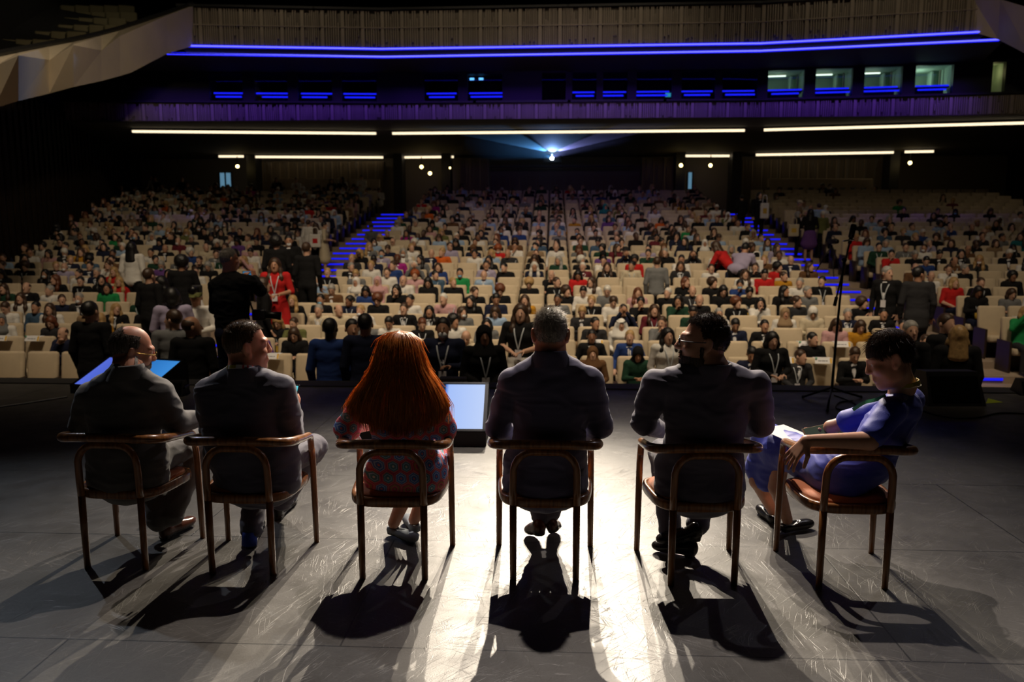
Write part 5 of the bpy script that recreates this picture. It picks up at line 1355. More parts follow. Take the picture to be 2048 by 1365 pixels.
def standing_body(arms='down', dress='suit', yaw=0, pitch=0, bend=0.0, skirt=None):
    """standing figure 1.75 tall facing +y"""
    b = Body(); sx = v3(1, 0, 0)
    HIP = v3(0, -0.02 - bend * 0.25, 0.93); W = v3(0, 0.0, 1.10); CH = v3(0, 0.02, 1.30); N = v3(0, 0.0, 1.475)
    if bend:
        a = bend
        def rot(p): d = p - HIP; return HIP + v3(d[0], d[1] * cos(a) + d[2] * sin(a), -d[1] * sin(a) + d[2] * cos(a))
        W, CH, N = rot(W), rot(CH), rot(N)
    up = (N - CH) / np.linalg.norm(N - CH)
    SL = N - sx * 0.185 - up * 0.05; SR = N + sx * 0.185 - up * 0.05
    hd = Head(N + up * 0.13 + v3(0, 0.03, 0), yaw, pitch + bend * 40, 0, 1.03)
    w = 1.0 if dress != 'dress' else 0.88
    b.cap(HIP, W, 0.185 * w, 0.165 * w, 1, 0.04, 0.66, sx); b.cap(W, CH, 0.165 * w, 0.185 * w, 1, 0.04, 0.64, sx); b.cap(CH, N - up * 0.09, 0.185 * w, 0.165 * w, 1, 0.04, 0.58, sx); b.cap(SL, SR, 0.066, 0.066, 1, 0.05)
    b.cap(N - up * 0.06, hd.p(0, -0.02, -0.06), 0.060, 0.055, 0, 0.012); simple_head(b, hd)
    if dress in ('suit', 'tie'):
        b.cap(HIP, HIP - v3(0, 0, 0.16), 0.188, 0.195, 1, 0.03, 0.70, sx)
        for t in np.linspace(0, 1, 15):
            c = lerp(N + v3(0, 0.075, -0.045), CH + v3(0, 0.125, -0.16), t); b.ell(c, (0.052 * (1 - t) + 0.014, 0.018, 0.035), None, 3, 0.004)
        if dress == 'tie': b.cap(N + v3(0, 0.085, -0.06), CH + v3(0, 0.140, -0.16), 0.011, 0.018, 4, 0.003)
    if arms == 'down': E = (SL + v3(-0.06, -0.03, -0.29), SR + v3(0.06, -0.03, -0.29)); H = (SL + v3(-0.05, 0.06, -0.55), SR + v3(0.05, 0.06, -0.55))
    elif arms == 'clasp': E = (SL + v3(-0.06, -0.01, -0.28), SR + v3(0.06, -0.01, -0.28)); H = (v3(-0.02, 0.20, 0.98), v3(0.02, 0.21, 1.00))
    elif arms == 'hold': E = (SL + v3(-0.07, 0.02, -0.27), SR + v3(0.06, -0.02, -0.28)); H = (v3(-0.08, 0.24, 1.20), v3(0.22, 0.12, 0.92))
    elif arms == 'photo': E = (SL + v3(-0.08, 0.14, -0.20), SR + v3(0.09, 0.16, -0.16)); H = (hd.p(-0.06, 0.27, -0.02), hd.p(0.07, 0.27, -0.02))
    elif arms == 'reach': E = (SL + v3(-0.05, 0.12, -0.25), SR + v3(0.05, 0.12, -0.25)); H = (SL + v3(-0.03, 0.25, -0.48), SR + v3(0.03, 0.25, -0.48))
    else: E = (SL + v3(-0.08, 0.02, -0.27), SR + v3(0.08, 0.02, -0.27)); H = (v3(-0.08, 0.25, 1.12), v3(0.08, 0.25, 1.12))
    sh = dress in ('short', 'dress')
    for S, Q, T in ((SL, E[0], H[0]), (SR, E[1], H[1])):
        b.cap(S, Q, 0.068, 0.055, 1, 0.02); b.cap(Q, lerp(Q, T, 0.92), 0.042 if sh else 0.052, 0.030 if sh else 0.039, 0 if sh else 1, 0.012)
        d = (T - Q) / np.linalg.norm(T - Q); hand(b, T - d * 0.02, T + d * 0.05, (0, 0.4, -0.9) if abs(d[2]) < 0.8 else (0.3, 0.9, 0), curl=(0.4, 0.45, 0.5, 0.5))
    if skirt:
        b.cap(HIP, v3(0, 0.0, skirt), 0.20, 0.27, 2, 0.03, 0.75, sx)
    for q in (-1, 1):
        K = v3(q * 0.10, 0.02, 0.50); A_ = v3(q * 0.11, -0.01, 0.09); m = 0 if skirt else 2; f = 0.62 if skirt else 1
        b.cap(HIP + v3(q * 0.09, 0, -0.04), K, 0.098, 0.066 * (0.8 if skirt else 1), 2 if not skirt else 0, 0.03); b.cap(K, A_, 0.066 * (0.8 if skirt else 1), 0.050 * (0.75 if skirt else 1), m, 0.02)
        b.cap(A_ + v3(0, -0.03, -0.05), A_ + v3(0, 0.15, -0.055), 0.040, 0.035, 5, 0.01)
    return b, hd

def hair_body(kind):
    b = Body(); I = np.eye(3)
    def e(c, r, k=0.02, op=1, m=0): b.ell(c, r, None, m, k, op)
    if kind == 'short': e((0, -0.018, 0.043), (0.083, 0.101, 0.098)); e((0, 0.105, -0.035), (0.10, 0.085, 0.115), 0.02, -1); e((0, 0.03, -0.15), (0.2, 0.13, 0.145), 0.02, -1)
    elif kind == 'bald': e((0, -0.020, 0.035), (0.082, 0.098, 0.085)); e((0, 0.09, 0.0), (0.11, 0.09, 0.15), 0.02, -1); e((0, 0.035, 0.145), (0.09, 0.115, 0.085), 0.02, -1); e((0, 0.0, -0.16), (0.2, 0.16, 0.13), 0.02, -1)
    elif kind == 'curly': e((0, -0.03, 0.05), (0.120, 0.125, 0.118)); e((0, 0.125, -0.03), (0.085, 0.085, 0.105), 0.03, -1)
    elif kind in ('long', 'bob', 'tied'):
        e((0, -0.016, 0.042), (0.090, 0.104, 0.098))
        if kind == 'long':
            for q in (-1, 1): b.chain([(q * 0.070, -0.01, 0.03), (q * 0.085, 0.0, -0.08), (q * 0.10, 0.035, -0.20), (q * 0.095, 0.065, -0.30)], [0.03, 0.035, 0.040, 0.022], 0, 0.04)
            b.cap((0, -0.07, 0.0), (0, -0.085, -0.24), 0.085, 0.11, 0, 0.04, 0.45)
        elif kind == 'bob':
            for q in (-1, 1): b.chain([(q * 0.072, -0.01, 0.03), (q * 0.086, 0.0, -0.06), (q * 0.080, 0.02, -0.125)], [0.032, 0.036, 0.022], 0, 0.04)
            b.cap((0, -0.06, 0.0), (0, -0.065, -0.09), 0.085, 0.075, 0, 0.04, 0.6)
        else: e((0, -0.125, 0.03), (0.045, 0.045, 0.05), 0.015); e((0, 0.0, -0.16), (0.2, 0.17, 0.12), 0.02, -1)
        e((0, 0.110, -0.040), (0.060, 0.075, 0.115), 0.02, -1)
    elif kind in ('hijab', 'ghutra'):
        e((0, -0.012, 0.030), (0.094, 0.113, 0.112)); b.cap((0, 0.0, -0.04), (0, 0.0, -0.20), 0.085, 0.165, 0, 0.05, 0.8)
        e((0, 0.115, -0.018), (0.056, 0.075, 0.082), 0.012, -1)
        if kind == 'ghutra':
            for q in (-1, 1): b.cap((q * 0.09, -0.02, 0.02), (q * 0.15, -0.02, -0.22), 0.03, 0.06, 0, 0.05)
            pts = [(0.092 * cos(a), -0.012 + 0.110 * sin(a), 0.085 - 0.02 * sin(a)) for a in np.linspace(0, 2 * pi, 15)]
            b.chain(pts, [0.009] * 15, 1, 0.002)
    elif kind == 'cap':
        e((0, -0.010, 0.075), (0.095, 0.118, 0.062)); e((0, 0.085, 0.055), (0.075, 0.055, 0.012), 0.02); e((0, -0.02, 0.02), (0.083, 0.098, 0.06), 0.01, 1, 1); e((0, 0.10, -0.04), (0.1, 0.085, 0.085), 0.01, -1)
    return b
HAIR_ME = {}
for kd in ('short', 'bald', 'curly', 'long', 'bob', 'tied', 'hijab', 'ghutra', 'cap'):
    V, F, VM = hair_body(kd).mesh(0.0105, 1)
    if kd in ('curly', 'short', 'long', 'bob', 'tied'):
        N_ = vnormals(V, F); sc = (28, 28, 28) if kd == 'curly' else (40, 40, 14)
        V = V + N_ * np.array([fold(p, sc, 1.7) for p in V])[:, None] * (0.009 if kd == 'curly' else 0.004)
    HAIR_ME[kd] = np_mesh('hair', V, F, VM[F[:, 0]])
    HAIR_ME[kd].materials.append(HAIRM['brown']); HAIR_ME[kd].materials.append(M_BLACK)
_m = Body(); _m.ell((0, 0.075, -0.055), (0.046, 0.040, 0.042), None, 0, 0.02); _m.ell((0, 0.03, -0.06), (0.06, 0.045, 0.03), None, 0, 0.03)
V, F, VM = _m.mesh(0.010, 1); MASK_ME = np_mesh('face_mask', V, F); MASK_ME.materials.append(M_MASK)
def lanyard_mesh(name, n, c, y1):
    q = MB()
    for s in (-1, 1):
        pts = [(s * 0.068, n[1] - 0.01, n[2] - 0.005), (s * 0.068, n[1] + 0.095, n[2] - 0.05), (s * 0.046, c[1] + y1 + 0.016, c[2] + 0.02), (0.0, c[1] + y1 + 0.018, c[2] - 0.17)]
        P = spline(pts, 4); vs = []
        for p in P: vs += [(p.x - 0.008, p.y, p.z), (p.x + 0.008, p.y, p.z), (p.x + 0.008, p.y - 0.006, p.z), (p.x - 0.008, p.y - 0.006, p.z)]
        q.add(vs, [(i * 4 + j, i * 4 + (j + 1) % 4, i * 4 + 4 + (j + 1) % 4, i * 4 + 4 + j) for i in range(len(P) - 1) for j in range(4)])
    q.box((0, c[1] + y1 + 0.012, c[2] - 0.235), (0.09, 0.006, 0.13), None, 1)
    me = bpy.data.meshes.new(name); me.from_pydata([tuple(v) for v in q.v], [], q.f)
    me.materials.append(M_STRAP); me.materials.append(M_BADGE); me.polygons.foreach_set('material_index', np.array(q.m, np.int32)); me.update()
    return me
LAN_SIT = lanyard_mesh('lanyard', (0, 0.02, 1.05), (0, 0.0, 0.90), 0.125)
LAN_STD = lanyard_mesh('lanyard', (0, 0.0, 1.475), (0, 0.02, 1.30), 0.125)

SIT = {}
for nm, kw in {'plain_lap': dict(), 'plain_left': dict(yaw=38, turn=0.12), 'plain_right': dict(yaw=-35, turn=-0.1, arms='rest'), 'plain_phone': dict(pitch=28, arms='phone', slouch=0.03), 'short_phone': dict(pitch=24, arms='phone', dress='short', yaw=8),
               'plain_cross': dict(arms='cross', pitch=-4), 'plain_chin': dict(arms='chin', yaw=-14, pitch=6, slouch=0.04), 'short_lap': dict(dress='short', yaw=12, crossed=True), 'collar_lap': dict(dress='collar', arms='rest', yaw=-8),
               'suit_lap': dict(dress='suit', arms='rest'), 'suit_left': dict(dress='suit', yaw=35, lean=-0.05), 'suit_phone': dict(dress='suit', arms='phone', pitch=30, slouch=0.05), 'tie_lap': dict(dress='tie', arms='rest', yaw=-6), 'plain_lean': dict(lean=0.12, yaw=-25, arms='rest', slouch=0.02), 'plain_camera': dict(arms='camera')}.items():
    bd, hd = seated_body(**kw); V, F, VM = bd.mesh(0.0105, 1)
    N_ = vnormals(V, F); V = V + N_ * (np.array([fold(p, (10, 10, 16), 2.2) for p in V]) * 0.0035 * (VM == 1))[:, None]
    me = np_mesh('person', V, F, VM[F[:, 0]])
    for m in (SKINM[0], TOPM['black'], TOPM['navy'], M_WHITE, M_TIE, M_SHOE, M_FEAT, LIPS): me.materials.append(m)
    SIT[nm] = (me, hd)
STD = {}
for nm, kw in {'suit_down': dict(), 'tie_hold': dict(dress='tie', arms='hold'), 'plain_down': dict(dress='plain'), 'plain_clasp': dict(dress='plain', arms='clasp'), 'short_front': dict(dress='short', arms='front', yaw=-12), 'plain_front': dict(dress='plain', arms='front', pitch=12),
               'plain_photo': dict(dress='plain', arms='photo'), 'suit_left': dict(yaw=60), 'suit_right': dict(yaw=-60), 'dress': dict(dress='dress', arms='front', skirt=0.50), 'skirt': dict(dress='short', arms='front', skirt=0.62, yaw=10), 'bend': dict(dress='plain', arms='reach', bend=0.70), 'suit_front': dict(dress='suit', arms='front', pitch=8)}.items():
    bd, hd = standing_body(**kw); V, F, VM = bd.mesh(0.0105, 1)
    N_ = vnormals(V, F); V = V + N_ * (np.array([fold(p, (8, 8, 13), 4.1) for p in V]) * 0.0035 * ((VM == 1) | (VM == 2)))[:, None]
    me = np_mesh('person', V, F, VM[F[:, 0]])
    for m in (SKINM[0], TOPM['black'], TOPM['navy'], M_WHITE, M_TIE, M_SHOE, M_FEAT, LIPS): me.materials.append(m)
    STD[nm] = (me, hd)

def set_mat(o, i, m):
    o.material_slots[i].link = 'OBJECT'; o.material_slots[i].material = m

def make_person(base, loc, rz, scale, skin, top, trousers, hair, hcol, label, group, mask=None, lan=None, lanme=None, shirt=None, tie=None):
    me, hd = base
    o = bpy.data.objects.new('person', me); COL.objects.link(o)
    o.location = loc; o.rotation_euler = (0, 0, rz); o.scale = (scale,) * 3
    set_mat(o, 0, skin); set_mat(o, 1, top); set_mat(o, 2, trousers)
    if shirt: set_mat(o, 3, shirt)
    if tie: set_mat(o, 4, tie)
    tag(o, label, 'person', group)
    rot = Matrix([list(r) for r in hd.R]).to_euler()
    if hair:
        h = bpy.data.objects.new('headscarf' if hair in ('hijab', 'ghutra') else 'cap' if hair == 'cap' else 'hair', HAIR_ME[hair]); COL.objects.link(h); h.parent = o
        h.location = hd.c; h.rotation_euler = rot; h.scale = (hd.k,) * 3; set_mat(h, 0, hcol)
        if hair == 'cap': set_mat(h, 1, HAIRM['grey'])
    if mask:
        h = bpy.data.objects.new('face_mask', MASK_ME); COL.objects.link(h); h.parent = o; h.location = hd.c; h.rotation_euler = rot; h.scale = (hd.k,) * 3; set_mat(h, 0, mask)
    if lan:
        h = bpy.data.objects.new('lanyard', lanme); COL.objects.link(h); h.parent = o; set_mat(h, 1, lan)
    return o

# what the photograph shows where: head x, head y, top, hair, hair colour, skin, pose, extras (m mask, l lanyard)
LIST = '''10 572 dark green;long;brown;0;plain_lap|56 582 black;bald;brown;0;suit_lap|100 585 white;short;grey;0;plain_right;l|113 568 black;long;auburn;0;plain_right|164 565 black;short;black;0;short_lap;l|205 567 black;long;black;0;plain_left|216 582 green;bob;black;1;short_lap
39 605 white;long;brown;0;plain_lap|18 617 white;short;brown;0;plain_phone|92 617 white;long;brown;0;plain_lap|137 616 navy;short;brown;0;plain_left|160 598 dark grey;short;grey;0;suit_lap;mw|6 643 white;hijab;grey;1;plain_left|94 652 dark grey;bob;auburn;0;plain_phone|132 645 navy;bald;brown;0;plain_chin;l|208 629 mustard;long;blond;0;plain_right|227 624 black;long;blond;0;suit_left;l|88 600 denim;short;black;1;plain_lap|230 561 red;long;blond;0;plain_lap|160 551 white;short;black;0;plain_right
281 592 dark green;short;blond;0;plain_lap;l|381 612 white;short;black;1;tie_lap|356 580 tan;short;black;0;suit_left|576 581 black;long;blond;0;collar_lap|551 595 red;long;brown;0;plain_left|606 597 black;bob;black;0;plain_phone;l|625 584 light blue;short;white;0;plain_lap;mw|609 571 black;short;black;1;plain_lap;mb|655 568 brown;short;grey;0;suit_phone;l|688 587 navy;tied;black;2;plain_right;l|733 583 blue;long;black;1;plain_phone|756 570 pink;hijab;pink;1;plain_lap|720 565 white;hijab;white;1;plain_lap;l|559 628 black;long;blond;0;plain_phone;l|588 629 olive;short;brown;0;plain_chin
667 618 cream;bald;brown;0;plain_left|723 608 white;short;blond;0;plain_lean;mw|737 620 grey;tied;blond;0;plain_lap|757 600 black;curly;auburn;0;plain_phone|639 639 cream;short;grey;0;suit_lap;l|591 666 black;long;brown;0;plain_phone|545 655 purple;short;black;1;plain_lean|763 645 white;short;black;1;plain_phone|795 581 black;bob;black;0;plain_chin|808 570 white;bald;grey;0;plain_lap;l|857 573 black;long;black;0;plain_phone|907 570 black;short;blond;0;plain_left|950 573 black;tied;brown;0;plain_left|1000 580 black;curly;auburn;0;plain_phone|820 597 white;short;black;1;plain_right|902 594 pink;short;white;0;plain_lean;l
942 607 black;long;black;0;plain_right|992 600 navy;short;black;1;short_phone|809 618 black;short;brown;0;tie_lap;l|855 621 black;long;black;1;suit_lap;l|924 628 grey;bob;brown;0;plain_left;mw|968 639 grey;bob;black;0;plain_lap|992 638 light blue;long;brown;0;plain_phone|835 644 black;short;auburn;0;short_phone;l|908 647 white;curly;black;1;plain_left|947 676 cream;bald;blond;0;plain_phone|1059 568 black;curly;blond;0;plain_phone|1113 571 black;short;brown;0;plain_left;l|1050 602 mustard;long;brown;0;plain_lap|1116 597 grey;short;black;2;tie_lap|1135 587 black;curly;brown;0;plain_left|1096 613 dark grey;short;brown;0;plain_phone|1167 586 white;short;black;0;plain_phone
1183 573 white;long;brown;0;plain_right|1209 587 grey;short;white;0;plain_phone|1183 599 black;tied;blond;0;collar_lap;l|1225 607 white;tied;brown;0;plain_phone|1275 584 pink;long;auburn;0;plain_lap|1273 610 black;tied;black;1;plain_chin|1162 624 dark grey;short;blond;0;suit_phone;l|1246 620 navy;short;black;1;plain_camera|1184 644 dark grey;short;black;1;suit_left|1242 647 white;ghutra;white;1;plain_lap;l|1259 665 blue;short;blond;0;tie_lap|1183 676 black;short;black;2;suit_lap|1185 718 brown;hijab;brown;0;plain_lap|1275 726 dark green;hijab;black;1;plain_phone
1317 573 black;long;black;0;plain_lap;l|1335 584 black;short;white;0;plain_right|1364 570 black;bob;auburn;0;plain_left|1377 579 dark grey;bald;brown;0;plain_lap;l|1417 576 black;curly;brown;0;plain_left|1444 590 black;long;black;0;plain_phone|1469 574 blue;tied;black;1;plain_chin;mb|1491 587 black;tied;black;0;plain_phone;l|1517 608 white;bob;black;0;plain_chin;l|1473 603 black;curly;auburn;0;plain_left;l|1436 613 white;short;grey;0;plain_lap|1399 603 black;bald;grey;0;plain_cross|1355 600 dark green;bob;black;1;plain_chin;l|1307 621 maroon;long;brown;0;plain_lap;l|1323 644 grey;short;brown;0;plain_chin
1470 645 navy;short;black;1;suit_phone;l|1527 652 black;short;black;1;tie_lap;r|1502 689 navy;short;black;1;suit_phone|1386 624 dark green;short;black;1;plain_phone|1567 590 black;long;black;1;plain_left|1598 574 white;short;grey;0;plain_right|1615 590 grey;short;grey;0;plain_left|1639 573 black;short;black;0;plain_right;l|1592 607 dark grey;tied;brown;0;plain_left|1569 626 white;hijab;tan;1;plain_lap|1624 632 cream;hijab;white;1;plain_phone;l|1694 615 navy;short;grey;0;suit_lap;l|1723 615 black;curly;brown;0;plain_left|1674 647 pink;long;brown;0;plain_phone|1718 658 mustard;long;brown;0;plain_phone;l|1624 674 black;short;black;0;plain_left
1605 708 dark grey;short;brown;0;suit_left;l|1705 710 black;short;brown;0;suit_phone|1790 612 black;short;black;1;suit_lap|1906 556 red;bob;blond;0;short_lap|1960 570 black;short;brown;0;suit_lap;l|2020 590 grey;bob;brown;0;short_phone|1829 631 light blue;short;black;0;collar_lap|1868 657 dark grey;short;brown;0;plain_lap|1956 708 black;bob;brown;0;plain_phone
787 532 blue;short;brown;0;plain_right|831 552 pink;curly;red;0;plain_lap|871 550 denim;short;black;0;plain_left;l|920 549 green;short;black;1;plain_lap;mb|968 549 light blue;bald;grey;0;suit_lap|950 509 white;tied;black;1;plain_lap|996 501 red;curly;red;0;plain_phone;mw|872 509 navy;bald;brown;0;suit_lap|885 502 orange;short;blond;0;plain_right|963 479 white;short;black;2;plain_lap|775 549 white;short;brown;0;plain_lap|808 467 magenta;long;black;1;plain_lap|1112 496 white;bald;brown;0;tie_lap|1151 477 white;short;black;1;plain_lap;mk|1089 443 light blue;bald;grey;0;plain_lap|1157 553 red;long;black;1;plain_phone|1273 514 red;curly;black;2;plain_lap;mk
1206 520 white;short;black;0;plain_chin|1226 496 maroon;long;brown;0;plain_left|1223 477 light blue;short;brown;0;plain_lap|1198 421 teal;hijab;teal;1;plain_lap|1213 443 purple;bob;black;0;plain_lap|1103 546 black;bald;white;0;plain_chin|1421 524 white;short;brown;0;plain_lap|1495 553 white;long;brown;0;plain_lap;l|1469 524 navy;bald;grey;0;plain_phone|1528 542 red;short;black;0;plain_phone|1296 499 lilac;short;black;0;plain_right|1361 515 white;short;black;1;plain_chin|1470 449 white;short;black;1;plain_lap|1567 559 mustard;short;brown;0;plain_left|1555 530 red;curly;black;0;plain_left|1581 524 navy;bald;grey;0;suit_lap|1617 537 brown;long;brown;0;plain_left|1726 471 white;long;auburn;0;plain_phone
1778 492 light blue;short;grey;0;plain_lap|1757 502 dark green;short;black;0;plain_lap;l|1741 492 light blue;bob;brown;0;plain_left|1826 530 brown;bald;brown;0;suit_phone|1861 542 white;bald;brown;0;plain_phone;l|1851 512 blue;short;black;0;plain_phone;l|1810 495 grey;short;brown;0;plain_lap;l|1895 530 white;short;brown;0;plain_chin|1924 530 black;short;grey;0;plain_left|2025 547 black;curly;black;2;plain_lap|1900 449 blue;bald;brown;0;plain_left
232 481 green;short;black;0;short_lap|66 500 white;short;brown;1;plain_left|92 540 black;long;black;1;plain_lap;mw|129 530 lilac;bald;grey;0;plain_lap;mw|125 553 black;short;blond;0;suit_left|230 550 red;long;blond;0;plain_lap|216 536 white;tied;brown;0;plain_chin|155 511 mustard;long;brown;0;plain_lap|229 503 black;short;black;2;plain_lap|181 526 navy;short;black;0;suit_lap|100 500 pink;bob;black;0;plain_chin|303 504 white;short;black;1;plain_lap;l|331 501 black;bald;black;1;suit_lap|382 501 blue;curly;white;0;plain_left|413 502 cream;bald;grey;0;plain_left|325 449 light blue;short;black;0;plain_lap|504 512 white;short;black;0;plain_phone|429 505 grey;short;brown;0;suit_left|499 495 pink;bald;grey;0;plain_lap
698 536 black;short;grey;0;suit_right|645 547 black;short;blond;0;plain_lap;l|713 542 grey;short;blond;0;plain_phone|743 547 white;tied;blond;0;plain_lap'''
LIST = LIST.replace('suit_right', 'suit_left')
OCC = {}
HEADZ = 1.12
hp = [proj((s[3], s[4] - 0.06, s[5] + HEADZ)) for s in SEATS]
for ent in [e for ln in LIST.split('\n') for e in ln.split('|')]:
    f = ent.split(';'); x, y, top = f[0].split(' ', 2); x, y = float(x), float(y)
    best = min((k for k in range(len(SEATS)) if k not in OCC), key=lambda k: (hp[k][0] - x) ** 2 + 2.2 * (hp[k][1] - y) ** 2)
    OCC[best] = (top, f[1], f[2], int(f[3]), f[4], f[5] if len(f) > 5 else '', True, x)
rr = random.Random(23)
listed = [(hp[k][0], hp[k][1]) for k in OCC]
NROW_LISTED = 8
for k, s in enumerate(SEATS):
    if k in OCC: continue
    i, b = s[0], s[1]
    if i < NROW_LISTED and b == 1: p = 0.06
    elif i < NROW_LISTED: p = (0.30 if i > 2 else 0.05) if b == 0 else 0.25
    else: p = (0.80, 0.76, 0.58 if i < 18 else 0.14)[b]
    if i < 2: p = 0
    if rr.random() < p:
        top = rr.choices(list(TOPS), [40, 15, 9, 6, 17, 5, 7, 2, 0.8, 3, 1.4, 2, 1.3, 2, 4, 3, 2, 4, 0.6, 1, 0.6, 1, 1.5])[0]
        hair = rr.choices(['short', 'bald', 'long', 'bob', 'tied', 'curly', 'hijab'], [34, 7, 26, 12, 10, 8, 3])[0]
        hc = rr.choices(['black', 'brown', 'auburn', 'blond', 'grey', 'white'], [34, 32, 7, 14, 9, 4])[0]
        ex = rr.choices(['', 'mw', 'mb', 'l'], [40, 9, 4, 47])[0]
        OCC[k] = (top, hair, hc, rr.choices([0, 1, 2, 3], [62, 24, 10, 4])[0], rr.choice(list(SIT)), ex, False, 0)

# people on their feet: head-top x, y, distance, pose, turn (0 faces the stage, 180 seen from behind), top, trousers, hair, hair colour, skin, extras, label
STAND = [
    (180, 603, 10.3, 'plain_down', 172, 'black', 'black', 'short', 'black', 0, '', 'person in black pullover standing seen from behind, left of the blue screen by the stage'),
    (345, 620, 10.7, 'suit_left', 200, 'grey', 'dark grey', 'short', 'brown', 0, '', 'person in light grey jacket standing seen from behind beside the left floor screen'),
    (383, 633, 10.1, 'suit_right', 185, 'black', 'black', 'bald', 'brown', 1, '', 'person in black suit, cropped head, seen from behind right of the left floor screen'),
    (388, 521, 13.2, 'plain_front', 8, 'white', 'brown', 'cap', 'olive', 1, '', 'person in flat cap and white shirt with camera hanging, on the left aisle'),
    (549, 516, 15.2, 'dress', 10, 'red', 'red', 'long', 'brown', 1, 'l', 'person in red dress standing in the left aisle'),
    (613, 485, 16.9, 'plain_down', 175, 'black', 'black', 'short', 'brown', 0, '', 'person in black shirt seen from behind beside a tripod on the left stairs'),
    (552, 473, 17.6, 'plain_down', 190, 'black', 'black', 'curly', 'black', 0, '', 'curly headed person in black seen from behind, left of the left stairs'),
    (525, 523, 14.6, 'plain_down', 120, 'black', 'black', 'bob', 'brown', 0, '', 'person in black beside the red dress in the left aisle'),
    (577, 470, 19.0, 'suit_front', 20, 'black', 'black', 'short', 'black', 1, 'mw', 'person in dark jacket and cream top facing the stage on the left stairs'),
    (617, 440, 24.8, 'plain_down', 170, 'white', 'dark grey', 'short', 'brown', 0, '', 'person in white shirt seen from behind, left of three standing by the left stairs'),
    (632, 446, 24.4, 'plain_down', 165, 'white', 'black', 'long', 'brown', 0, '', 'person in white top with printed bag, middle of three standing by the left stairs'),
    (649, 444, 24.2, 'dress', 100, 'cream', 'cream', 'short', 'black', 0, 'mw', 'person in long cream coat and mask, right of three standing by the left stairs'),
    (660, 637, 10.25, 'suit_down', 178, 'blue', 'navy', 'short', 'black', 3, '', 'person in blue suit seen from behind, standing directly before the stage edge'),
    (730, 628, 10.05, 'suit_down', 186, 'navy', 'black', 'short', 'black', 1, '', 'person in black suit seen from behind, half hidden by the copper hair'),
    (704, 639, 10.7, 'suit_down', 25, 'navy', 'black', 'short', 'black', 1, '', 'person in dark suit facing the stage between the blue suit and black suit'),
    (886, 636, 10.3, 'tie_hold', 2, 'navy', 'navy', 'short', 'black', 1, 'mwl', 'person in dark suit and white mask standing before the stage, hand raised'),
    (968, 651, 10.15, 'plain_clasp', 12, 'black', 'black', 'hijab', 'black', 2, 'l', 'person in black headscarf and robe with badge, hands clasped before the stage'),
    (1041, 608, 12.0, 'skirt', 350, 'black', 'white', 'long', 'brown', 0, 'l', 'person in black top and white skirt with long brown hair standing before the front row'),
    (1336, 656, 11.7, 'plain_down', 10, 'white', 'black', 'long', 'black', 0, 'l', 'person with long dark hair in white blouse standing before the middle front row'),
    (1545, 664, 11.4, 'plain_front', 8, 'black', 'black', 'bob', 'black', 0, 'l', 'person in black cardigan with yellow lanyard, hand at mouth, before the front row'),
    (1776, 533, 15.9, 'suit_left', 320, 'black', 'black', 'short', 'grey', 0, 'l', 'grey haired person in black suit with lanyard standing on the right stairs'),
    (1839, 534, 15.3, 'suit_right', 165, 'dark grey', 'black', 'short', 'black', 1, '', 'person in dark grey suit seen from behind on the right stairs'),
    (1895, 628, 11.0, 'tie_hold', 20, 'black', 'black', 'short', 'brown', 0, '', 'person in black suit and blue tie facing the stage at right'),
    (1918, 651, 10.5, 'plain_down', 165, 'black', 'black', 'long', 'blond', 0, '', 'blond person in black seen from behind, talking at right before the stage'),
    (1823, 642, 10.9, 'suit_left', 300, 'black', 'black', 'short', 'grey', 0, '', 'grey haired person in black suit standing behind the person in blue dress'),
    (1432, 484, 20.4, 'bend', 235, 'red', 'red', 'long', 'brown', 0, '', 'person in red jacket bending over the seats in the middle block'),
    (1314, 514, 18.0, 'plain_down', 175, 'grey', 'dark grey', 'short', 'brown', 0, '', 'person in pale grey shirt standing with back turned among middle block seats'),
    (1491, 488, 20.0, 'bend', 150, 'lilac', 'dark grey', 'short', 'black', 1, '', 'person in lilac grey shirt leaning down near the right stairs'),
    (1520, 384, 29.6, 'suit_down', 10, 'black', 'black', 'bob', 'black', 0, '', 'person in black with white bag descending the right stairs'),
    (1484, 390, 30.8, 'suit_down', 190, 'black', 'black', 'short', 'black', 0, '', 'person in black climbing near the top of the right stairs'),
    (1600, 401, 29.5, 'plain_front', 60, 'tan', 'black', 'cap', 'cream', 0, '', 'person in pale hat and tan top in a group by the right stairs'),
    (1597, 423, 26.9, 'short_front', 80, 'black', 'black', 'bob', 'grey', 0, '', 'person in black with cream tote bag on the right stairs'),
    (1621, 418, 26.3, 'skirt', 185, 'black', 'purple', 'long', 'black', 0, '', 'person in black top and purple skirt seen from behind on right stairs'),
    (1646, 422, 26.4, 'plain_front', 200, 'olive', 'black', 'short', 'white', 0, '', 'white haired person in mottled jacket seen from behind on right stairs'),
    (1638, 407, 28.5, 'plain_down', 190, 'light blue', 'dark grey', 'short', 'brown', 0, '', 'person in light blue shirt seen from behind above the right stairs'),
    (298, 537, 14.4, 'plain_down', 160, 'black', 'black', 'short', 'brown', 0, '', 'person in black seen from behind, left one of a pair by the left block'),
    (319, 525, 14.8, 'suit_front', 330, 'black', 'black', 'long', 'black', 0, 'l', 'person in black suit with lanyard, right one of a pair by the left block'),
    (363, 513, 15.6, 'plain_front', 190, 'black', 'black', 'curly', 'black', 1, '', 'curly headed person in black behind the flat cap in left aisle'),
    (343, 576, 12.3, 'plain_front', 205, 'lilac', 'white', 'bob', 'black', 0, '', 'person in pale striped shirt seen from behind gesturing before the left block'),
    (263, 484, 18.2, 'plain_down', 175, 'white', 'black', 'long', 'black', 0, '', 'person in white shirt with long black hair standing among left block seats'),
]
STANDG = []
CAP_OLIVE = TOPM['olive']
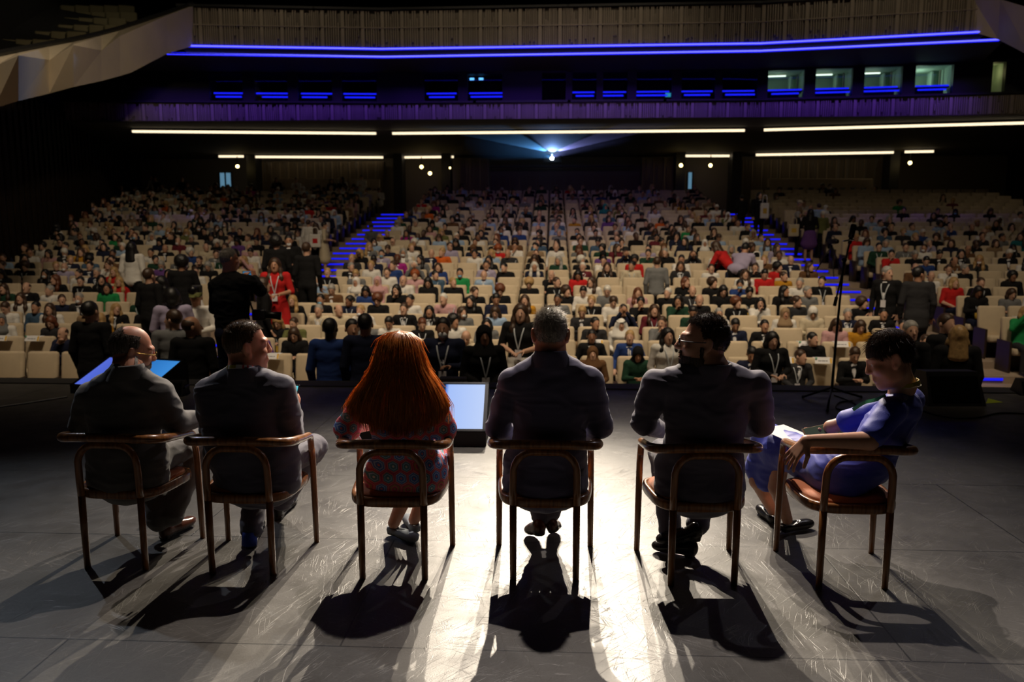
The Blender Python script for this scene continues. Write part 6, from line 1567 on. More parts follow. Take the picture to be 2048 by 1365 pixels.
for (x, y, Y, pose, turn, top, tr, hair, hc, sk, ex, lab) in STAND:
    me, hd = STD[pose]
    z0 = floor_at(Y) if pose != 'plain_photo' else -0.28
    P = at(x, y, Y); topz = hd.c[2] + 0.135
    if pose == 'bend': topz = hd.c[2] + 0.12
    s = min(1.12, max(0.80, (P[2] - z0) / topz))
    STANDG.append((x, (P[2] - z0) / topz))
    z = P[2] - s * topz
    a = radians(180 - turn) if False else radians(180 + turn)
    hx, hy = hd.c[0] * s, hd.c[1] * s
    loc = (P[0] - (hx * cos(a) - hy * sin(a)), Y - (hx * sin(a) + hy * cos(a)), z if abs(z - z0) < 0.25 else z0 if pose != 'plain_photo' else z0)
    hm = TOPM[hc] if hair in ('hijab', 'cap') else HAIRM[hc]
    o = make_person((me, hd), loc, a, s, SKINM[sk], TOPM[top], TOPM[tr], hair, hm, lab, 'people standing in the hall', {'w': M_MASK, 'b': M_MASKB}.get(ex[1]) if ex[:1] == 'm' else None, M_BADGE if 'l' in ex else None, LAN_STD)

# --- nearest seated people one by one; everyone further back as one crowd
order = sorted(OCC, key=lambda k: SEATS[k][4] + (0.0 if OCC[k][6] else 0.05))
N_ONE = 300 - len(STAND) - 6
ones = order[:N_ONE]; rest = order[N_ONE:]
SCARF = {'grey': 'white', 'tan': 'tan'}
for k in ones:
    i, b, j, X, Y, z, px, py = SEATS[k]; top, hair, hc, sk, pose, ex, lst, lx = OCC[k]
    q = random.Random(k)
    r = pi + (-0.05 * (X - XA) / 6) + q.uniform(-0.12, 0.12)
    sc = q.uniform(0.93, 0.99)
    dx = 0.0
    if lst:
        dx = max(-0.16, min(0.16, (lx - hp[k][0]) / 1593.0 * Y))
    if hair in ('hijab', 'ghutra'): hm = TOPM.get(hc, TOPM['white']) if hc in TOPM else TOPM['grey']
    else: hm = HAIRM[hc]
    mk = {'w': M_MASK, 'b': M_MASKB, 'k': M_MASKK}.get(ex[1]) if ex[:1] == 'm' else None
    word = {'hijab': ' and headscarf', 'ghutra': ' and headcloth'}.get(hair, '') + (' and mask' if mk else '')
    lab = 'person in %s%s seated %s' % (top, word, place_words(i, b, j))
    make_person(SIT[pose], (X + dx, Y - 0.05, z - 0.02), r, sc, SKINM[sk], TOPM[top], TOPM[q.choice(['black', 'navy', 'dark grey', 'denim', 'tan'])], hair, hm, lab, 'audience in the %s block' % BLOCKS[b], mk, q.choice([M_BADGE, M_BADGEY]) if ex == 'l' else None, LAN_SIT, None, M_TIERED if ex == 'r' else None)

# seats one by one, nearest first
sorder = sorted(range(len(SEATS)), key=lambda k: SEATS[k][4])
S_ONE = sorder[:300]; S_REST = sorder[300:]
first = True
for k in S_ONE:
    i, b, j, X, Y, z, px, py = SEATS[k]
    o = seat0 if first else copy_tree(seat0); first = False
    o.location = (X, Y, z); o.rotation_euler = (0, 0, pi)
    o['label'] = ('occupied' if k in OCC else 'empty') + ' beige seat, ' + place_words(i, b, j); o['category'] = 'seat'; o['group'] = 'beige seats of the %s block' % BLOCKS[b]

# the rear seats and the crowd in them
def join(name, parts, mats, label, cat):
    V = np.concatenate([p[0] for p in parts]); off = np.cumsum([0] + [len(p[0]) for p in parts[:-1]])
    F = np.concatenate([p[1] + o for p, o in zip(parts, off)]); M = np.concatenate([p[2] for p in parts])
    me = np_mesh(name, V, F, M)
    for m in mats: me.materials.append(m)
    o = link(bpy.data.objects.new(name, me)); tag(o, label, cat, None, 'stuff'); return o
def quads_of(mb):
    F = []
    for f in mb.f:
        if len(f) == 4: F.append(f)
        elif len(f) == 3: F.append((f[0], f[1], f[2], f[2]))
    return np.array([tuple(v) for v in mb.v], float), np.array(F)
_r = MB(); _r.box((0, -0.155, 0.715), (0.535, 0.115, 0.63), Matrix.Rotation(radians(9), 3, 'X'), 0, 0.05); RV, RF = quads_of(_r)
_r = MB(); _r.box((0, 0.10, 0.395), (0.52, 0.50, 0.13))
for s in (-1, 1): _r.box((s * 0.285, 0.02, 0.30), (0.045, 0.46, 0.60), None, 1)
CV, CF = quads_of(_r); CM = np.array(_r.m)
tri_ok = RF[:, 2] != RF[:, 3]
RF = RF[tri_ok]
def place(V, X, Y, z, a=pi, s=1.0):
    c, n = cos(a), sin(a); return np.stack([X + s * (V[:, 0] * c - V[:, 1] * n), Y + s * (V[:, 0] * n + V[:, 1] * c), z + s * V[:, 2]], 1)
parts = []
for k in S_REST:
    i, b, j, X, Y, z, px, py = SEATS[k]
    parts.append((place(RV, X, Y, z), RF, np.zeros(len(RF), int))); parts.append((place(CV, X, Y, z), CF, CM))
# two short rows on the raised side sections at the very back, and the seats of the upper balcony
for px0, px1, py, n in ((1538, 1748, 357, 10), (1540, 1935, 388, 16), (545, 690, 357, 7), (700, 757, 358, 3)):
    for t in range(n):
        p = at(px0 + (px1 - px0) * (t + 0.5) / n, py, 39.0 if py < 380 else 37.0); parts.append((place(RV, p[0], p[1], p[2] - BACK_H), RF, np.zeros(len(RF), int))); parts.append((place(CV, p[0], p[1], p[2] - BACK_H), CF, CM))
join('seat_rows', parts, [M_BEIGE, M_SEATWOOD], 'beige seats of the rear rows, rank upon rank up to the back wall', 'seats')
parts = []
for y0, Y0, xs in ((8, 28.6, range(77, 262, 29)), (21, 27.4, range(52, 262, 29)), (33, 26.2, range(22, 240, 30)), (47, 24.8, range(8, 230, 31)), (60, 23.6, range(-10, 175, 32)), (76, 22.4, range(-20, 120, 34))):
    for x in xs:
        p = at(x, y0, Y0); a = pi + 0.35; parts.append((place(RV, p[0], p[1], p[2] - BACK_H, a), RF, np.zeros(len(RF), int))); parts.append((place(CV, p[0], p[1], p[2] - BACK_H, a), CF, CM))
join('balcony_seats', parts, [mat('dark_olive_upholstery', (0.10, 0.085, 0.045), 0.8), M_SEATWOOD], 'dark seats on the upper left balcony above the folded parapet', 'seats')
# low-detail crowd
CR_M = SKINM + list(TOPM.values()) + list(HAIRM.values()) + [M_MASK, M_MASKB, M_FEAT, M_WHITE]
CR_I = {m.name: n for n, m in enumerate(CR_M)}
LOW = []
for kw in (dict(low=True), dict(low=True, yaw=35), dict(low=True, yaw=-35, arms='rest'), dict(low=True, pitch=25, arms='phone'), dict(low=True, arms='chin', dress='suit')):
    bd, hd = seated_body(**kw); LOW.append((bd.mesh(0.024, 1), hd))
LOWH = {k: hair_body(k).mesh(0.021, 1) for k in HAIR_ME}
LOWM = _m.mesh(0.018, 1)
parts = []
for k in rest:
    i, b, j, X, Y, z, px, py = SEATS[k]; top, hair, hc, sk, pose, ex, lst, lx = OCC[k]
    q = random.Random(k); (V, F, VM), hd = LOW[q.randrange(len(LOW))]
    a = pi + q.uniform(-0.2, 0.2); s = q.uniform(0.91, 0.98); xx = X + q.uniform(-0.06, 0.06)
    lut = np.array([CR_I[SKINM[sk].name], CR_I[TOPM[top].name], CR_I[TOPM['black'].name], CR_I[M_WHITE.name], CR_I[TOPM['navy'].name], CR_I[TOPM['black'].name], CR_I[M_FEAT.name], CR_I[M_FEAT.name]])
    parts.append((place(V, xx, Y - 0.05, z, a, s), F, lut[VM[F[:, 0]]]))
    HV, HF, HM = LOWH[hair]; HV = hd.c + HV @ hd.R.T
    hm = CR_I[(TOPM.get(hc, TOPM['white']) if hair in ('hijab', 'ghutra') else HAIRM.get(hc, HAIRM['brown'])).name]
    parts.append((place(HV, xx, Y - 0.05, z, a, s), HF, np.full(len(HF), hm)))
    if ex[:1] == 'm': MV, MF, MM = LOWM; parts.append((place(hd.c + MV @ hd.R.T, xx, Y - 0.05, z, a, s), MF, np.full(len(MF), CR_I[M_MASK.name if ex[1] != 'b' else M_MASKB.name])))
# a few figures at the very back and on the raised side sections
q = random.Random(5)
for t in range(46):
    px = q.uniform(300, 770) if t < 34 else q.uniform(1540, 1760); py = q.uniform(366, 392) if t > 8 else q.uniform(352, 360); p = at(px, py, 38.4)
    (V, F, VM), hd = LOW[q.randrange(5)]; lut = np.array([CR_I[SKINM[q.choice((0, 0, 1, 2))].name], CR_I[TOPM[q.choice(['black', 'black', 'navy', 'white', 'grey'])].name]] + [CR_I[TOPM['black'].name]] * 4 + [CR_I[M_FEAT.name]] * 2)
    parts.append((place(V, p[0], p[1], p[2] - 1.25, pi), F, lut[VM[F[:, 0]]])); HV, HF, HM = LOWH[q.choice(['short', 'long'])]
    parts.append((place(hd.c + HV @ hd.R.T, p[0], p[1], p[2] - 1.25, pi), HF, np.full(len(HF), CR_I[HAIRM[q.choice(['black', 'brown'])].name])))
join('seated_crowd', parts, CR_M, 'seated audience filling the rear rows of the stalls', 'crowd')
print('STANDG', [(a, round(float(b), 2)) for a, b in STANDG], 'one', len(ones), 'rest', len(rest), 'seats', len(SEATS))

# ================================================================== THINGS ON AND AROUND THE STAGE
def ground_px(x, y):
    best = None
    for Y in np.arange(9.3, 40, 0.02):
        p = at(x, y, Y); e = abs(p[2] - floor_at(Y))
        if best is None or e < best[0]: best = (e, Y, p)
    p = best[2]; return np.array([p[0], best[1], floor_at(best[1])])

# ---- floor monitors showing slides
def screen_mat(name, stops, strength):
    """a lit display: upright bands across its width"""
    m = bpy.data.materials.new(name); m.use_nodes = True; nt = m.node_tree; nt.nodes.clear()
    tc = nt.nodes.new('ShaderNodeTexCoord'); sx = nt.nodes.new('ShaderNodeSeparateXYZ'); nt.links.new(tc.outputs['Generated'], sx.inputs[0])
    r = nt.nodes.new('ShaderNodeValToRGB'); r.color_ramp.interpolation = 'LINEAR'; nt.links.new(sx.outputs[0], r.inputs[0])
    e = r.color_ramp.elements; e[0].position = stops[0][0]; e[0].color = (*stops[0][1], 1); e[1].position = stops[1][0]; e[1].color = (*stops[1][1], 1)
    for p, c in stops[2:]: k = e.new(p); k.color = (*c, 1)
    em = nt.nodes.new('ShaderNodeEmission'); em.inputs[1].default_value = strength; nt.links.new(r.outputs[0], em.inputs[0])
    o = nt.nodes.new('ShaderNodeOutputMaterial'); nt.links.new(em.outputs[0], o.inputs[0]); return m

def floor_monitor(label, X, Y, rz, w, tilt_h, depth, z0, scr):
    """wedge cabinet; local front edge at y=0 facing -y, screen slopes up and back"""
    t = thing('floor_monitor', label, 'monitor', (X, Y, 0), rz, 'floor monitors along the stage edge')
    h = w / 2; q = MB(); f = 0.03
    vs = [(-h, 0, 0), (h, 0, 0), (h, depth + 0.05, 0), (-h, depth + 0.05, 0), (-h, 0, z0), (h, 0, z0), (h, depth, z0 + tilt_h), (-h, depth, z0 + tilt_h), (h, depth + 0.05, z0 + tilt_h - 0.03), (-h, depth + 0.05, z0 + tilt_h - 0.03)]
    q.add(vs, [(3, 2, 1, 0), (0, 1, 5, 4), (4, 5, 6, 7), (7, 6, 8, 9), (9, 8, 2, 3), (1, 2, 8, 6, 5), (0, 4, 7, 9, 3)]); q.build('cabinet', M_BLACK, t)
    n = Vector((0, -tilt_h, depth)).normalized(); s0 = Vector((0, 0, z0)); s1 = Vector((0, depth, z0 + tilt_h)); d = s1 - s0
    q = MB()
    a, b = s0 + d * 0.05 + n * 0.004, s0 + d * 0.96 + n * 0.004
    q.quad((-h + f, *a[1:]), (h - f, *a[1:]), (h - f, *b[1:]), (-h + f, *b[1:])); q.build('screen', scr, t)
    q = MB()
    for (c0, c1, sz) in ((s0, s0 + d * 0.045, 0), (s0 + d * 0.965, s1, 0)):
        m = (c0 + c1) / 2 + n * 0.006; q.box((0, m.y, m.z), (w, (c1 - c0).length, 0.012), Matrix.Rotation(atan2(tilt_h, depth), 3, 'X'))
    for s in (-1, 1):
        m = (s0 + s1) / 2 + n * 0.006; q.box((s * (h - f / 2), m.y, m.z), (f, d.length, 0.012), Matrix.Rotation(atan2(tilt_h, depth), 3, 'X'))
    q.build('bezel', M_BLACKM, t)
    return t
p = at_z(972, 894, 0)
floor_monitor('floor monitor with pale blue slide between the red-haired and navy suited persons', p[0] - 0.53, p[1], 0.02, 1.06, 0.33, 0.42, 0.12,
              screen_mat('slide_pale', [(0.0, (0.42, 0.55, 0.95)), (0.50, (0.45, 0.6, 1.0)), (0.52, (0.01, 0.02, 0.05)), (0.655, (0.012, 0.03, 0.07)), (0.665, (0.10, 0.25, 0.75)), (0.69, (0.40, 0.56, 1.0)), (1.0, (0.55, 0.68, 1.0))], 0.95))
floor_monitor('floor monitor with blue slide behind the bald person in charcoal suit', -4.747, 8.16, -0.238, 1.033, 0.237, 0.586, 0.08,
              screen_mat('slide_blue', [(0.0, (0.10, 0.16, 0.75)), (0.40, (0.06, 0.12, 0.55)), (0.42, (0.006, 0.03, 0.12)), (0.63, (0.008, 0.045, 0.18)), (0.66, (0.03, 0.20, 0.60)), (1.0, (0.05, 0.28, 0.75))], 0.9))
# ---- wedge loudspeakers
def wedge(label, X, Y, rz, w, d, h):
    t = thing('wedge_loudspeaker', label, 'loudspeaker', (X, Y, 0), rz, 'black loudspeakers at the stage edge')
    q = MB(); x = w / 2
    q.add([(-x, -d / 2, 0), (x, -d / 2, 0), (x, d / 2, 0), (-x, d / 2, 0), (-x * 0.92, -d * 0.2, h), (x * 0.92, -d * 0.2, h), (x * 0.92, d * 0.2, h * 0.97), (-x * 0.92, d * 0.2, h * 0.97)], [(3, 2, 1, 0), (4, 5, 6, 7), (0, 1, 5, 4), (1, 2, 6, 5), (2, 3, 7, 6), (3, 0, 4, 7)])
    q.build('cabinet', M_BLACK, t)
    q = MB(); a = atan2(h, d * 0.3)
    q.box((0, -d * 0.36, h * 0.5), (w * 0.84, 0.012, h * 0.80), Matrix.Rotation(-(pi / 2 - a), 3, 'X')); q.build('grille', M_BLACKM, t)
    q = MB(); q.tube([(x * 0.97, -0.08, h * 0.55), (x * 1.03, -0.07, h * 0.55), (x * 1.03, 0.07, h * 0.55), (x * 0.97, 0.08, h * 0.55)], 0.012, 8); q.build('handle', M_BLACKM, t)
    return t
p = at_z(1910, 812, 0); wedge('large black wedge loudspeaker behind the person in blue dress, at right', p[0], p[1] + 0.22, 0.05, 0.58, 0.50, at(1905, 741, p[1] + 0.2)[2])
p = at_z(2045, 788, 0); wedge('small black loudspeaker at the far right stage edge', p[0] + 0.08, p[1], -0.1, 0.30, 0.28, 0.17)
p = at_z(345, 790, 0); wedge('small black loudspeaker beside the left floor monitor', p[0], p[1], 0.1, 0.30, 0.24, 0.16)
p = at_z(910, 772, 0)
t = thing('front_fill_speaker', 'low grey speaker on the stage edge before the masked person', 'loudspeaker', (p[0], 8.72, 0.013))
q = MB(); q.box((0, 0, 0.06), (0.30, 0.16, 0.12), None, 0, 0.01); q.build('cabinet', mat('grey_speaker', (0.11, 0.105, 0.095), 0.7), t); q = MB(); q.box((0, -0.085, 0.05), (0.27, 0.01, 0.07)); q.build('grille', M_BLACKM, t)
q = MB(); p = at_z(1986, 806, 0); q.add([(p[0] - 0.10, p[1] - 0.05, 0.002), (p[0] + 0.11, p[1] + 0.02, 0.002), (p[0] + 0.10, p[1] + 0.08, 0.002), (p[0] - 0.02, p[1] + 0.06, 0.035)], [(0, 1, 2), (0, 2, 3), (0, 3, 1), (1, 3, 2)])
tag(q.build('tape_scrap', mat('yellow_green_tape', (0.50, 0.62, 0.04), 0.6)), 'crumpled yellow green tape on the stage right of the wedge loudspeaker', 'tape')
# ---- cables on the floor
for lab, pts, r, m in (('pale cable lying along the floor at far left', [(-40, 822), (30, 812), (90, 803), (135, 796)], 0.010, mat('grey_cable', (0.25, 0.25, 0.25), 0.5)), ('black cable curling on the floor right of the blue dress', [(1840, 822), (1890, 836), (1950, 838), (2000, 828), (2060, 830)], 0.008, M_BLACK),
                       ('black cable coiled at the foot of the microphone stand', [(1668, 792), (1690, 800), (1712, 812), (1698, 822), (1672, 818), (1680, 806), (1705, 803)], 0.006, M_BLACK)):
    P = [at_z(x, y, 0) for x, y in pts]; q = MB(); q.tube(spline([(a[0], a[1], r) for a in P], 6), r, 6); tag(q.build('cable', m, None, True), lab, 'cable')
# ---- microphone stand
b0 = at_z(1660, 800, 0); t = thing('microphone_stand', 'tall black microphone stand on tripod legs between bearded and blue dressed persons', 'stand', (b0[0], b0[1], 0))
top = at(1688, 520, b0[1]) - v3(b0[0], b0[1], 0)
q = MB(); q.tube([(0.012, 0, 0.10), (0.03, 0, 0.75), tuple(top)], [0.014, 0.013, 0.010], 10); q.build('pole', M_BLACKM, t, True)
for (x, y) in ((1606, 797), (1722, 797), (1655, 824)):
    f = at_z(x, y, 0) - v3(b0[0], b0[1], 0); q = MB(); q.tube([(0.012, 0, 0.13), (f[0] * 0.5, f[1] * 0.5, 0.07), (f[0], f[1], 0.014)], 0.011, 8); l = q.build('leg', M_BLACKM, t, True)
    q = MB(); q.lathe([(0.002, 0.0), (0.014, 0.004), (0.014, 0.022), (0.008, 0.03)], (f[0], f[1], 0), 10); q.build('rubber_foot', M_BLACK, l, True)
e0, e1 = at(1669, 612, b0[1] - 0.1) - v3(b0[0], b0[1], 0), at(1703, 470, b0[1] + 0.08) - v3(b0[0], b0[1], 0)
q = MB(); q.tube([tuple(e0), tuple(lerp(e0, e1, .12)), tuple(lerp(e0, e1, .121)), tuple(e1)], [0.017, 0.017, 0.009, 0.009], 10); q.build('boom', M_BLACKM, t, True)
q = MB(); q.lathe([(0.01, -0.02), (0.024, -0.018), (0.024, 0.018), (0.01, 0.02)], tuple(top), 12, 0, Matrix.Rotation(pi / 2, 3, 'X')); q.build('clutch', M_BLACKM, t, True)
m0, m1 = at(1699, 488, b0[1] + 0.08), at(1708, 449, b0[1] + 0.10)
t = thing('microphone', 'black studio microphone in a ring mount atop the tall stand', 'microphone', tuple(m0))
d = m1 - m0; q = MB(); q.tube([(0, 0, 0), tuple(d * 0.3), tuple(d * 0.35), tuple(d * 0.95), tuple(d)], [0.018, 0.020, 0.030, 0.030, 0.022], 14); q.build('body', M_BLACKM, t, True)
q = MB(); q.tube([tuple(d * 0.18 + v3(0.052 * cos(a) - 0.02, 0.052 * sin(a), 0.012 * cos(a))) for a in np.linspace(0, 2 * pi, 19)], 0.005, 6); q.build('ring_mount', mat('chrome', (0.5, 0.5, 0.5), 0.2, 1.0), t, True)
# ---- video tripods
def tripod(label, clab, x, y, topy, turn):
    g = ground_px(x, y); h = at(x, topy, g[1])[2] - g[2]
    t = thing('tripod', label, 'tripod', tuple(g), 0, 'video tripods in the aisles')
    for k in range(3):
        a = turn + k * 2 * pi / 3; q = MB(); q.tube([(0.03 * cos(a), 0.03 * sin(a), h * 0.92), (0.25 * cos(a), 0.25 * sin(a), h * 0.48), (0.48 * cos(a), 0.48 * sin(a), 0.01)], [0.022, 0.018, 0.014], 8); q.build('leg', M_BLACKM, t, True)
    q = MB(); q.tube([(0, 0, h * 0.6), (0, 0, h)], 0.03, 10); q.build('centre_column', M_BLACKM, t, True)
    q = MB(); q.tube([(0, 0, h * 0.97), (0.1, 0.35, h * 0.80)], 0.012, 8); q.build('pan_handle', M_BLACK, t, True)
    c = thing('video_camera', clab, 'camera', (g[0], g[1], g[2] + h), 0.15)
    q = MB(); q.box((0, 0, 0.10), (0.12, 0.34, 0.15), None, 0, 0.02); q.build('body', M_BLACK, c)
    q = MB(); q.tube([(0, -0.17, 0.10), (0, -0.30, 0.10)], [0.055, 0.062], 14); q.build('lens', M_BLACKM, c, True)
    q = MB(); q.tube([(0, 0.10, 0.18), (0, 0.10, 0.24), (0, -0.12, 0.24), (0, -0.12, 0.18)], 0.012, 8); q.build('handle', M_BLACK, c, True)
    q = MB(); q.box((0.09, -0.02, 0.15), (0.012, 0.12, 0.08)); q.build('viewfinder', M_BLACKM, c)
tripod('black tripod standing on the right aisle stairs', 'video camera on the tripod of the right aisle', 1660, 556, 490, 0.4)
tripod('black tripod standing on the left aisle stairs', 'video camera on the tripod of the left aisle', 600, 580, 512, 1.2)
# ---- white name cards along the front seats
CARD = mat('white_card', (0.80, 0.80, 0.82), 0.7); CARDT = mat('card_print', (0.30, 0.30, 0.33), 0.7)
CCOL = [mat('card_yellow', (0.75, 0.45, 0.05), 0.7), mat('card_pink', (0.65, 0.15, 0.25), 0.7), mat('card_green', (0.02, 0.35, 0.15), 0.7)]
used = set()
st_ = [proj((s[3], s[4], s[5] + BACK_H)) for s in SEATS]
for (x, y) in ((8, 673), (77, 671), (392, 676), (541, 711), (1040, 717), (1205, 682), (1575, 688), (1637, 690), (1710, 690), (1603, 721), (1675, 722), (1940, 692), (1924, 720), (2012, 726)):
    k = min((i for i in range(len(SEATS)) if i not in used), key=lambda i: (st_[i][0] - x) ** 2 + 4 * (st_[i][1] - y) ** 2); used.add(k); s = SEATS[k]
    t = thing('name_card', 'white card on seat back, ' + place_words(s[0], s[1], s[2]), 'card', (s[3], s[4] - 0.02, s[5] + BACK_H - 0.012), RNG.uniform(-0.05, 0.05), 'white name cards on the front seats')
    q = MB(); Rx = Matrix.Rotation(radians(-28), 3, 'X'); q.box((0, -0.045, 0.0), (0.27, 0.006, 0.105), Rx); q.box((0, 0.05, 0.03), (0.27, 0.11, 0.006)); q.build('card', CARD, t)
    q = MB()
    for dx, wd in ((-0.06, 0.05), (0.0, 0.055), (0.05, 0.03)): q.box((dx, -0.050, -0.005), (wd, 0.004, 0.018), Rx)
    q.build('print', CARDT, t)
    q = MB(); q.box((0.115, -0.050, 0.0), (0.03, 0.004, 0.09), Rx, 0); q.box((-0.122, -0.052, -0.02), (0.02, 0.004, 0.05), Rx, 1); q.box((-0.115, -0.050, 0.04), (0.03, 0.004, 0.02), Rx, 2); q.build('corner_print', CCOL, t)
# ---- the photographer on the left steps: larger figure, grey hair, phone held up, second camera at the hip
Yp = 9.45
hd = Head(A(458, 521, Yp), -38, 4, 0, 1.08)
N = A(458, 548, Yp); SL, SR = A(432, 572, Yp + 0.02), A(497, 566, Yp - 0.02); EL, WL = A(430, 618, Yp + 0.12), A(486, 560, Yp + 0.42); ER, WR = A(521, 582, Yp + 0.10), A(508, 556, Yp + 0.40); HIP = A(466, 668, Yp); CH = A(462, 600, Yp)
b = Body(); hd.add(b); hd.neck(b, N, 0.056); b.cap(N, CH, 0.08, 0.13, 0, 0.04, 0.7); b.cap(CH, HIP, 0.13, 0.14, 0, 0.04, 0.7); b.cap(SL, SR, 0.05, 0.05, 0, 0.04)
for S, E, W in ((SL, EL, WL), (SR, ER, WR)): b.cap(S, E, 0.045, 0.038, 0, 0.02); b.cap(E, W, 0.038, 0.026, 0, 0.02)
ft = floor_at(Yp) + 0.90
for sgn in (-1, 1): b.cap(HIP + v3(sgn * 0.09, 0, 0), v3(HIP[0] + sgn * 0.11, Yp, ft + 0.45), 0.075, 0.05, 0, 0.03); b.cap(v3(HIP[0] + sgn * 0.11, Yp, ft + 0.45), v3(HIP[0] + sgn * 0.12, Yp, ft + 0.08), 0.05, 0.035, 0, 0.02)
hand(b, WL, lerp(WL, A(492, 548, Yp + 0.45), 1.5), (0.2, 0.5, -0.2), side=1, curl=(0.5, 0.55, 0.6, 0.6)); hand(b, WR, lerp(WR, A(506, 542, Yp + 0.43), 1.2), (-0.6, 0.3, 0), side=-1, curl=(0.5, 0.55, 0.6, 0.6))
ph = body_obj('person', b, 0.007, [SKIN2, LIPS, EYE], None, 1); tag(ph, 'photographer all in black, large figure seen from behind on left steps, raising a phone', 'person', 'people standing in the hall')
j = Body(); j.cap(SL, SR, 0.085, 0.085, 0, 0.05); j.cap(lerp(SL, SR, .5), CH, 0.20, 0.215, 0, 0.06, 0.66); j.cap(CH, HIP, 0.215, 0.205, 0, 0.05, 0.70); j.cap(N - v3(0, 0, 0.02), SL, 0.065, 0.07, 0, 0.05); j.cap(N - v3(0, 0, 0.02), SR, 0.065, 0.07, 0, 0.05)
for S, E, W in ((SL, EL, WL), (SR, ER, WR)): j.cap(S, E, 0.082, 0.070, 0, 0.025); j.cap(E, lerp(E, W, 0.92), 0.066, 0.046, 0, 0.02)
body_obj('shirt', j, 0.010, [TOPM['black']], ph, 1, 0.010, (7, 7, 14), 3.0)
j = Body(); j.cap(HIP + v3(-.06, 0, 0), HIP + v3(.06, 0, 0), 0.155, 0.155, 0, 0.04)
for sgn in (-1, 1): K = v3(HIP[0] + sgn * 0.11, Yp, ft + 0.45); j.cap(HIP + v3(sgn * 0.09, 0, -0.02), K, 0.11, 0.082, 0, 0.03); j.cap(K, v3(HIP[0] + sgn * 0.12, Yp, ft + 0.06), 0.080, 0.066, 0, 0.02)
body_obj('trousers', j, 0.010, [TOPM['navy']], ph, 1, 0.008, (8, 8, 12), 6.0)
for sgn in (-1, 1): shoe(ph, (HIP[0] + sgn * 0.12, Yp - 0.06, ft + 0.0), (HIP[0] + sgn * 0.14, Yp + 0.22, ft + 0.0), (0, 0, 1))
short_hair(hd, hair_mat('iron_grey_hair', (0.16, 0.14, 0.12), (0.45, 0.42, 0.38)), ph, 2600, 0.013, 0.3, False, 0.02, 44, 0.2, 0.0014)
phone('phone with lit screen raised by the photographer in black', A(497, 548, Yp + 0.47), Matrix.Rotation(radians(12), 3, 'Z') @ Matrix.Rotation(radians(90), 3, 'Y'), emitter('phone_blue', (0.05, 0.22, 0.40), 0.6))
c = thing('camera', 'black camera with long lens hanging at the hip of the photographer', 'camera', tuple(A(518, 630, Yp + 0.05)), 0.3)
q = MB(); q.box((0, 0, 0), (0.16, 0.11, 0.13), None, 0, 0.02); q.build('body', M_BLACK, c); q = MB(); q.tube([(0.06, 0, 0), (0.16, -0.01, -0.01), (0.26, -0.02, -0.02)], [0.045, 0.045, 0.052], 14); q.build('lens', M_BLACKM, c, True)
q = MB(); q.tube(spline([(-0.07, 0, 0.06), (-0.16, 0.02, 0.35), (-0.22, 0.0, 0.52)], 5), 0.012, 6); q.build('strap', M_BLACK, c, True)
t = thing('step_block', 'black step block against the stage edge under the photographer', 'step', (HIP[0], Yp + 0.03, floor_at(Yp)))
q = MB(); q.box((0, 0, 0.45), (0.95, 0.66, 0.90)); q.box((0, 0.60, 0.25), (0.95, 0.5, 0.5)); q.build('block', M_BLACK, t); q = MB(); q.box((0, -0.31, 0.895), (0.95, 0.04, 0.012)); q.build('edge_strip', M_BLACKM, t)
# the camera hanging on the person with the flat cap, and bags on the stairs
g = at(394, 578, 12.95); c = thing('camera', 'black camera with large lens hanging before the flat capped person', 'camera', tuple(g), 0)
q = MB(); q.box((0, 0, 0), (0.16, 0.09, 0.12), None, 0, 0.02); q.build('body', M_BLACK, c); q = MB(); q.tube([(0, -0.03, 0), (0, -0.20, -0.02)], [0.05, 0.065], 14); q.build('lens', M_BLACKM, c, True)
def tote(label, x, y, Y, m, mp, w=0.34, h=0.40):
    p = at(x, y, Y); t = thing('tote_bag', label, 'bag', tuple(p)); q = MB(); q.box((0, 0, 0), (w, 0.10, h), None, 0, 0.03); q.build('bag', m, t)
    q = MB(); q.box((0, -0.053, 0.0), (w * 0.45, 0.004, h * 0.35)); q.build('print', mp, t)
    q = MB(); q.tube(spline([(-w * 0.25, 0, h / 2), (-w * 0.2, 0, h * 0.95), (w * 0.2, 0, h * 0.95), (w * 0.25, 0, h / 2)], 5), 0.012, 6); q.build('strap', m, t, True)
tote('cream tote bag with yellow print hanging in the group on right stairs', 1587, 461, 26.5, TOPM['cream'], M_BADGEY)
tote('white tote bag with red print carried in the group by the left stairs', 631, 482, 24.0, TOPM['white'], TOPM['red'])
tote('white bag at the side of the person descending the right stairs', 1529, 422, 29.3, TOPM['white'], M_BADGEY, 0.3, 0.55)
tote('white tote bag standing among seats near the right stairs', 1512, 537, 19.9, TOPM['white'], CARDT)
g = ground_px(745, 492); hdp = SIT['short_lap'][1]
o = make_person(SIT['short_lap'], (g[0], g[1] - 0.1, at(745, 449, g[1])[2] - (hdp.c[2] + 0.14) * 0.95), pi, 0.95, SKINM[0], TOPM['grey'], TOPM['tan'], 'cap', TOPM['dark grey'], 'person in grey shirt and peaked cap sitting on the left stairs', 'audience in the middle block')
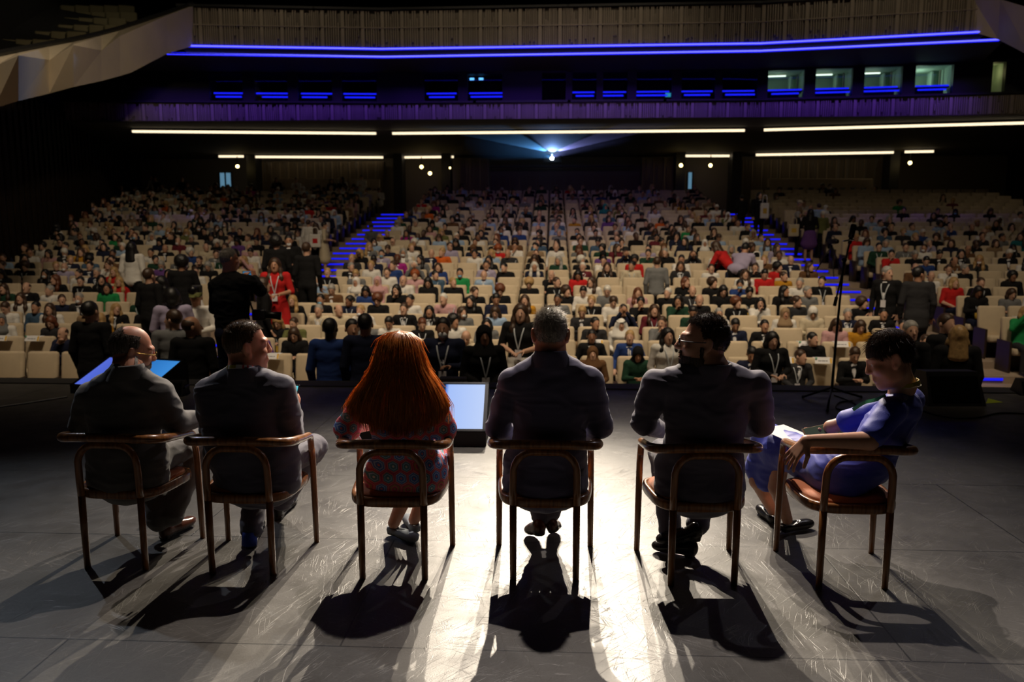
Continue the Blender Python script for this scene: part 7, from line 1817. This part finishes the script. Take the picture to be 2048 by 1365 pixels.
# ---- projector in its niche at the back, and the haze its beam shows up in
P0 = at(1104, 317, 40.2)
t = thing('projector', 'projector shining blue white from the middle of the back wall', 'projector', tuple(P0))
q = MB(); q.box((0, 0.40, -0.02), (0.9, 0.7, 0.32), None, 0, 0.03); q.build('housing', M_BLACK, t)
q = MB(); q.lathe([(0.001, 0), (0.10, 0.0), (0.12, 0.02), (0.13, 0.05), (0.05, 0.06)], (0, 0.0, 0), 20, 0, Matrix.Rotation(radians(-90), 3, 'X')); q.build('lens_ring', M_BLACKM, t, True)
q = MB(); q.lathe([(0.001, -0.075), (0.05, -0.06), (0.085, -0.02), (0.09, 0.0), (0.02, 0.01)], (0, -0.01, 0), 16, 0, Matrix.Rotation(radians(-90), 3, 'X')); q.build('lens', emitter('projector_lens', (0.55, 0.75, 1.0), 40.0), t, True)
q = MB(); q.box((0.0, 0.03, 0.16), (0.07, 0.02, 0.10)); q.build('status_lamp', emitter('projector_lamp', (0.35, 0.6, 1.0), 6.0), t)
q = MB(); q.box((0.45, 0.9, -0.55), (7.2, 0.6, 0.06)); tag(q.build('shelf', M_BLACK), 'long dark shelf under the projector niche', 'shelf').location = (P0[0], P0[1] - 0.3, P0[2] + 0.2)
for tx, tz, col, sz, pw in ((-3.2, 5.9, (0.12, 0.42, 1.0), 9.5, 2600), (3.4, 6.3, (0.32, 0.36, 1.0), 7.5, 2600), (0.4, 6.6, (0.25, 0.45, 1.0), 12.0, 1100)):
    spot('projector_beam', (P0[0], P0[1] - 0.16, P0[2]), (P0[0] + tx, P0[1] - 10.0, tz), pw, col, sz * 2, 0.35, 0.03)
M_HAZE = bpy.data.materials.new('stage_haze'); M_HAZE.use_nodes = True; nt = M_HAZE.node_tree; nt.nodes.clear()
vs_ = nt.nodes.new('ShaderNodeVolumeScatter'); vs_.inputs['Density'].default_value = 0.006; vs_.inputs['Anisotropy'].default_value = 0.45; vs_.inputs['Color'].default_value = (0.9, 0.95, 1, 1)
o_ = nt.nodes.new('ShaderNodeOutputMaterial'); nt.links.new(vs_.outputs[0], o_.inputs['Volume'])
q = MB(); q.box((P0[0], 36.2, 4.70), (7.0, 7.6, 1.42)); tag(q.build('haze', M_HAZE), 'thin haze glowing in the projector beam', 'haze', None, 'stuff')
